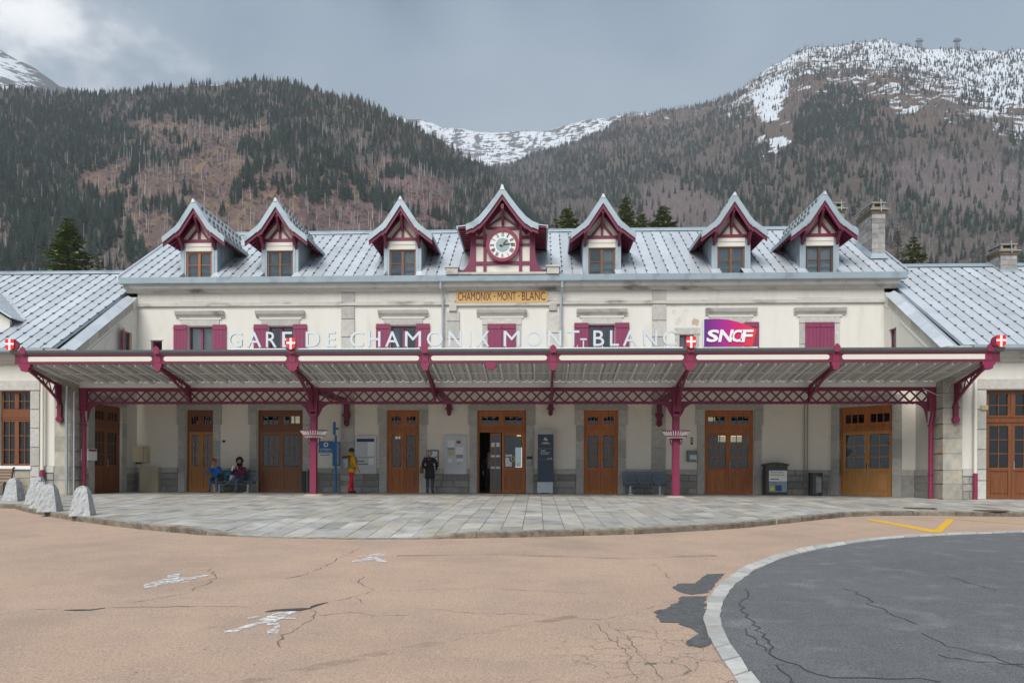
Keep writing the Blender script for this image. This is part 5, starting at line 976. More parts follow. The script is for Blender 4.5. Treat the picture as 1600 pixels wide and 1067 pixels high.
# ------------------------------------------------------------------ wings
WP = (9.45 - 5.05) / (2.3 + 4.75)             # wing roof pitch
def ret_pt(u, s_):                            # y of a photo column on the return wall
    r = ray(u, 700); return float((CAM + r * ((s_ * XC - CAM[0]) / r[0]))[1])
ya_d, yb_d = ret_pt(147, -1), ret_pt(190, -1)
def wing(s_):
    side_ = 'left' if s_ < 0 else 'right'
    wg = root('station_wing', (s_ * 22, -4.4, 0), 'lower cream station wing with zinc roof ' + ('behind the granite bollards' if s_ < 0 else 'with a tall wooden door at the pavement'), 'building')
    X = lambda a: s_ * a                      # a measured outwards from the middle of the station
    def bx(b, a0, a1, y0, y1, z0, z1): return b.box(min(X(a0), X(a1)), max(X(a0), X(a1)), y0, y1, z0, z1)
    def blk(a0, a1, y0, y1, z0, z1, m, nm='stone_block'): return block(wg, min(X(a0), X(a1)), max(X(a0), X(a1)), y0, y1, z0, z1, m, nm)
    y0 = -4.4
    if s_ < 0: op = (16.30, 17.42, 1.0, 3.62)
    else: op = (16.20, 18.0, 0.0, 3.62)
    hs = [(min(X(op[0]), X(op[1])), max(X(op[0]), X(op[1])), op[2], op[3])]
    obj('front_wall', wall_holes(min(X(15.42), X(30)), max(X(15.42), X(30)), -.3, 5.0, y0, y0 + .3, hs), PLASTER, wg)
    # inner return wall with its sloping parapet; y is the running coordinate
    xi = X(XC - .0) ; rh = []
    def zt(y): return 5.02 + (y + 4.4) * .645
    wy = (-1.02, -.42)
    b = MB(); pol = [(-4.4, -.3), (.0, -.3), (.0, zt(0)), (-4.4, zt(-4.4))]
    # wall as pieces around the small window
    xo = X(XC + .35)
    def sl(ya, yb, za, zb, slope=False):
        zb0, zb1 = (zt(ya), zt(yb)) if slope else (zb, zb)
        b.hexa([(min(xi, xo), ya, za), (max(xi, xo), ya, za), (max(xi, xo), yb, za), (min(xi, xo), yb, za), (min(xi, xo), ya, zb0), (max(xi, xo), ya, zb0), (max(xi, xo), yb, zb1), (min(xi, xo), yb, zb1)])
    if s_ > 0: sl(-4.38, wy[0], -.3, 0, True)
    else: sl(-4.38, ya_d, -.3, 0, True); sl(ya_d, yb_d, 3.32, 0, True); sl(yb_d, wy[0], -.3, 0, True)
    sl(wy[1], -.001, -.3, 0, True); sl(wy[0], wy[1], -.3, 5.3); sl(wy[0], wy[1], 6.33, 0, True)
    obj('return_wall', b, PLASTER, wg)
    ws = MB(); xw = X(XC + .12); f_ = .05
    for ya, yb, za, zb in ((wy[0], wy[0] + f_, 5.3, 6.33), (wy[1] - f_, wy[1], 5.3, 6.33), (wy[0] + f_, wy[1] - f_, 6.28, 6.33)): ws.box(xw - .03, xw + .03, ya, yb, za, zb)
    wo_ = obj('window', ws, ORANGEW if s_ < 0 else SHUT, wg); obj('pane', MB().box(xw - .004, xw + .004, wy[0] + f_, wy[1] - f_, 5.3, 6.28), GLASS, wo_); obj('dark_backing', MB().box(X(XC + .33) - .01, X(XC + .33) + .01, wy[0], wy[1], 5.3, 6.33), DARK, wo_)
    if s_ < 0:
        sh = obj('shutter', MB().box(0, .02, -.03, .25, .0, .02), SHUT, wg, at=(xi, wy[0] - .02, 5.3), rot=R(25))
        for k in range(4): obj('board', MB().box(0, .035, -.55 + k * .137, -.55 + k * .137 + .132, 0, 1.04), SHUT, sh)
    # moulded bands on the return wall that follow the slope
    bd = MB()
    for off, a0, a1 in ((-.85, -4.0, -1.35), (-.80, -.36, -.06)): bd.bar((xi - s_ * .012, a0, zt(a0) + off + .35), (xi - s_ * .012, a1, zt(a1) + off + .35), .03, .05)
    obj('raised_moulding', bd, PANEL, wg)
    # parapet stones and coping
    n_ = 7; ys = np.linspace(-4.7, -.38, n_ + 1)
    for a, c in zip(ys[:-1], ys[1:]):
        x0, x1 = min(xi - s_ * .03, xo), max(xi - s_ * .03, xo); a_, c_ = a + .004, c - .004
        obj('parapet_stone', MB().hexa([(x0, a_, zt(a_) - .33), (x1, a_, zt(a_) - .33), (x1, c_, zt(c_) - .33), (x0, c_, zt(c_) - .33), (x0, a_, zt(a_) + .02), (x1, a_, zt(a_) + .02), (x1, c_, zt(c_) + .02), (x0, c_, zt(c_) + .02)]), STONE, wg)
    xa, xb = X(XC - .1), X(XC + .55); x0, x1 = min(xa, xb), max(xa, xb); xm = (x0 + x1) / 2; ys = np.linspace(-4.8, -.34, 6)
    for a, c in zip(ys[:-1], ys[1:]):
        obj('coping_sheet', MB().add([(x0, a, zt(a) + .03), (x1, a, zt(a) + .03), (x1, c + .02, zt(c + .02) + .03), (x0, c + .02, zt(c + .02) + .03), (xm, a, zt(a) + .2), (xm, c + .02, zt(c + .02) + .2)], [(0, 4, 5, 3), (1, 2, 5, 4), (0, 1, 4), (2, 3, 5), (0, 3, 2, 1)]), ZINC, wg)
    blk(XC - .06, XC + .72, -4.86, -4.35, 4.72, 5.02, STONE, 'kneeler_stone')
    # corner pier
    obj('pier_core', MB().box(min(X(XC), X(XC + .6)), max(X(XC), X(XC + .6)), -4.462, -3.76, -.1, 4.65), OLDSTONE, wg)
    z = 0
    for h in (.5, .46, .55, .5, .48, .52, .5, .5, .42, .26):
        blk(XC - .03 + rng.uniform(-.008, .008), XC + .62, -4.47 + rng.uniform(-.01, .01), -3.75, z + .005, z + h - .005, OLDSTONE); z += h
    # eaves
    obj('eaves_cornice', MB().prism([(-4.4, 4.55), (-4.5, 4.55), (-4.55, 4.66), (-4.72, 4.72), (-4.76, 4.86), (-4.4, 4.86)], min(X(15.55), X(30)), max(X(15.55), X(30)), ax='x'), CORNICE, wg)
    obj('gutter', MB().prism([(-4.78, 4.87), (-4.95, 4.87), (-4.99, 4.92), (-4.99, 5.03), (-4.94, 5.03), (-4.78, 4.95)], min(X(15.5), X(30)), max(X(15.5), X(30)), ax='x'), ZINCD, wg)
    zinc_roof(wg, min(X(15.3), X(30)), max(X(15.3), X(30)), -4.76, 5.05, 2.3, 9.45, .43, .66)
    zinc_roof(wg, min(X(15.3), X(30)), max(X(15.3), X(30)), 9.3, 5.05, 2.3, 9.45, .43, 0)
    obj('ridge_cap', MB().prism([(2.05, 9.36), (2.06, 9.4), (2.3, 9.55), (2.54, 9.4), (2.55, 9.36), (2.3, 9.5)], min(X(15.3), X(30)), max(X(15.3), X(30)), ax='x'), ZINCD, wg)
    # a cross gable on the wing roof, only its near slope in view
    ga = 20.3 if s_ < 0 else 21.2; hw = 2.6; zr, ze = 7.9, 6.35; zy = lambda z: -4.76 + (z - 5.05) / WP
    for q in (-1, 1):
        g_ = MB(); p0 = X(ga); p1 = X(ga + q * hw)
        g_.add([(p0, zy(ze) - .75, zr), (p1, zy(ze) - .75, ze), (p1, zy(ze), ze), (p0, zy(zr), zr), (p0, zy(ze) - .75, zr + .05), (p1, zy(ze) - .75, ze + .05), (p1, zy(ze) + .05, ze + .05), (p0, zy(zr) + .05, zr + .05)], [(0, 1, 2, 3), (4, 5, 6, 7), (0, 1, 5, 4), (1, 2, 6, 5), (2, 3, 7, 6), (3, 0, 4, 7)])
        for k in range(1, 9):
            t = k / 9; a0 = (p0 + (p1 - p0) * t, zy(ze) - .74, zr + (ze - zr) * t + .06)
        yy = zy(ze) - .4
        while yy < zy(zr) - .3:
            t0 = 0; zend = max(ze, 5.05 + (yy + 4.76) * WP); t1 = (zr - zend) / (zr - ze)
            if t1 > .1: g_.bar((p0, yy, zr + .06), (p0 + (p1 - p0) * t1, yy, zr + (ze - zr) * t1 + .06), .02, .03, 1)
            yy += .42
        obj('cross_gable_slope', g_, [ZINC, SEAM], wg)
        obj('valley_flashing', MB().bar((p1 - (.12 * s_ * q), zy(ze) + .0, ze + .06), (p0, zy(zr) + .05, zr + .06), .32, .02, up=(0, -.5, .85)), ZINC, wg)
    gf = MB().prism([(X(ga - hw + .25), 5.6), (X(ga + hw - .25), 5.6), (X(ga + hw - .25), ze), (X(ga), zr - .12), (X(ga - hw + .25), ze)], zy(ze) - .45, zy(ze) - .35); obj('cross_gable_front', gf, PLASTER, wg)
    # window or door in the front
    for sd_, q in ((-1, op[0]), (1, op[1])):
        a0, a1 = (q - .34, q) if sd_ < 0 else (q, q + .34); z = .0 if s_ > 0 else .98
        if s_ > 0 or True:
            z = 0
            for h in (.62, .37, .66, .66, .66, .65): blk(a0, a1, -4.45, -4.2, z + .004, z + h - .004, STONE); z += h
    blk(op[0] - .36, op[1] + .36, -4.46, -4.2, 3.63, 3.98, STONE, 'lintel')
    a0 = op[0] - .34
    obj('dado_mortar', MB().box(min(X(15.42), X(a0)), max(X(15.42), X(a0)), -4.425, -4.39, -.2, 1.0), MORTAR, wg)
    for z0, h, nb_ in ((0, .26, 2), (.26, .24, 1), (.5, .24, 2)):
        xs_ = np.linspace(15.43, a0, nb_ + 1)
        for c, e_ in zip(xs_[:-1], xs_[1:]): blk(c + .008, e_ - .008, -4.45 + rng.uniform(-.01, .01), -4.39, z0 + .008, z0 + h - .008, DARKSTONE)
    blk(15.43, a0 - .005, -4.455, -4.39, .76, 1.0, STONE, 'dado_cap')
    if s_ < 0:
        for z0 in (.0, .28, .56):
            xs_ = np.linspace(op[0], op[1], 3 if z0 != .28 else 4)
            for c, e_ in zip(xs_[:-1], xs_[1:]): blk(c + .007, e_ - .007, -4.43 + rng.uniform(-.006, .006), -4.38, z0 + .007, z0 + .273, mat('buff_stone', (.38, .345, .27), .9, var=.2, rnd=.1, bump=.4) if 'buff_stone' not in bpy.data.materials else bpy.data.materials['buff_stone'])
        obj('window_sill', MB().box(X(op[1]) - .06, X(op[0]) + .06, -4.5, -4.2, .88, .985), WHITE, wg)
        cxw = X((op[0] + op[1]) / 2); hw_ = (op[1] - op[0]) / 2; b = MB(); yw = -4.3; 
        window(wg, cxw, 1.0, 2.62, 2 * hw_ - .01, yw, WINGWOOD, 2, 3, [(0.03, .97, BLIND)], .075, .07, GLASSR)
        window(wg, cxw, 2.92, 3.61, 2 * hw_ - .01, yw, WINGWOOD, 2, 2, [(0.03, .97, BLIND)], .075, .07, GLASSR)
        obj('window_transom', MB().box(cxw - hw_, cxw + hw_, yw - .02, yw + .08, 2.62, 2.92).box(cxw - hw_, cxw + hw_, yw - .035, yw - .02, 2.70, 2.80), WINGWOOD, wg)
        # narrow muntins of the casements
        mu = MB()
        for q in (-.5, .5):
            for z0, z1 in ((1.07, 2.55), (2.99, 3.54)): mu.box(cxw + q * hw_ - .016, cxw + q * hw_ + .016, yw + .004, yw + .028, z0, z1)
        obj('muntin', mu, WINGWOOD, wg)
    else:
        door(wg, X((op[0] + op[1]) / 2), -4.28, op[1] - op[0] - .01, WINGWOOD, H=3.6, lh=2.55, tz=(2.72, 3.5), cols=2, rows=3, tcols=2, panel_z=1.02)
        obj('door_muntin', MB().box(X(op[0]) + .08, X(op[1]) - .08, -4.275, -4.235, 3.1, 3.13), WINGWOOD, wg)
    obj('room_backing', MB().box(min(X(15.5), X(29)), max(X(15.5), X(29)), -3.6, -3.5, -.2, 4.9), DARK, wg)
    obj('end_gable', MB().prism([(-4.39, -.3), (9.0, -.3), (9.0, 5.1), (2.3, 9.35), (-4.39, 5.1)], X(29.7), X(29.95), ax='x'), PLASTER, wg); obj('rear_wall', MB().box(min(X(15.4), X(29.7)), max(X(15.4), X(29.7)), 8.7, 8.98, -.3, 5.1), PLASTER, wg)
    # downpipe: cream above, maroon shoe below
    xp = X(15.78)
    obj('downpipe', MB().tube([(xp, -4.8, 4.9), (xp, -4.6, 4.5), (xp, -4.56, 4.3), (xp, -4.56, .86)], .055, 10), CREAM, wg); obj('downpipe_shoe', MB().cyl((xp, -4.56, 0), (xp, -4.56, .86), .07, n=10), PINKM, wg)
    return wg
WL = wing(-1); WR = wing(1)
# left return door (opens on the covered way), surround and dado of the return walls
ya, yb = ya_d, yb_d
obj('room_backing', MB().box(-XC - .8, -XC - .75, ya - .2, yb + .2, 0, 3.4), DARK, WL)
dl = door(WL, -XC - .08, (ya + yb) / 2, abs(yb - ya), WOODD, rot=R(90), cols=3, leafm=mat('red_brown_wood', (.22, .075, .03), .5, var=.2, scale=5, stretch=(9, 9, .7)))
for y0, y1 in ((ya - .36, ya - .002), (yb + .002, yb + .34)):
    z = 0
    for h in (.78, .60, .70, .62, .62): obj('stone_block', MB().box(-XC - .05, -XC + .03, y0, y1, z + .004, z + h - .004), STONE, WL); z += h
obj('lintel', MB().box(-XC - .05, -XC + .03, ya - .36, yb + .34, 3.33, 3.65), STONE, WL)
for y0, y1 in ((-3.72, ya - .37), (yb + .35, -.06)):
    if y1 - y0 > .1:
        obj('dado_cap', MB().box(-XC - .05, -XC + .03, y0, y1, .76, .975), STONE, WL)
        for z0 in (0, .25, .5): obj('stone_block', MB().box(-XC - .05, -XC + .02 + rng.uniform(0, .02), y0 + .005, y1 - .005, z0 + .005, z0 + .245), DARKSTONE, WL)
# right: a splayed wall at 45 degrees carries the oak door
A = np.array([12.68, -.0]); Bq = np.array([XC, -2.55]); th = math.atan2(Bq[1] - A[1], Bq[0] - A[0]); LN = np.linalg.norm(Bq - A); dv = (Bq - A) / LN; nv_ = np.array([dv[1], -dv[0]])
def on_splay(u):                              # distance along the splayed wall for a photo column
    r = ray(u, 700); k = np.linalg.solve(np.array([[r[0], -dv[0]], [r[1], -dv[1]]]), A - CAM[:2]); return float(k[1])
d0, d1 = on_splay(1312), on_splay(1395)
sp = obj('splayed_wall', wall_holes(0, LN, -.2, 4.1, 0, .3, [(d0, d1, 0, 3.36)]), PLASTERG, main, at=(A[0], A[1], 0), rot=th)
dS = door(main, A[0] + dv[0] * (d0 + d1) / 2 - dv[1] * .1, A[1] + dv[1] * (d0 + d1) / 2 + dv[0] * .1, d1 - d0 - .01, WOOD, rot=th, H=3.35, lh=2.42, cols=2, leafm=WOODL)
obj('lock_plate', MB().box(-.02, .04, -.012, .012, 1.0, 1.22).box(-.0, .12, -.05, -.03, 1.12, 1.14), BLACK, dS)
for x0, x1 in ((d0 - .33, d0), (d1, d1 + .33)):
    z = 0
    for h in (.78, .62, .70, .62, .64): obj('stone_block', MB().box(x0, x1, -.05 + rng.uniform(-.005, .005), .1, z + .004, z + h - .004), STONE, sp); z += h
obj('lintel', MB().box(d0 - .33, d1 + .33, -.05, .1, 3.365, 3.7), STONE, sp)
for x0, x1 in ((.02, d0 - .335), (d1 + .335, LN - .02)):
    if x1 - x0 > .1:
        obj('dado_cap', MB().box(x0, x1, -.05, .02, .76, .975), STONE, sp); obj('stone_block', MB().box(x0, x1, -.04, .02, 0, .755), DARKSTONE, sp)
for y0, y1 in ((-3.74, Bq[1] - .02),):
    obj('dado_cap', MB().box(XC - .05, XC + .03, y0, y1, .76, .975), STONE, WR)
    for z0 in (0, .25, .5): obj('stone_block', MB().box(XC - .04 + rng.uniform(-.01, .01), XC + .03, y0, y1, z0 + .005, z0 + .245), DARKSTONE, WR)
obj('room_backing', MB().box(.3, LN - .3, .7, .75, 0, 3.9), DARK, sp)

# ------------------------------------------------------------------ canopy
cn = root('station_canopy', (0, -4, 0), 'maroon iron canopy with lattice girder, two posts and pale fascia across the station front', 'canopy')
YT, YE = -4.0, -6.4; BX = [-15.17, -10.78, -6.4, -2.16, 1.87, 6.12, 10.57, 15.15]; EX = 15.5
ZF0, ZF1 = 4.27, 4.66                         # fascia bottom and top
# girder
tr = obj('lattice_girder', MB().box(-14.78, 14.78, YT - .06, YT + .06, 3.65, 3.75).box(-14.78, 14.78, YT - .03, YT + .03, 3.625, 3.65).box(-14.78, 14.78, YT - .06, YT + .06, 3.19, 3.255).box(-14.78, 14.78, YT - .03, YT + .03, 3.255, 3.275), MAROON, cn)
nX = 76; px_ = 29.4 / nX; first = None
for i in range(nX):
    x = -14.7 + px_ * (i + .5)
    if first is None: first = obj('lattice_cross', MB().bar((x - px_ / 2, YT - .012, 3.26), (x + px_ / 2, YT - .012, 3.645), .02, .058, up=(0, 0, 1)).bar((x + px_ / 2, YT + .012, 3.26), (x - px_ / 2, YT + .012, 3.645), .02, .058, up=(0, 0, 1)), MAROON, tr); fb = WORLD[first.name]
    else: inst('lattice_cross', first, tr, (fb[0] + px_ * i, fb[1], fb[2]))
dr = MB()
for i in range(150): x = -14.7 + 29.4 * (i + .5) / 150; dr.prism([(x - .05, 3.2), (x + .05, 3.2), (x, 3.165)], YT - .01, YT + .01)
obj('scalloped_edge', dr, MAROON, tr)
obj('rear_beam', MB().box(-14.75, 14.75, YT - .09, YT + .1, 3.755, 4.02), RAFT, cn)
# fascia
fa = obj('fascia', MB().box(-EX, EX, YE, YE + .05, ZF0, ZF1 - .08).box(-EX, EX, YE - .025, YE, ZF0, ZF0 + .05).box(-EX, EX, YE - .025, YE, ZF1 - .13, ZF1 - .08), MAROON, cn)
ends = BX[:]; ends[0] = -EX + .18; ends[-1] = EX - .2
for a, b in zip(ends[:-1], ends[1:]):
    k = []; z0, z1 = ZF0 + .078, ZF1 - .155; r_ = (z1 - z0) / 2; x0, x1 = a + .19 + r_, b - .19 - r_
    for i in range(9): t = math.pi / 2 + math.pi * i / 8; k.append((x0 + r_ * math.cos(t), (z0 + z1) / 2 + r_ * math.sin(t)))
    for i in range(9): t = -math.pi / 2 + math.pi * i / 8; k.append((x1 + r_ * math.cos(t), (z0 + z1) / 2 + r_ * math.sin(t)))
    obj('fascia_panel', MB().prism(k, YE - .012, YE - .001), PANEL, fa)
for a in np.arange(-15.6, 15.5, 3.9): obj('gutter', MB().prism([(YE + .05, ZF1 - .08), (YE - .03, ZF1 - .08), (YE - .1, ZF1 - .02), (YE - .12, ZF1 + .04), (YE + .05, ZF1 + .04)], a + .002, min(a + 3.898, 15.6), ax='x'), mat('lead_grey_gutter', (.16, .18, .19), .5, .3, var=.15) if 'lead_grey_gutter' not in bpy.data.materials else bpy.data.materials['lead_grey_gutter'], cn)
# roof of corrugated sheet on rafters, falling from the eaves to the girder, then rising to the wall
def zc(y): return 4.30 + (y - YE) / (YT - YE) * (3.93 - 4.30) if y < YT else 3.93 + (y - YT) / 4 * .55
k = 0; x = -15.45; W_ = .90; shs = []
prof = lambda xx: .035 if (xx * 1.0 / .225) % 1 > .5 else 0
while x < 15.44:
    x1 = min(x + W_, 15.45); P = []; n_ = 4
    for i in range(n_ + 1):
        xa = x + (x1 - x) * i / n_
        if i: P.append((xa - .0 + (.012 if i == n_ else -.004), 0))
        if i == n_: P += [(xa + .013, .048), (xa + .06, .048)]
        if i < n_: P += [(xa + .03, .045), (xa + (x1 - x) / n_ - .06, .045)] if False else [(xa + .001, .045), (xa + .07, .045), (xa + .10, 0)]
    for ya, yb, nm in ((YE + .05, YT - .1, 0), (YT + .1, -.02, 1)):
        if nm and abs((x + x1) / 2) > 14.6: continue
        b = MB(); m_ = len(P)
        if nm: b.hexa([(x, ya, zc(ya)), (x1, ya, zc(ya)), (x1, yb, zc(yb)), (x, yb, zc(yb)), (x, ya, zc(ya) + .03), (x1, ya, zc(ya) + .03), (x1, yb, zc(yb) + .03), (x, yb, zc(yb) + .03)])
        else:
            V = [(p[0], ya, zc(ya) + p[1]) for p in P] + [(p[0], yb, zc(yb) + p[1]) for p in P]; b.add(V, [(i, i + 1, m_ + i + 1, m_ + i) for i in range(m_ - 1)])
        obj('roof_sheet', b, SOFFIT, cn)
    x = x1
x = -15.3
while x < 15.4:
    if abs(x) < 14.7: pass
    obj('rafter', MB().hexa([(x - .025, YE + .06, zc(YE + .06) - .1), (x + .025, YE + .06, zc(YE + .06) - .1), (x + .025, YT - .1, zc(YT - .1) - .08), (x - .025, YT - .1, zc(YT - .1) - .08), (x - .025, YE + .06, zc(YE) - .0), (x + .025, YE + .06, zc(YE) - .0), (x + .025, YT - .1, zc(YT - .1)), (x - .025, YT - .1, zc(YT - .1))]), RAFT, cn); x += .535
obj('purlin', MB().box(-15.4, 15.4, -5.25, -5.21, zc(-5.23) - .035, zc(-5.23) + .0), RAFT, cn)
# cantilever brackets
def bracket(x, foot, yb, fw_=.14, mid=False):
    """foot = height of the lower end at the girder or pier plane yb"""
    ytip = YE + .02; zt0, zt1 = zc(ytip) - .06, 3.80
    chord = [];  n_ = 9; ze = 3.34 if mid else foot + .55; zl = 3.2 if mid else foot + .2
    for i in range(n_ + 1):
        t = i / n_; y = ytip + (yb - ytip) * t; chord.append((y, zt0 - .11 - (zt0 - .11 - ze) * t ** 1.35 if t < .999 else ze - .05))
    b = MB(); tw = .035
    top = lambda y: zt0 + (zt1 - zt0) * (y - ytip) / (yb - ytip)
    b.hexa([(x - tw, ytip, zt0 - .09), (x + tw, ytip, zt0 - .09), (x + tw, yb, zt1 - .09), (x - tw, yb, zt1 - .09), (x - tw, ytip, zt0), (x + tw, ytip, zt0), (x + tw, yb, zt1), (x - tw, yb, zt1)])
    for (y0, z0), (y1, z1) in zip(chord[:-1], chord[1:]): b.bar((x, y0, z0), (x, y1, z1), .075, .06)
    yc = yb - .32                              # solid spandrel at the root
    b.prism([(yc, top(yc) - .05), (yb, zt1 - .05), (yb, zl), (yb - .09, zl), (yb - .12, zl + (.06 if mid else .25)), (yb - .2, zl + (.14 if mid else .42)), (yc, np.interp(yc, [c[0] for c in chord], [c[1] for c in chord]))], x - .03, x + .03, ax='x')
    o = obj('bracket', b, MAROON, cn)
    lt = MB()
    ysr = np.linspace(ytip + .12, yc, 9)
    lo = lambda y: float(np.interp(y, [c[0] for c in chord], [c[1] for c in chord]))
    for i, (a, c) in enumerate(zip(ysr[:-1], ysr[1:])): lt.bar((x, a, lo(a)), (x, c, top(c) - .06), .03, .03) if i % 2 else lt.bar((x, a, top(a) - .06), (x, c, lo(c)), .03, .03)
    obj('strut', lt, MAROON, o)
    if not mid: obj('bracket_foot', MB().box(x - .07, x + .07, yb - .12, yb - .0, foot + .12, foot + .55).box(x - .09, x + .09, yb - .14, yb, foot + .40, foot + .46).box(x - .05, x + .05, yb - .1, yb, foot, foot + .12), MAROON, o)
    # shaped block under the fascia
    obj('fascia_block', MB().prism([(x - fw_, ZF0), (x + fw_, ZF0), (x + fw_, ZF0 - .08), (x + fw_ * .75, ZF0 - .12), (x + fw_ * .68, ZF0 - .2), (x + fw_ * .3, ZF0 - .24), (x - fw_ * .3, ZF0 - .24), (x - fw_ * .68, ZF0 - .2), (x - fw_ * .75, ZF0 - .12), (x - fw_, ZF0 - .08)], YE - .035, YE + .12), PINKM, o)
    obj('fascia_post', MB().box(x - .1, x + .1, YE - .03, YE - .013, ZF0 + .05, ZF1 - .08).prism([(x - .09, ZF1 - .08), (x + .09, ZF1 - .08), (x + .1, ZF1 + .08), (x + .05, ZF1 + .13), (x, ZF1 + .17), (x - .05, ZF1 + .13), (x - .1, ZF1 + .08)], YE - .135, YE - .121), PINKM, o)
for i, x in enumerate(BX): bracket(x, 2.45 if i in (2, 5) else (2.6 if i in (0, 7) else 3.2), YT if i not in (0, 7) else -4.48, .19 if i in (0, 2, 5, 7) else .13, i in (1, 3, 4, 6))
obj('fascia_block', MB().prism([(-.26, ZF0), (.1, ZF0), (.1, ZF0 - .08), (.04, ZF0 - .13), (.02, ZF0 - .2), (-.18, ZF0 - .2), (-.2, ZF0 - .13), (-.26, ZF0 - .08)], YE - .035, YE + .12), PINKM, cn)
for x in (BX[0], BX[7]): obj('bracket_rosette', MB().disc((x, 2.62), .11, -4.62, 14, 0, .14).disc((x, 2.62), .045, -4.64, 10, 0, .02), PINKM, cn)
# posts
for x in (BX[2], BX[5]):
    ps = obj('post', MB().box(x - .105, x + .105, YT - .105, YT + .105, .06, 2.75).box(x - .135, x + .135, YT - .14, YT + .14, 2.75, 3.2).box(x - .15, x + .15, YT - .15, YT + .15, 3.2, 3.76).box(x - .135, x - .105, YT - .04, YT + .04, .06, 2.75), PINKM, cn)
    st = MB()
    for z in np.arange(.12, 2.15, .085):
        for dx in (-.07, .0, .07): st.box(x + dx - .012, x + dx + .012, YT - .117, YT - .105, z, z + .024)
    obj('rivets', st, PINKM, ps)
    obj('post_base', MB().lathe([(.36, 0), (.34, .03), (.2, .06)], (x, YT, -.002), 16), mat('pale_post_base', (.42, .38, .32), .9) if 'pale_post_base' not in bpy.data.materials else bpy.data.materials['pale_post_base'], ps)
    for s_ in (-1, 1): obj('knee_brace', MB().prism([(x + s_ * .14, 2.75), (x + s_ * .14, 3.22), (x + s_ * .62, 3.22), (x + s_ * .45, 3.16), (x + s_ * .30, 3.05), (x + s_ * .23, 2.9)], YT - .03, YT + .03), MAROON, ps)
    bk = root('flower_basket', (x, YT, 1.95), 'empty iron flower basket ringing the maroon canopy post ' + ('beside the blue bus stop pole' if x < 0 else 'beside the empty three seat bench'), 'basket', 'baskets on the canopy posts')
    rg = MB(); n_ = 40
    for r_, z in ((.46, 2.26), (.36, 2.08), (.22, 2.0)):
        for i in range(n_): a0, a1 = 6.2832 * i / n_, 6.2832 * (i + 1) / n_; rg.bar((x + r_ * math.cos(a0), YT + r_ * math.sin(a0), z), (x + r_ * math.cos(a1), YT + r_ * math.sin(a1), z), .02, .035)
    rg.lathe([(.17, 1.98), (.25, 1.99), (.25, 2.01), (.17, 2.01)], (x, YT, 0), 16)
    obj('hoop', rg, PINKM, bk); sp_ = MB()
    for i in range(32): a0 = 6.2832 * i / 32; c, s_ = math.cos(a0), math.sin(a0); sp_.tube([(x + .46 * c, YT + .46 * s_, 2.25), (x + .38 * c, YT + .38 * s_, 2.16), (x + .30 * c, YT + .30 * s_, 2.04), (x + .22 * c, YT + .22 * s_, 2.01)], .017, 5)
    obj('rods', sp_, WHITE, bk)
    for a0 in (.78, 2.36, 3.93, 5.5): obj('scroll_bracket', MB().tube([(x + .15 * math.cos(a0), YT + .15 * math.sin(a0), 1.78), (x + .24 * math.cos(a0), YT + .24 * math.sin(a0), 1.86), (x + .22 * math.cos(a0), YT + .22 * math.sin(a0), 1.99)], .016), PINKM, bk)
# end posts (rainwater pipes against the returns) and wall corbels
for s_ in (-1, 1):
    x = s_ * 14.62
    obj('end_post', MB().cyl((x, YT, 0), (x, YT, 2.5), .075, n=10).cyl((x, YT, 2.5), (x + s_ * .06, YT, 2.8), .075, n=10).cyl((x + s_ * .06, YT, 2.8), (x + s_ * .06, YT, 3.75), .075, n=10).cyl((x, YT, .8), (x, YT, .86), .1, n=10).cyl((x, YT, 2.42), (x, YT, 2.5), .1, n=10).box(x - .12 + s_ * .02, x + .12 + s_ * .02, YT - .07, YT + .07, 2.95, 3.75), PINKM, cn)
    obj('knee_brace', MB().prism([(x - s_ * .12, 2.55), (x - s_ * .12, 3.22), (x - s_ * .58, 3.22), (x - s_ * .36, 3.14), (x - s_ * .22, 3.0), (x - s_ * .17, 2.8)], YT - .03, YT + .03), MAROON, cn)
for x in (-6.19, -2.1, 1.9, 6.14):
    big = abs(x) > 5
    obj('wall_corbel', MB().box(x - .09, x + .09, -.3, -.055, 2.85 if big else 3.2, 3.6).box(x - .14, x + .14, -.34, -.055, 3.0 if big else 3.3, 3.12 if big else 3.36).lathe([(.02, 2.62), (.1, 2.68), (.12, 2.75), (.09, 2.85)] if big else [(.02, 3.05), (.08, 3.1), (.09, 3.2)], (x, -.18, 0), 10).box(x - .05, x + .05, YT + .06, -.3, 3.5, 3.72), MAROON, cn)
for x0, x1 in ((-13.4, -11.6), (-3.4, -2.6), (-5.2, -3.6), (3., 4.8), (8.2, 9.8)): obj('tube_lamp', MB().box(x0, x1, -1.2, -1.12, 3.62, 3.68).box(x0 + .2, x0 + .23, -1.18, -1.14, 3.68, 4.2).box(x1 - .23, x1 - .2, -1.18, -1.14, 3.68, 4.2), RAFT, cn)
# shields with a white cross
for i in (0, 2, 5, 7):
    x = BX[i] if i not in (0, 7) else (-15.55 if i == 0 else 15.42); z = ZF1 + .22 if i not in (0, 7) else ZF1 + .22; y = YE - .2; hw = .145
    sh = obj('shield', MB().prism([(x - hw, z + .17), (x + hw, z + .17), (x + hw, z - .11), (x + .09, z - .16), (x, z - .21), (x - .09, z - .16), (x - hw, z - .11)], y, y + .03), RED, cn)
    obj('cross', MB().box(x - .035, x + .035, y - .006, y - .001, z - .185, z + .17).box(x - hw, x - .0352, y - .006, y - .001, z - .02, z + .045).box(x + .0352, x + hw, y - .006, y - .001, z - .02, z + .045), WHITE, sh)
    obj('shield_stay', MB().disc((x + (.12 if i in (0,) else -.1 if i == 7 else 0), z - .02), .17, y + .032, 14, 0, .06), MAROON, sh)

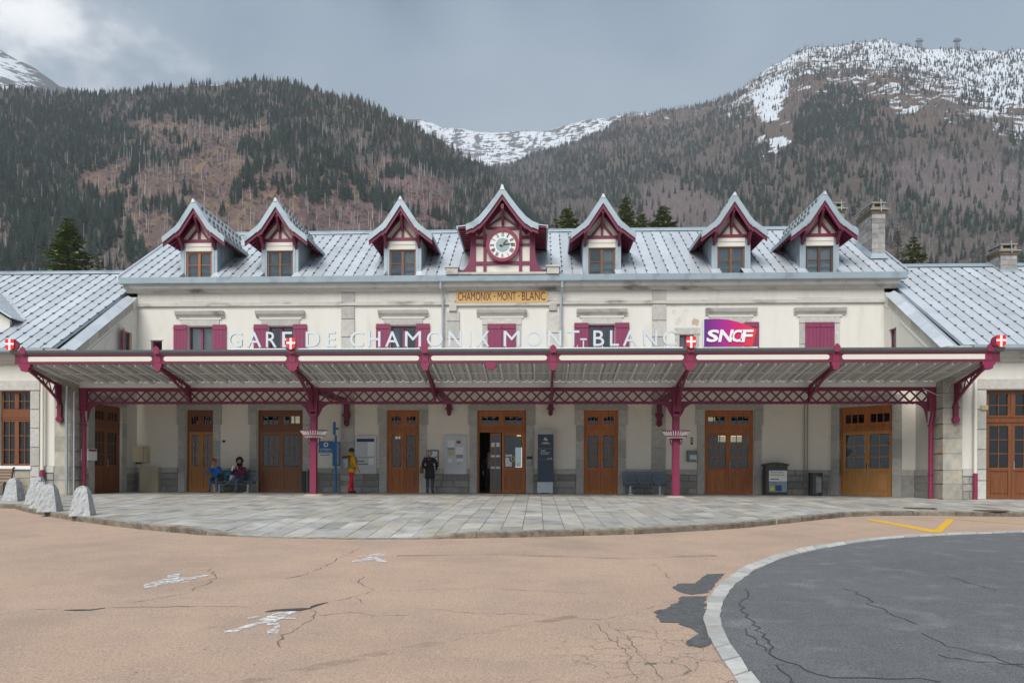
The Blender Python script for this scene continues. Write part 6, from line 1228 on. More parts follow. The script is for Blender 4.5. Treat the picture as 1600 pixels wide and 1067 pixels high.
# ------------------------------------------------------------------ signs on the canopy
ls = root('station_lettering', (-1, YE, ZF1 + .03), 'free-standing silver letters GARE DE CHAMONIX MONT-BLANC along the canopy edge', 'sign')
YLt = YE - .02
rail_ = MB()
for u0_, u1_ in ((357, 447), (460, 656), (668, 857), (869, 1066), (1086, 1184)):
    a, c = ony(u0_, 548, YLt)[0], ony(u1_, 548, YLt)[0]; rail_.box(a, c, YLt - .02, YLt + .02, ZF1 + .045, ZF1 + .085)
    for q in np.arange(a + .3, c, 1.2): rail_.box(q - .02, q + .02, YLt - .1, YLt - .02, ZF1 + .041, ZF1 + .06)
obj('mounting_rail', rail_, WHITE, ls)
LT = [('G', 356.6, 378.7), ('A', 386, 409), ('R', 416, 432.6), ('E', 441.5, 457), ('D', 478, 500), ('E', 510.5, 525), ('C', 547, 569), ('H', 575, 594.6), ('A', 602, 624.5), ('M', 633, 658), ('O', 667, 692), ('N', 701, 721.5), ('I', 733, 736.3), ('X', 744.6, 764.6), ('M', 787, 812), ('O', 822, 847), ('N', 856, 877), ('T', 886, 905), ('-', 906.6, 916.6), ('B', 927, 944), ('L', 953, 967), ('A', 973, 996), ('N', 1005, 1026.6), ('C', 1035, 1057)]
for ch, a, c in LT:
    x0, x1 = ony(a, 533, YLt)[0], ony(c, 533, YLt)[0]; zb, ht = ZF1 + .125, .485
    if ch == '-': m_ = MB().box(0, x1 - x0, -.05, 0, .19, .24).box((x1 - x0) / 2 - .02, (x1 - x0) / 2 + .02, -.03, -.01, -.04, .19)
    else: m_ = text_mesh(ch, x1 - x0, ht, .06, 0. if ch == 'M' else .005)
    for q in ((.15, .85) if ch not in 'I-' else (.5,)): m_.box((x1 - x0) * q - .012, (x1 - x0) * q + .012, -.04, -.02, -.04, .03)
    o = obj('letter', shift(m_, x0, YLt + .03, zb), [LETTER, LETSIDE], ls)
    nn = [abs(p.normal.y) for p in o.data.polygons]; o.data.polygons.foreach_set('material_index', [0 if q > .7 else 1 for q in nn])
# railway company sign
sg = root('railway_sign', (8.2, YE, ZF1 + .08), 'purple to red railway sign lettered SNCF in white on the canopy edge', 'sign')
def cs(x, y): p = ony(1040 + x / 8, 480 + y / 8, YLt); return (p[0], p[2])
outl = [cs(478, 490), cs(1078, 486), cs(1135, 282), cs(1010, 226), cs(900, 188), cs(780, 160), cs(660, 150), cs(480, 153)]
gm = bpy.data.materials.new('purple_to_red_print'); gm.use_nodes = True; n = gm.node_tree.nodes; l = gm.node_tree.links.new; b_ = n['Principled BSDF']; b_.inputs['Roughness'].default_value = .35
ge = n.new('ShaderNodeNewGeometry'); sp3 = n.new('ShaderNodeSeparateXYZ'); l(ge.outputs['Position'], sp3.inputs[0]); mr_ = n.new('ShaderNodeMapRange'); mr_.inputs['From Min'].default_value = outl[0][0]; mr_.inputs['From Max'].default_value = outl[2][0]; l(sp3.outputs['X'], mr_.inputs[0])
cr = n.new('ShaderNodeValToRGB'); l(mr_.outputs[0], cr.inputs[0]); es = cr.color_ramp.elements; es[0].color = (.10, .02, .20, 1); es[1].color = (.74, .045, .03, 1)
for p_, c_ in ((.35, (.34, .015, .25, 1)), (.65, (.58, .015, .13, 1))): e_ = es.new(p_); e_.color = c_
l(cr.outputs[0], b_.inputs['Base Color'])
obj('sign_panel', MB().prism(outl, YLt - .05, YLt + .05), gm, sg)
obj('sign_edge', MB().box(cs(468, 490)[0], cs(476, 490)[0], YLt - .05, YLt + .05, cs(478, 490)[1], cs(480, 153)[1]), WHITE, sg)
SN = [('S', 500, 668), ('N', 650, 842), ('C', 805, 960), ('F', 925, 1090)]
for ch, a, c in SN:
    p0, p1 = cs(a, 440), cs(c, 285); wd, ht = p1[0] - p0[0], p1[1] - p0[1]; t = text_mesh(ch, wd * .86, ht, .03, .03); t.v = [(x + z / ht * wd * .16, y, z) for x, y, z in t.v]; obj('letter', shift(t, p0[0], YLt - .051, p0[1]), WHITE, sg)
obj('sign_foot', MB().box(cs(515, 500)[0] - .03, cs(515, 500)[0] + .03, YLt - .03, YLt + .03, ZF1 + .085, cs(478, 490)[1]).box(cs(1010, 500)[0] - .05, cs(1010, 500)[0] + .05, YLt - .03, YLt + .03, ZF1 + .085, cs(478, 490)[1]), IRON, sg)
# ------------------------------------------------------------------ things along the front
def wallbox(u0, v0, u1, v1, y): a, b = ony(u0, v1, y), ony(u1, v0, y); return a[0], b[0], a[2], b[2]
PAPER = mat('white_paper', (.76, .77, .77), .8, var=.06); GREYP2 = mat('grey_print', (.30, .32, .34), .8, var=.2, scale=25); PALEBLUE = mat('pale_blue_print', (.55, .60, .62), .8, var=.15, scale=12)
def board(name, u0, v0, u1, v1, label, frame, prints, y=-.10):
    x0, x1, z0, z1 = wallbox(u0, v0, u1, v1, y); r_ = root(name, ((x0 + x1) / 2, y, z0), label, 'notice board')
    f = .05; obj('frame', MB().box(x0, x1, y, -.004, z0, z1), frame, r_)
    for (a, b, c, d, m) in prints: obj('print', MB().box(x0 + (x1 - x0) * a, x0 + (x1 - x0) * c, y - .006, y - .001, z1 - (z1 - z0) * d, z1 - (z1 - z0) * b), m, r_)
    return r_, (x0, x1, z0, z1)
NAVYP = mat('navy_print', (.03, .045, .11), .7); GRN = mat('green_print', (.16, .30, .05), .7); BLU = mat('blue_print', (.03, .10, .25), .7); REDP = mat('red_print', (.42, .04, .04), .7); YLP = mat('cream_print', (.55, .48, .30), .8); FRM = mat('light_grey_frame', (.55, .56, .59), .5, .2)
board('map_board', 554, 680.5, 588, 740, 'tall grey notice board with a route map before the yellow jacket', FRM, [(.1, .08, .9, .16, NAVYP), (.1, .17, .56, .54, PALEBLUE), (.6, .17, .9, .54, PAPER), (.1, .57, .62, .77, PALEBLUE), (.64, .57, .9, .77, PAPER)])
x0, x1, z0, z1 = wallbox(554, 680.5, 588, 740, -.106); mp2 = bpy.data.objects['map_board']
obj('print', MB().box(x0 + .1, x0 + .55, -.111, -.107, z0 + .36, z0 + .41), GRN, mp2); obj('print', MB().box(x0 + .1, x0 + .4, -.111, -.107, z0 + .48, z0 + .52), BLU, mp2); obj('print', MB().box(x0 + .1, x0 + .78, -.111, -.107, z0 + .64, z0 + .655), NAVYP, mp2)
rb, bb = board('notice_board', 694, 680, 729, 740.5, 'grey notice board with pinned papers left of the open door', FRM, [(.06, .06, .94, .8, PALEBLUE)])
x0, x1, z0, z1 = bb; W, H = x1 - x0, z1 - z0
for a, b, c, d, m in ((.15, .12, .46, .31, PAPER), (.55, .14, .74, .21, REDP), (.52, .31, .86, .49, PAPER), (.14, .4, .46, .52, YLP), (.14, .32, .46, .38, GREYP2), (.54, .5, .84, .58, GREYP2), (.17, .59, .35, .7, PAPER), (.56, .61, .86, .67, PAPER), (.58, .71, .74, .75, mat('yellow_print', (.55, .5, .1), .8))): obj('paper', MB().box(x0 + W * a, x0 + W * c, -.112, -.107, z1 - H * d, z1 - H * b), m, rb)
rf, bb = board('framed_notice', 668, 703, 685, 729, 'small black framed notice by the dark coated visitor', BLACK, [(.1, .06, .92, .94, PAPER), (.62, .38, .9, .44, REDP)], -.07)
# information totem
x0, x1, z0, z1 = wallbox(840, 672, 865, 770, -.45); tt = root('information_totem', ((x0 + x1) / 2, -.35, 0), 'tall dark blue information totem with pale foot right of the open door', 'totem')
obj('foot', MB().box(x0 - .02, x1 - .02, -.5, -.25, .04, .46).box(x0 + .05, x0 + .12, -.45, -.3, 0, .04).box(x1 - .12, x1 - .05, -.45, -.3, 0, .04), mat('pale_marbled_panel', (.42, .46, .52), .4, var=.2, scale=3), tt)
obj('panel', MB().box(x0, x1, -.46, -.29, .46, 2.32), NAVY, tt); obj('header', MB().box(x0, x1, -.47, -.285, 2.32, 2.5), mat('pale_header', (.42, .43, .40), .5), tt)
GOLD = mat('gold_line', (.3, .2, .1), .5)
for z in (1.76, 1.33): obj('gold_line', MB().box(x0, x1, -.466, -.461, z, z + .014), GOLD, tt)
cxm = (x0 + x1) / 2
obj('peak_emblem', MB().prism([(cxm - .085, 2.08), (cxm - .02, 2.21), (cxm, 2.17), (cxm - .05, 2.08)], -.467, -.462).prism([(cxm - .01, 2.08), (cxm + .02, 2.18), (cxm + .085, 2.08)], -.467, -.462), WHITE, tt)
obj('lettering', shift(text_mesh('GARE', .18, .05, .004, .01), x0 + .12, -.461, 1.66), WHITE, tt)
for k, (t_, wd) in enumerate((('de Chamonix', .36), ('Mont-Blanc', .32))): obj('lettering', shift(text_mesh(t_, wd, .045, .004, .008), x0 + .12, -.461, 1.595 - k * .06), WHITE, tt)
for z, wd in ((1.99, .2), (1.95, .34)): obj('lettering', MB().box(cxm - wd / 2, cxm + wd / 2, -.466, -.461, z, z + .018), PAPER, tt)
obj('lettering', MB().box(x1 - .24, x1 - .17, -.466, -.461, 1.36, 1.385).box(x1 - .14, x1 - .06, -.466, -.461, 1.36, 1.39), PAPER, tt)
# blue regional sign and the bus stop pole
x0, x1, z0, z1 = wallbox(498, 689, 520.5, 713, -.05); rs = root('regional_sign', ((x0 + x1) / 2, -.03, z0), 'blue wall sign reading La Region with a round white emblem', 'sign')
zm = z0 + (z1 - z0) * .22
obj('blue_panel', MB().box(x0, x1, -.05, -.004, zm, z1), BLUE, rs); obj('white_strip', MB().box(x0, x1, -.048, -.004, z0, zm), PAPER, rs)
obj('lettering', shift(text_mesh('La Région', (x1 - x0) * .8, .11, .004, .006), x0 + (x1 - x0) * .08, -.051, zm + .09), WHITE, rs); obj('emblem', MB().ring(((x0 + x1) / 2, z1 - .14), .05, .095, -.056, -.051, 18), WHITE, rs); obj('lettering', MB().box(x0 + .05, x1 - .12, -.054, -.049, z0 + .05, z0 + .08), NAVYP, rs); obj('lettering', MB().box(x0 + .05, x1 - .06, -.056, -.051, zm + .03, zm + .045), PAPER, rs)
yb_ = -.45; x = float(ony(524.5, 740, yb_)[0]); bp = root('bus_stop_pole', (x, yb_, 0), 'slim bright blue bus stop pole with a flag and timetable case', 'pole')
z = lambda v: ony(524, v, yb_)[2]
obj('pole', MB().box(x - .04, x + .04, yb_ - .04, yb_ + .04, 0, z(680)), BLUE, bp); obj('flag', MB().box(x - .1, x - .02, yb_ - .05, yb_ + .05, z(679.5), z(659)).box(x - .02, x + .12, yb_ - .02, yb_ + .02, z(671), z(668)), BLUE, bp)
obj('timetable_case', MB().box(x - .12, x - .04, yb_ - .06, yb_ + .06, z(728), z(690)).box(x + .14, x + .17, yb_ - .05, yb_ + .05, z(728), z(690)).box(x - .04, x + .14, yb_ - .05, yb_ + .05, z(692), z(690)).box(x - .04, x + .14, yb_ - .05, yb_ + .05, z(728), z(726)), BLUE, bp); obj('timetable', MB().box(x - .04, x + .14, yb_ - .02, yb_ + .02, z(726), z(692)), GREYP2, bp)
# small wall fittings
def wallthing(name, u0, v0, u1, v1, d, m, label, cat, extra=None):
    x0, x1, z0, z1 = wallbox(u0, v0, u1, v1, -d); r_ = root(name, ((x0 + x1) / 2, -d / 2, z0), label, cat)
    k = .015; obj('housing', MB().hexa([(x0, -d + k, z0), (x1, -d + k, z0), (x1, -.002, z0), (x0, -.002, z0), (x0 + k, -d, z0 + k), (x1 - k, -d, z0 + k), (x1 - k, -d, z1 - k), (x0 + k, -d, z1 - k)]).box(x0 + .001, x1 - .001, -d + k, -.002, z0 + .001, z1), m, r_)
    if extra: extra(r_, x0, x1, z0, z1, -d)
    return r_
wallthing('exit_sign', 869, 733.5, 882, 738, .02, GREEN, 'small green evacuation sign on the stone dado', 'sign', lambda r_, a, b, c, d, y: obj('pictogram', MB().box(a + .08, b - .08, y - .004, y - .001, c + .04, d - .03), PAPER, r_) if d - c > .08 else None)
wallthing('safety_sign', 1079, 683, 1083, 694.5, .02, GREEN, 'narrow upright green safety sign above the ticket validator', 'sign', lambda r_, a, b, c, d, y: obj('pictogram', MB().box(a + .03, b - .03, y - .004, y - .001, c + .1, c + .14).box(a + .03, b - .03, y - .004, y - .001, d - .1, d - .06), PAPER, r_))
wallthing('ticket_validator', 1074, 704, 1090, 721, .2, mat('grey_green_case', (.16, .19, .17), .5), 'grey wall box with a pale label beside the right-hand double door', 'wall box', lambda r_, a, b, c, d, y: (obj('label', MB().box(a + .09, b - .03, y - .006, y - .001, c + .04, c + .26), PALEBLUE, r_), obj('label', MB().box(a + .09, b - .06, y - .008, y - .0065, c + .05, c + .08), GREEN, r_)))
wallthing('letter_tray', 822.5, 717, 831.5, 726, .14, mat('grey_tray', (.36, .37, .38), .6), 'small grey tray on the stone jamb of the open door', 'wall box', lambda r_, a, b, c, d, y: obj('lid', MB().box(a, b, y, -.06, d, d + .1), mat('dark_lid', (.04, .03, .03)), r_))
wallthing('meter_box', 206.5, 697, 229, 722, .3, BEIGE, 'beige electric box hung on the wall by the brown side door', 'wall box', lambda r_, a, b, c, d, y: (obj('door_seam', MB().box(b - .13, b - .12, y - .004, y + .01, c + .03, d - .03), BINM, r_), obj('cable_entry', MB().box(a + .1, a + .3, y + .08, -.1, c - .06, c), BINM, r_)))
x0, x1, z0, z1 = wallbox(218.5, 730, 248, 768, -.25)
cbn = root('cabinet', ((x0 + x1) / 2, -.15, 0), 'low beige utility cabinet on the ground below the electric box', 'cabinet'); obj('body', MB().box(x0, x1, -.3, -.065, 0, z1), BEIGE, cbn); obj('door_leaf', MB().box(x0 + .02, x0 + (x1 - x0) * .62, -.31, -.3, .32, z1 - .02).box(x0 + (x1 - x0) * .63, x1 - .02, -.31, -.3, .32, z1 - .02).box(x0 + .02, x1 - .02, -.31, -.3, .02, .31), BEIGE, cbn)
r = ray(137, 700); yy_ = float((CAM + r * ((-XC + .1 - CAM[0]) / r[0]))[1]); pb_ = root('ticket_machine', (-XC + .12, yy_, 1.25), 'white coin box on the side wall beside the brown door', 'wall box')
zt_, zb_ = ony(137, 701, yy_)[2], ony(137, 719, yy_)[2]
obj('case', MB().box(-XC + .002, -XC + .28, yy_ - .28, yy_ + .28, zb_, zt_), WHITE, pb_); obj('front_panel', MB().box(-XC + .281, -XC + .285, yy_ - .2, yy_ + .2, zb_ + .02, zb_ + .3).box(-XC + .07, -XC + .22, yy_ - .286, yy_ - .281, zb_ + .05, zb_ + .26), PAPER, pb_); obj('label', MB().box(-XC + .281, -XC + .286, yy_ - .25, yy_ + .25, zt_ - .09, zt_ - .02).box(-XC + .06, -XC + .24, yy_ - .287, yy_ - .281, zt_ - .08, zt_ - .03), PINKM, pb_)
wallthing('number_plate', 347, 687.5, 352, 691, .015, BLACK, 'tiny dark number plate on the wall above the seated couple', 'sign')
# litter bins
def bin_at(u, v, w_, h, label, poster=False, kind=0):
    p = onz(u, v, 0); y = min(p[1], -.4) if kind != 1 else -.95; x = float(ony(u, v - 15, y)[0])
    r_ = root('litter_bin', (x, y, 0), label, 'bin')
    if poster:
        obj('body', MB().box(x - w_ / 2, x + w_ / 2, y - .2, y + .2, .03, h - .1).box(x - w_ / 2 - .03, x + w_ / 2 + .03, y - .18, y + .18, 0, .03), BINM, r_)
        pts = [(x - w_ / 2 - .05, h - .10), (x - w_ / 2 - .05, h - .04), (x - w_ / 4, h + .02), (x, h + .035), (x + w_ / 4, h + .02), (x + w_ / 2 + .05, h - .04), (x + w_ / 2 + .05, h - .10), (x + w_ / 2 - .02, h - .09), (x, h - .055), (x - w_ / 2 + .02, h - .09)]; obj('lid', MB().prism(pts, y - .24, y + .24), BINM, r_)
        px0, px1 = x - w_ / 2 + .12, x + w_ / 2 - .02; obj('poster', MB().box(px0, px1, y - .212, y - .203, .12, h - .28), PAPER, r_)
        for a, b, c, d, m in ((.0, .0, 1., .5, mat('poster_photo', (.22, .30, .34), .7, var=.5, scale=14)), (.06, .06, .3, .26, mat('poster_yellow', (.62, .5, .05))), (.35, .05, .7, .32, mat('poster_blue', (.03, .07, .25), var=.4, scale=20)), (.42, .33, .55, .47, SKIN), (.08, .58, .55, .62, NAVYP), (.08, .77, .85, .82, mat('poster_gold', (.55, .42, .12))), (.08, .9, .8, .92, NAVYP)): obj('print', MB().box(px0 + (px1 - px0) * a, px0 + (px1 - px0) * c, y - (.216 if a == 0 else .220), y - (.2125 if a == 0 else .2165), .12 + (h - .4) * b, .12 + (h - .4) * d), m, r_)
    elif kind == 1:
        obj('body', MB().lathe([(w_ / 2 * .9, 0), (w_ / 2, .05), (w_ / 2, h - .08), (w_ / 2 * .96, h)], (x, y, 0), 14), mat('charcoal_steel', (.05, .053, .058), .45, .4), r_); obj('window', MB().box(x - .06, x + .14, y - w_ / 2 - .008, y - w_ / 2 + .05, .12, h - .15), mat('frosted_liner', (.16, .17, .18), .3, var=.6, scale=7), r_); obj('rim', MB().lathe([(w_ / 2 + .01, h - .06), (w_ / 2 + .01, h), (w_ / 2 - .05, h)], (x, y, 0), 14), BLACK, r_)
    else:
        for s_ in (-1, 1): obj('drum', MB().lathe([(w_ / 4.4, 0), (w_ / 4.4, h), (w_ / 5, h + .02)], (x + s_ * w_ / 4, y, .03), 12), mat('dark_green_bin', (.02, .04, .035), .5) if 'dark_green_bin' not in bpy.data.materials else bpy.data.materials['dark_green_bin'], r_)
        obj('stand', MB().box(x - .03, x + .03, y - .03, y + .2, 0, h + .1).box(x - w_ / 2, x + w_ / 2, y - .02, y + .02, .0, .03), IRON, r_)
bin_at(1211, 772.5, .82, 1.22, 'wide brown-grey litter bin with a poster of a seated figure', True); bin_at(1274, 772.5, .5, .86, 'slim charcoal bin with a frosted front by the angled oak door', False, 1); bin_at(480, 768.8, .45, .8, 'pair of small dark green bins on one stand behind the maroon post')
# benches
def metal_bench(u0, u1, v, label):
    a, b = onz(u0, v, 0), onz(u1, v, 0); y = -.78; L_ = (ony(u1, 750, y)[0] - ony(u0, 750, y)[0]); x0 = ony(u0, 750, y)[0]
    r_ = root('metal_bench', (x0 + L_ / 2, y, 0), label, 'bench', 'slate blue platform benches')
    obj('beam', MB().box(x0, x0 + L_, y - .05, y + .05, .33, .39), BENCH, r_)
    for q in (.17, .83): obj('foot', MB().cyl((x0 + L_ * q, y, .03), (x0 + L_ * q, y, .35), .05, n=8).box(x0 + L_ * q - .1, x0 + L_ * q + .1, y - .2, y + .2, 0, .03), GALV, r_)
    for k in range(3):
        a0, a1 = x0 + L_ * k / 3 + .015, x0 + L_ * (k + 1) / 3 - .015; s_ = MB()
        for i in range(7): yy = y - .24 + i * .065; s_.box(a0, a1, yy, yy + .045, .42 + .004 * abs(i - 3), .445 + .004 * abs(i - 3))
        s_.box(a0 + .04, a0 + .07, y - .24, y + .22, .39, .42).box(a1 - .07, a1 - .04, y - .24, y + .22, .39, .42); obj('seat', s_, BENCH, r_)
        b_ = MB()
        for i in range(8): zz = .47 + i * .052; yy = y + .2 + (zz - .45) * .2; b_.box(a0, a1, yy, yy + .02, zz, zz + .04)
        b_.hexa([(a0 + .04, y + .19, .42), (a0 + .07, y + .19, .42), (a0 + .07, y + .24, .42), (a0 + .04, y + .24, .42), (a0 + .04, y + .285, .87), (a0 + .07, y + .285, .87), (a0 + .07, y + .32, .87), (a0 + .04, y + .32, .87)]).hexa([(a1 - .07, y + .19, .42), (a1 - .04, y + .19, .42), (a1 - .04, y + .24, .42), (a1 - .07, y + .24, .42), (a1 - .07, y + .285, .87), (a1 - .04, y + .285, .87), (a1 - .04, y + .32, .87), (a1 - .07, y + .32, .87)]); obj('backrest', b_, BENCH, r_)
    return r_, x0, L_, y
metal_bench(973, 1043, 772, 'empty slate blue three seat metal bench beside the maroon post'); _, bx0, bL, by = metal_bench(331, 399, 771, 'slate blue three seat metal bench with the couple eating on it')
xr = ony(13, 745, -5.2)[0]; wb_ = root('wooden_bench', (xr - .9, -5.1, 0), 'wooden slatted bench with a curved black frame under the left wing window', 'bench')
sl2 = mat('weathered_slat', (.20, .115, .07), .7, var=.2, stretch=(1, 6, 6)); 
for k, (y, zz) in enumerate(((-5.38, .42), (-5.29, .41), (-5.20, .41), (-5.11, .43), (-5.03, .52), (-4.99, .62), (-4.96, .72), (-4.93, .82))): obj('slat', MB().box(xr - 1.8, xr - .03, y, y + (.075 if k < 4 else .03), zz, zz + (.03 if k < 4 else .075)), sl2, wb_)
for xx in (xr - 1.7, xr - .03): obj('side_frame', MB().tube([(xx, -5.4, 0), (xx, -5.38, .38), (xx, -5.1, .38), (xx, -5.0, .5), (xx, -4.9, .92), (xx, -4.84, .93)], .03, 8).tube([(xx, -5.06, .4), (xx, -4.9, 0)], .03, 8), BLACK, wb_)
# granite bollards
def bollard_mb(seed):
    r = np.random.default_rng(seed); b = MB(); n_ = 7; hb, ht, H = .235, .125, .66
    for k in range(4):
        a = k * math.pi / 2; c, s_ = math.cos(a), math.sin(a); V = []
        for j in range(n_ + 1):
            t = j / n_; w_ = hb + (ht - hb) * t - (.03 if j == n_ else 0)
            for i in range(n_ + 1):
                q = -1 + 2 * i / n_; e_ = 1 if 0 < i < n_ else 0; p = (q * w_, -w_ + e_ * r.normal(0, .008), t * H + (e_ * .02 if j == n_ else 0)); V.append((p[0] * c - p[1] * s_, p[0] * s_ + p[1] * c, p[2]))
        b.add(V, [(j * (n_ + 1) + i, j * (n_ + 1) + i + 1, (j + 1) * (n_ + 1) + i + 1, (j + 1) * (n_ + 1) + i) for j in range(n_) for i in range(n_)])
    w_ = ht - .03; V = [(x, y, H + .02 + .03 * (1 - abs(x) / w_) * (1 - abs(y) / w_)) for y in np.linspace(-w_, w_, 5) for x in np.linspace(-w_, w_, 5)]; b.add(V, [(5 * j + i, 5 * j + i + 1, 5 * j + i + 6, 5 * j + i + 5) for j in range(4) for i in range(4)]); return b
for k, (u, v, lb) in enumerate(((13, 783, 'rough granite bollard standing before the wooden bench, off the kerb bend'), (52, 779, 'granite bollard hidden but for its top behind the kerbside row'), (48, 788, 'granite bollard at the back of the kerbside row'), (56, 794, 'granite bollard in the middle of the kerbside row'), (68, 800, 'rough granite bollard at the front of the kerbside row'), (119, 806.5, 'rough granite bollard standing alone on the kerb beside the row of bollards'))):
    p = onpav(u, v); o = obj('bollard', bollard_mb(k), BOLL, at=(p[0], p[1] + .26, pz(p[0], p[1] + .26) - .003), rot=R(4 + 2 * k)); tag(o, lb, 'bollard', 'granite bollards')
# pipes on the left pier
for u, vt, r_, m in ((104, 603, .05, GALV), (115.5, 612, .035, GALV)):
    x = ony(u, 700, -4.62)[0]; obj('conduit', MB().tube([(x, -4.62, 0), (x, -4.62, ony(u, vt, -4.62)[2])], r_, 8), m, WL)
x = ony(1256, 700, -.05)[0]; obj('conduit', MB().tube([(x, -.1, 0), (x, -.1, 3.5)], .02).tube([(x + .12, -.1, 0), (x + .12, -.1, 3.5)], .02), mat('plaster_grey_pipe', (.30, .28, .25)), main)
obj('cable', MB().tube([(XC - .5, -4.1, 3.7), (XC - .1, -4.3, 3.45), (XC + .1, -4.5, 3.55), (XC + .2, -4.5, 3.8)], .012, 5), PANEL, WR)
obj('junction_box', MB().box(XC + 1.2, XC + 1.42, -4.5, -4.4, 2.95, 3.1), mat('yellowed_box', (.35, .32, .18)), WR)

# ------------------------------------------------------------------ people
def person(name, label, at, rot, J, E, mats, hair=None, scale=1.):
    """J: joint -> (position, radius or (rx, ry)); E: (a, b, material index); one continuous skinned body"""
    r_ = root(name, at, label, 'person', rot=rot or 1e-6); names = list(J); me = bpy.data.meshes.new('body_skeleton'); me.from_pydata([J[k][0] for k in names], [(names.index(a), names.index(b)) for a, b, _ in E], [])
    o = bpy.data.objects.new('body_skeleton', me); COL.objects.link(o); o.modifiers.new('skin', 'SKIN'); o.modifiers['skin'].branch_smoothing = .4
    for k, sv in zip(names, me.skin_vertices[0].data): q = J[k][1]; sv.radius = (q, q) if not isinstance(q, tuple) else q; sv.use_root = k == 'pelvis'
    sb = o.modifiers.new('sub', 'SUBSURF'); sb.levels = 2; sb.render_levels = 2
    dg = bpy.context.evaluated_depsgraph_get(); dg.update(); m2 = bpy.data.meshes.new_from_object(o.evaluated_get(dg)); bpy.data.objects.remove(o)
    m2.materials.clear()
    for q in mats: m2.materials.append(q)
    C_ = np.array([p.center[:] for p in m2.polygons]); best = np.full(len(C_), 9.); bi = np.zeros(len(C_), int)
    for a, b, mi in E:
        a, b = np.array(J[a][0]), np.array(J[b][0]); d_ = b - a; t = np.clip((C_ - a) @ d_ / max(d_ @ d_, 1e-9), 0, 1); q = np.linalg.norm(C_ - a - t[:, None] * d_, axis=1); k = q < best; best[k] = q[k]; bi[k] = mi
    idx = bi.tolist()
    m2.polygons.foreach_set('material_index', idx); m2.polygons.foreach_set('use_smooth', [True] * len(idx)); bo = bpy.data.objects.new('body', m2); link(bo, r_, (0, 0, 0), None); WORLD[bo.name] = (0, 0, 0)
    return r_
def head(J, E, c, sk=3, f=(0, -1, 0)):        # c: middle of the head; f: the way the face looks
    c = Vector(c); f = Vector(f).normalized(); u = Vector((0, 0, 1)); u = (u - f * u.dot(f)).normalized(); s_ = f.cross(u)
    P = lambda a, b, d: tuple(c + f * a + u * b + s_ * d)
    J['neck'] = (P(-.03, -.17, 0), .055); J['jaw'] = (P(.015, -.075, 0), (.06, .07)); J['skull'] = (P(0, .02, 0), (.08, .095)); J['crown'] = (P(-.01, .085, 0), (.055, .065)); J['nose'] = (P(.108, -.02, 0), .013); J['ear_l'] = (P(-.005, -.01, .088), .016); J['ear_r'] = (P(-.005, -.01, -.088), .016)
    E += [('chest_top', 'neck', sk), ('neck', 'jaw', sk), ('jaw', 'skull', sk), ('skull', 'crown', sk), ('skull', 'nose', sk), ('skull', 'ear_l', sk), ('skull', 'ear_r', sk)]
def hand_(J, E, k, wrist, d, curl, sk=3, out=(1, 0, 0)):   # palm and five fingers
    w_ = Vector(wrist); d = Vector(d).normalized(); o_ = Vector(out); o_ = (o_ - d * o_.dot(d)).normalized(); cv = Vector(curl)
    J[k + 'palm'] = (tuple(w_ + d * .07), (.028, .036)); E.append((k + 'wrist', k + 'palm', sk))
    for i, (off, ln) in enumerate(((-.03, .06), (-.01, .072), (.012, .068), (.032, .052))):
        a = w_ + d * .11 + o_ * off; b = a + (d * .6 + cv * .6).normalized() * ln; J['%sf%d' % (k, i)] = (tuple(a), .011); J['%sg%d' % (k, i)] = (tuple(b), .009); E += [(k + 'palm', '%sf%d' % (k, i), sk), ('%sf%d' % (k, i), '%sg%d' % (k, i), sk)]
    t = w_ + d * .05 - o_ * .055; J[k + 'th'] = (tuple(t), .012); J[k + 'ti'] = (tuple(t + (d + cv * .4).normalized() * .045), .01); E += [(k + 'palm', k + 'th', sk), (k + 'th', k + 'ti', sk)]
def eyes(r_, c, f):
    c = Vector(c); f = Vector(f).normalized(); u = Vector((0, 0, 1)); u = (u - f * u.dot(f)).normalized(); s_ = f.cross(u); b = MB()
    for q in (-.032, .032): p = c + f * .088 + u * .012 + s_ * q; b.ball(p, .013, .013, .009, 8, 5)
    obj('eyes', b, BLACK, r_); p = c + f * .086 - u * .062; obj('mouth', MB().box(p.x - .022, p.x + .022, p.y - .006, p.y + .006, p.z - .005, p.z + .005), mat('lip', (.30, .10, .09)), r_)
def cap_mesh(c, f, rx, ry, rz, lo=-.2, back=0., curls=0, seed=0):
    """hair or hat: an ellipsoid shell with the face left open"""
    r = random.Random(seed); c = Vector(c); f = Vector(f).normalized(); u = Vector((0, 0, 1)); s_ = f.cross(u).normalized(); b = MB(); n_, m_ = 20, 12; V = []
    for j in range(m_ + 1):
        ph = math.pi / 2 - (math.pi / 2 - math.asin(max(-1, lo))) * j / m_
        for i in range(n_): th_ = 2 * math.pi * i / n_; k = 1 + (r.uniform(-curls, curls) if curls else 0); V.append(c + (f * math.cos(th_) * ry + s_ * math.sin(th_) * rx) * math.cos(ph) * k + u * math.sin(ph) * rz * k)
    Fc = []
    for j in range(m_):
        ph = math.pi / 2 - (math.pi / 2 - math.asin(max(-1, lo))) * (j + .5) / m_
        for i in range(n_):
            th_ = (2 * math.pi * (i + .5) / n_ + math.pi) % (2 * math.pi) - math.pi
            if math.sin(ph) < .35 + back and abs(th_) < .95: continue
            Fc.append((j * n_ + i, j * n_ + (i + 1) % n_, (j + 1) * n_ + (i + 1) % n_, (j + 1) * n_ + i))
    return b.add(V, Fc)
def cloth(n, c, **k): return mat(n, c, .85, var=.15, scale=12, bump=.25, bscale=30, **k)
JEAN = cloth('blue_denim', (.055, .095, .16)); SHOE = mat('brown_shoe', (.10, .06, .04), .7); DSHOE = mat('dark_shoe', (.02, .02, .022), .7)
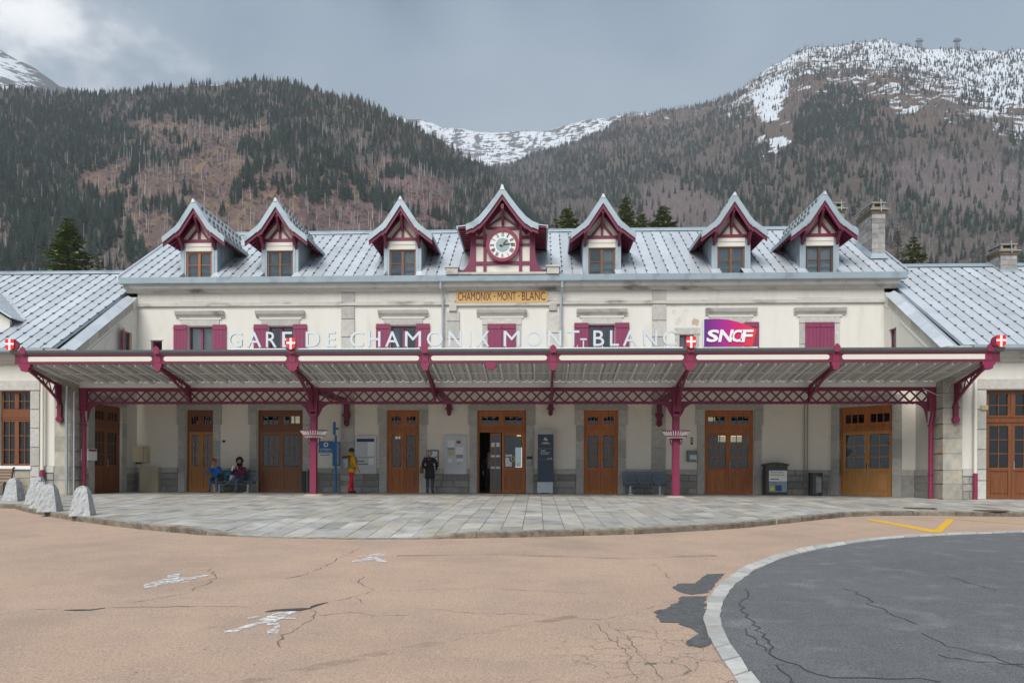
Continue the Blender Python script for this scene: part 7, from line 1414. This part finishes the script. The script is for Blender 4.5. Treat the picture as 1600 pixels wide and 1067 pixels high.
# seated couple
def seated(name, label, x, y, top, legs, shoe, lean, hands, crossed=False, headc=None, rot=0., puff=1.0):
    J = {}; E = []
    J['pelvis'] = ((0, .02, .545), (.15 * puff, .11)); J['waist'] = ((0, .0 - lean * .3, .70), (.145 * puff, .115 * puff)); J['chest'] = ((0, -lean * .75, .90), (.17 * puff, .125 * puff)); J['chest_top'] = ((0, -lean, 1.01), (.09, .08)); E += [('pelvis', 'waist', 0), ('waist', 'chest', 0), ('chest', 'chest_top', 0)]
    for k, s_ in (('l', -1), ('r', 1)):
        J[k + 'sh'] = ((s_ * .185, -lean * .95, .965), .075 * puff); J[k + 'el'] = ((s_ * .27, -lean - .14, .76), .058 * puff); J[k + 'wrist'] = (hands[k], .036); E += [('chest', k + 'sh', 0), (k + 'sh', k + 'el', 0), (k + 'el', k + 'wrist', 0)]
        tgt = Vector((0, -lean - .2, 1.1)) - Vector(hands[k]); hand_(J, E, k, hands[k], tuple(tgt), (-s_ * .5, -.2, .2), 3, (0, -1, .3))
        J[k + 'hip'] = ((s_ * .095, -.02, .535), .088); kn = (s_ * .13, -.44, .53); an = (s_ * .14, -.42, .09)
        if crossed and k == 'l': kn = (.03, -.46, .64); an = (-.24, -.55, .34)
        if crossed and k == 'r': kn = (.08, -.44, .52); an = (.05, -.42, .09)
        J[k + 'kn'] = (kn, .066); J[k + 'an'] = (an, .046); to = (an[0] + (-.08 if crossed and k == 'l' else s_ * .03), an[1] - .15, an[2] - .045); J[k + 'heel'] = ((an[0], an[1] + .03, an[2] - .05), .036); J[k + 'toe'] = (to, .036)
        E += [('pelvis', k + 'hip', 1), (k + 'hip', k + 'kn', 1), (k + 'kn', k + 'an', 1), (k + 'an', k + 'heel', 2), (k + 'an', k + 'toe', 2)]
    head(J, E, headc, 3, (0, -1, -.25)); r_ = person(name, label, (x, y, 0), rot, J, E, [top, legs, shoe, SKIN]); eyes(r_, headc, (0, -1, -.25)); return r_
ym = by - .05; xm = ony(338, 745, ym)[0]
m1 = seated('person', 'seated person in a bright blue jacket and jeans eating on the bench', xm, ym, cloth('bright_blue_jacket', (.012, .13, .42)), JEAN, SHOE, .20, {'l': (-.07, -.36, .96), 'r': (.07, -.36, .96)}, headc=(0, -.27, 1.20), rot=R(6), puff=1.06)
obj('hair', cap_mesh((0, -.255, 1.215), (0, -1, -.1), .092, .106, .105, -.1, .25), mat('greying_hair', (.14, .12, .10), .9), m1); obj('top_knot', MB().ball((-.05, -.22, 1.34), .028, .028, .03), mat('dark_hair', (.025, .02, .018), .9), m1); obj('glasses', MB().ring((-.034, 1.20), .016, .022, -.372, -.366, 12).ring((.034, 1.20), .016, .022, -.372, -.366, 12).box(-.012, .012, -.371, -.367, 1.2, 1.205), BLACK, m1)
obj('sandwich', MB().ball((0, -.43, 1.06), .05, .04, .035), mat('bread', (.45, .36, .25), .9), m1)
xw_ = ony(376.5, 745, ym)[0]
m2_ = seated('person', 'seated person with curly dark hair and a burgundy jacket eating on the bench', xw_, ym, cloth('burgundy_jacket', (.13, .012, .05)), JEAN, SHOE, .07, {'l': (-.12, -.30, .90), 'r': (.04, -.31, .90)}, True, (0, -.12, 1.245), R(-10), 1.1)
obj('hair', cap_mesh((0, -.095, 1.255), (0, -1, 0), .145, .14, .15, -.75, .1, .1, 5), mat('curly_dark_brown_hair', (.035, .015, .010), .9, bump=1., bscale=60), m2_); obj('scarf', MB().lathe([(.07, 0), (.12, .02), (.125, .07), (.09, .12), (.06, .1)], (0, -.1, 1.03), 14), cloth('black_scarf', (.012, .012, .014)), m2_)
obj('wrapped_sandwich', MB().cyl((-.16, -.38, .86), (-.07, -.40, 1.06), .03, .04, 8), PAPER, m2_)
xb = ony(356.5, 745, ym)[0]
def backpack(name, at, rot, m, m_2, label, s=1., parent=None):
    r_ = root(name, at, label, 'backpack', rot=rot or 1e-6) if parent is None else parent
    V = [];  b = MB().lathe_s([(.02, 0), (.75, .02), (.95, .12), (1., .4), (.95, .7), (.75, .92), (.35, 1.0), (.02, 1.01)], (0, 0, 0), .15 * s, .11 * s, .42 * s, 12, 0); obj('pack_body', b, m, r_, smooth=True)
    obj('pack_pocket', MB().lathe_s([(.02, 0), (.8, .03), (1, .3), (.9, .8), (.4, 1.), (.02, 1.01)], (0, -.07 * s, .04 * s), .11 * s, .075 * s, .22 * s, 10, 0), m_2, r_, smooth=True); obj('pack_straps', MB().tube([(-.06 * s, .1 * s, .06 * s), (-.07 * s, .15 * s, .2 * s), (-.05 * s, .1 * s, .38 * s)], .016 * s).tube([(.06 * s, .1 * s, .06 * s), (.07 * s, .15 * s, .2 * s), (.05 * s, .1 * s, .38 * s)], .016 * s).tube([(-.03 * s, .02, .42 * s), (0, .02, .46 * s), (.03 * s, .02, .42 * s)], .01 * s), BLACK, r_); return r_
backpack('backpack', (xb, by - .02, .446), R(20), cloth('turquoise_pack', (.01, .16, .26)), cloth('dark_teal_pocket', (.012, .04, .06)), 'turquoise and black backpack lying on the bench between the couple', 1.0)
obj('carrier_bag', MB().lathe_s([(.02, 0), (.9, .02), (1., .3), (.85, .6), (.6, .8), (.9, 1.), (.02, .98)], (ony(364.5, 745, by)[0], by - .12, .447), .11, .09, .24, 9, 0), mat('white_plastic_bag', (.55, .56, .56), .5, var=.4, scale=14, bump=.8), label='crumpled white carrier bag on the bench beside the burgundy jacket', cat='bag')
# standing people
def standing(name, label, at, rot, top, legs, shoe, J2=None, puff=1., headf=(0, -1, 0), hgt=1.7, coat=None, arms=None, feet=None):
    J = {}; E = []; k_ = hgt / 1.7; feet = feet or {'l': (-.10, 0), 'r': (.10, 0)}; arms = arms or {'l': ((-.26, .02, 1.12), (-.25, -.06, .86)), 'r': ((.26, .02, 1.12), (.25, -.06, .86))}
    J['pelvis'] = ((0, 0, .94), (.15 * puff, .115 * puff)); J['waist'] = ((0, .0, 1.08), (.145 * puff, .115 * puff)); J['chest'] = ((0, .01, 1.29), (.17 * puff, .125 * puff)); J['chest_top'] = ((0, .01, 1.42), (.085, .075)); E += [('pelvis', 'waist', 0), ('waist', 'chest', 0), ('chest', 'chest_top', 0)]
    for k, s_ in (('l', -1), ('r', 1)):
        J[k + 'sh'] = ((s_ * .19, .01, 1.37), .075 * puff); J[k + 'el'] = (arms[k][0], .058 * puff); J[k + 'wrist'] = (arms[k][1], .036); E += [('chest', k + 'sh', 0), (k + 'sh', k + 'el', 0), (k + 'el', k + 'wrist', 0)]
        hand_(J, E, k, arms[k][1], tuple(Vector(arms[k][1]) - Vector(arms[k][0])), (-s_ * .3, -.3, 0), 3, (0, -1, 0))
        fx, fy = feet[k]; J[k + 'hip'] = ((s_ * .09, 0, .90), .09); J[k + 'kn'] = ((s_ * .05 + fx * .55, fy * .5 - .02, .49), .066); J[k + 'an'] = ((fx, fy, .085), .05); J[k + 'heel'] = ((fx, fy + .035, .04), .036); J[k + 'toe'] = ((fx + s_ * .02, fy - .16, .036), .036)
        E += [('pelvis', k + 'hip', 1), (k + 'hip', k + 'kn', 1), (k + 'kn', k + 'an', 1), (k + 'an', k + 'heel', 2), (k + 'an', k + 'toe', 2)]
    head(J, E, (0, -.01, 1.585), 3, headf); r_ = person(name, label, at, rot, J, E, [top, legs, shoe, SKIN]); r_.scale = (k_,) * 3; eyes(r_, (0, -.01, 1.585), headf); return r_
p = onz(549, 771.3, 0); YJ = cloth('mustard_jacket', (.52, .27, .008))
yl = standing('person', 'person in a mustard jacket and red trousers reading the route map', (p[0], p[1], 0), R(128), YJ, cloth('red_trousers', (.50, .006, .022)), DSHOE, puff=1.12, hgt=1.72, feet={'l': (-.10, .16), 'r': (.11, -.10)}, arms={'l': ((-.29, .0, 1.12), (-.22, -.16, .92)), 'r': ((.29, .02, 1.12), (.24, -.12, .88))})
obj('beanie', cap_mesh((0, -.005, 1.60), (0, -1, 0), .10, .112, .12, -.25, .2), cloth('charcoal_beanie', (.022, .022, .028)), yl); obj('jacket_skirt', MB().lathe_s([(.92, 0), (1., .12), (.95, .6), (.85, 1.)], (0, .0, .80), .2, .165, .32, 16, 0), YJ, yl, smooth=True); obj('hood', MB().lathe_s([(.4, 0), (1., .25), (1.1, .6), (.9, 1.), (.7, .9)], (0, .05, 1.40), .12, .12, .13, 14, 0), YJ, yl, smooth=True)
# the pack rides on the back (+y in the figure's frame)
pk = root('backpack', (p[0], p[1], 0), 'light grey backpack worn over the mustard jacket', 'backpack', rot=R(128)); GP = cloth('light_grey_pack', (.30, .32, .34)); k_ = 1.72 / 1.7
obj('pack_body', MB().lathe_s([(.02, 0), (.75, .02), (.95, .12), (1., .4), (.95, .7), (.75, .92), (.35, 1.0), (.02, 1.01)], (0, .235 * k_, .95 * k_), .15, .115, .46, 12, 0), GP, pk, smooth=True); obj('pack_pocket', MB().lathe_s([(.02, 0), (.8, .03), (1, .3), (.9, .8), (.4, 1.), (.02, 1.01)], (0, .31 * k_, .98 * k_), .11, .07, .24, 10, 0), cloth('grey_pocket', (.20, .215, .23)), pk, smooth=True)
obj('pack_lid', MB().lathe_s([(.02, 0), (.9, .1), (1, .5), (.7, .9), (.02, 1.)], (0, .26 * k_, 1.30 * k_), .14, .11, .11, 10, 0), cloth('dark_pack_lid', (.05, .055, .06)), pk, smooth=True); obj('pack_straps', MB().tube([(-.09, .2, 1.02), (-.16, .05, 1.06), (-.14, -.16, 1.16), (-.11, -.13, 1.38), (-.09, .02, 1.46), (-.08, .16, 1.40)], .02).tube([(.09, .2, 1.02), (.16, .05, 1.06), (.14, -.16, 1.16), (.11, -.13, 1.38), (.09, .02, 1.46), (.08, .16, 1.40)], .02).tube([(-.2, .15, .99), (-.24, .0, .97), (-.1, -.19, .97), (.1, -.19, .97), (.24, 0, .97), (.2, .15, .99)], .018), cloth('strap_grey', (.09, .095, .1)), pk)
p = onz(671.5, 771, 0); BC = cloth('black_coat', (.012, .012, .014))
bk2 = standing('person', 'person in a long black coat seen from behind at the framed notice', (p[0], p[1], 0), R(172), BC, cloth('dark_jeans', (.03, .045, .065)), DSHOE, puff=1.1, hgt=1.66, arms={'l': ((-.29, .0, 1.12), (-.22, -.14, .94)), 'r': ((.29, .02, 1.12), (.2, -.16, .98))})
obj('coat_skirt', MB().lathe_s([(1.0, 0), (.98, .3), (.9, .7), (.8, 1.)], (0, 0, .60), .205, .165, .5, 16, 0), BC, bk2, smooth=True); obj('collar', MB().lathe_s([(1.15, 0), (1., .5), (.85, 1.), (.75, .95)], (0, .01, 1.37), .09, .09, .07, 14, 0), BC, bk2, smooth=True); obj('hair', cap_mesh((0, -.0, 1.60), (0, -1, 0), .098, .114, .114, -.85, .1), mat('grey_hair', (.30, .29, .28), .9), bk2)
hb_ = root('handbag', (p[0], p[1], 0), 'brown leather shoulder bag of the dark coated visitor', 'bag', rot=R(172)); obj('bag_body', MB().lathe_s([(.02, 0), (.9, .02), (1., .2), (.9, .75), (.7, 1.), (.02, .99)], (.31, .06, .78), .07, .13, .27, 10, 0), mat('tan_leather', (.20, .062, .02), .55), hb_, smooth=True); obj('bag_strap', MB().tube([(.31, -.03, 1.02), (.27, -.04, 1.25), (.2, .0, 1.45), (.27, .12, 1.25), (.31, .14, 1.02)], .012), mat('tan_strap', (.18, .055, .02), .6), hb_)
p2_ = ony(764, 740, .75)
dk = standing('person', 'dim figure in an open dark jacket inside the half open doorway', (p2_[0], .75, .004), R(10), cloth('dark_jacket', (.025, .025, .028)), cloth('navy_jeans', (.02, .025, .04)), DSHOE, hgt=1.68); obj('hair', cap_mesh((0, -.0, 1.60), (0, -1, 0), .094, .11, .11, -.2, .25), mat('brown_hair', (.05, .03, .02), .9), dk); obj('pale_top', MB().box(-.07, .07, -.155, -.12, 1.0, 1.40), cloth('pale_shirt', (.3, .29, .26)), dk)

# ------------------------------------------------------------------ trees just behind the station
NEED = mat('fresh_spruce_needles', (.18, .23, .105), .9, var=.3, scale=3, var2=.3, scale2=.7, spec=.15, tint=(.20, .24, .085)); BARK = mat('grey_brown_bark', (.10, .08, .062), .9, var=.3, scale=9, bump=.6); LTWIG = mat('tawny_twigs', (.17, .115, .07), .9, var=.3, scale=3)
def spruce(u, vt, y, label, seed, wide=.5, dens=1., bare=False):
    r = random.Random(seed); pt = ony(u, vt, y); H = float(pt[2]) + .3; x = float(pt[0]); rt_ = root('spruce_tree' if not bare else 'larch_tree', (x, y, -.3), label, 'tree', 'trees behind the station')
    t = MB(); t.cyl((x, y, -.3), (x + r.uniform(-.1, .1), y, H * .97 - .3), H * .014, .02, 8)
    c = MB(); z = H * .1; 
    def leafs(a, b, wd, n_):
        a, b = Vector(a), Vector(b); d = b - a; L_ = d.length; d.normalize(); s_ = d.cross(Vector((0, 0, 1))).normalized()
        for i in range(n_):
            q = a + d * L_ * ((i + r.random()) / n_); k = wd * r.uniform(.5, 1.1) * (1 - .5 * i / n_); sg_ = r.choice((-1, 1)); e_ = q + s_ * sg_ * k + d * k * r.uniform(.3, .9) + Vector((0, 0, r.uniform(-.55, .2))) * k; m_ = (e_ - q).normalized(); up_ = Vector((r.uniform(-.4, .4), r.uniform(-.4, .4), 1)).cross(m_).normalized() * k * (.26 if not bare else .035)
            c.add([q - up_ * .5, q + m_ * k * .55 - up_, e_, q + m_ * k * .55 + up_], [(0, 1, 2, 3)])
    while z < H * .985:
        f = 1 - z / H; rad = min(wide * (H - z), 2.9) * r.uniform(.75, 1.15) + .1; n_ = max(4, int((6 + 4 * f) * dens))
        for i in range(n_):
            a = 6.283 * (i + r.random() * .7) / n_; rr = rad * r.uniform(.72, 1.1); dz = rr * r.uniform(-.28, .05) + (.28 * (1 - f) ** 2) * rr; tip = (x + rr * math.cos(a), y + rr * math.sin(a), z - .3 + dz); mid = (x + rr * .5 * math.cos(a), y + rr * .5 * math.sin(a), z - .3 + dz * .3 + .04 * rr); t.cyl((x, y, z - .3), mid, .02 + .03 * f, .014, 4); t.cyl(mid, tip, .014, .005, 4)
            leafs((x + rr * .15 * math.cos(a), y + rr * .15 * math.sin(a), z - .3 + dz * .05), mid, (.45 + .25 * f) * min(1, .25 + rad / 1.6), int(5 + 4 * rr)); leafs(mid, tip, (.55 + .2 * f) * min(1, .25 + rad / 1.6), int(8 + 5 * rr))
        z += .24 + .26 * f
    leafs((x, y, H * .95 - .3), (x, y, H - .3), .14, 16); obj('trunk', t, BARK, rt_); obj('crown', c, NEED if not bare else LTWIG, rt_)
spruce(107, 333, 24, 'broad dark spruce standing alone behind the left wing roof', 1, .52)
spruce(156, 398, 20, 'small pale green spruce tip beside the broad spruce', 2, .3, .6)
spruce(886, 318, 30, 'green spruce between the clock and the next dormer', 3, .5); spruce(978, 303, 34, 'tall green spruce right behind the dormer beside the clock', 4, .4); spruce(1003, 330, 31, 'shorter spruce tucked between two taller ones behind the roof', 5, .45); spruce(1036, 316, 32, 'broad green spruce behind the open roof right of the clock', 6, .6)
spruce(1428, 366, 26, 'dark green spruce behind the tall stone chimney', 7, .45); spruce(1404, 345, 28, 'tawny leafless larch beside the tall stone chimney', 8, .25, .8, True)
chimney(20.1, 20.75, 1.6, 2.5, 8.9, 9.95, 'short mossy chimney on the right wing roof')
# ------------------------------------------------------------------ the air of the valley
hzb = MB().box(-4600, 4600, -140, 4700, -12, 1900)
hzm_ = bpy.data.materials.new('valley_haze'); hzm_.use_nodes = True; n = hzm_.node_tree.nodes; n.clear(); o_ = n.new('ShaderNodeOutputMaterial'); pv_ = n.new('ShaderNodeVolumePrincipled'); pv_.inputs['Color'].default_value = (.86, .92, 1, 1); pv_.inputs['Density'].default_value = .00010; hzm_.node_tree.links.new(pv_.outputs[0], o_.inputs['Volume'])
obj('haze', hzb, hzm_, at=(0, 0, 0), label='thin blue valley haze over the whole scene', kind='stuff')
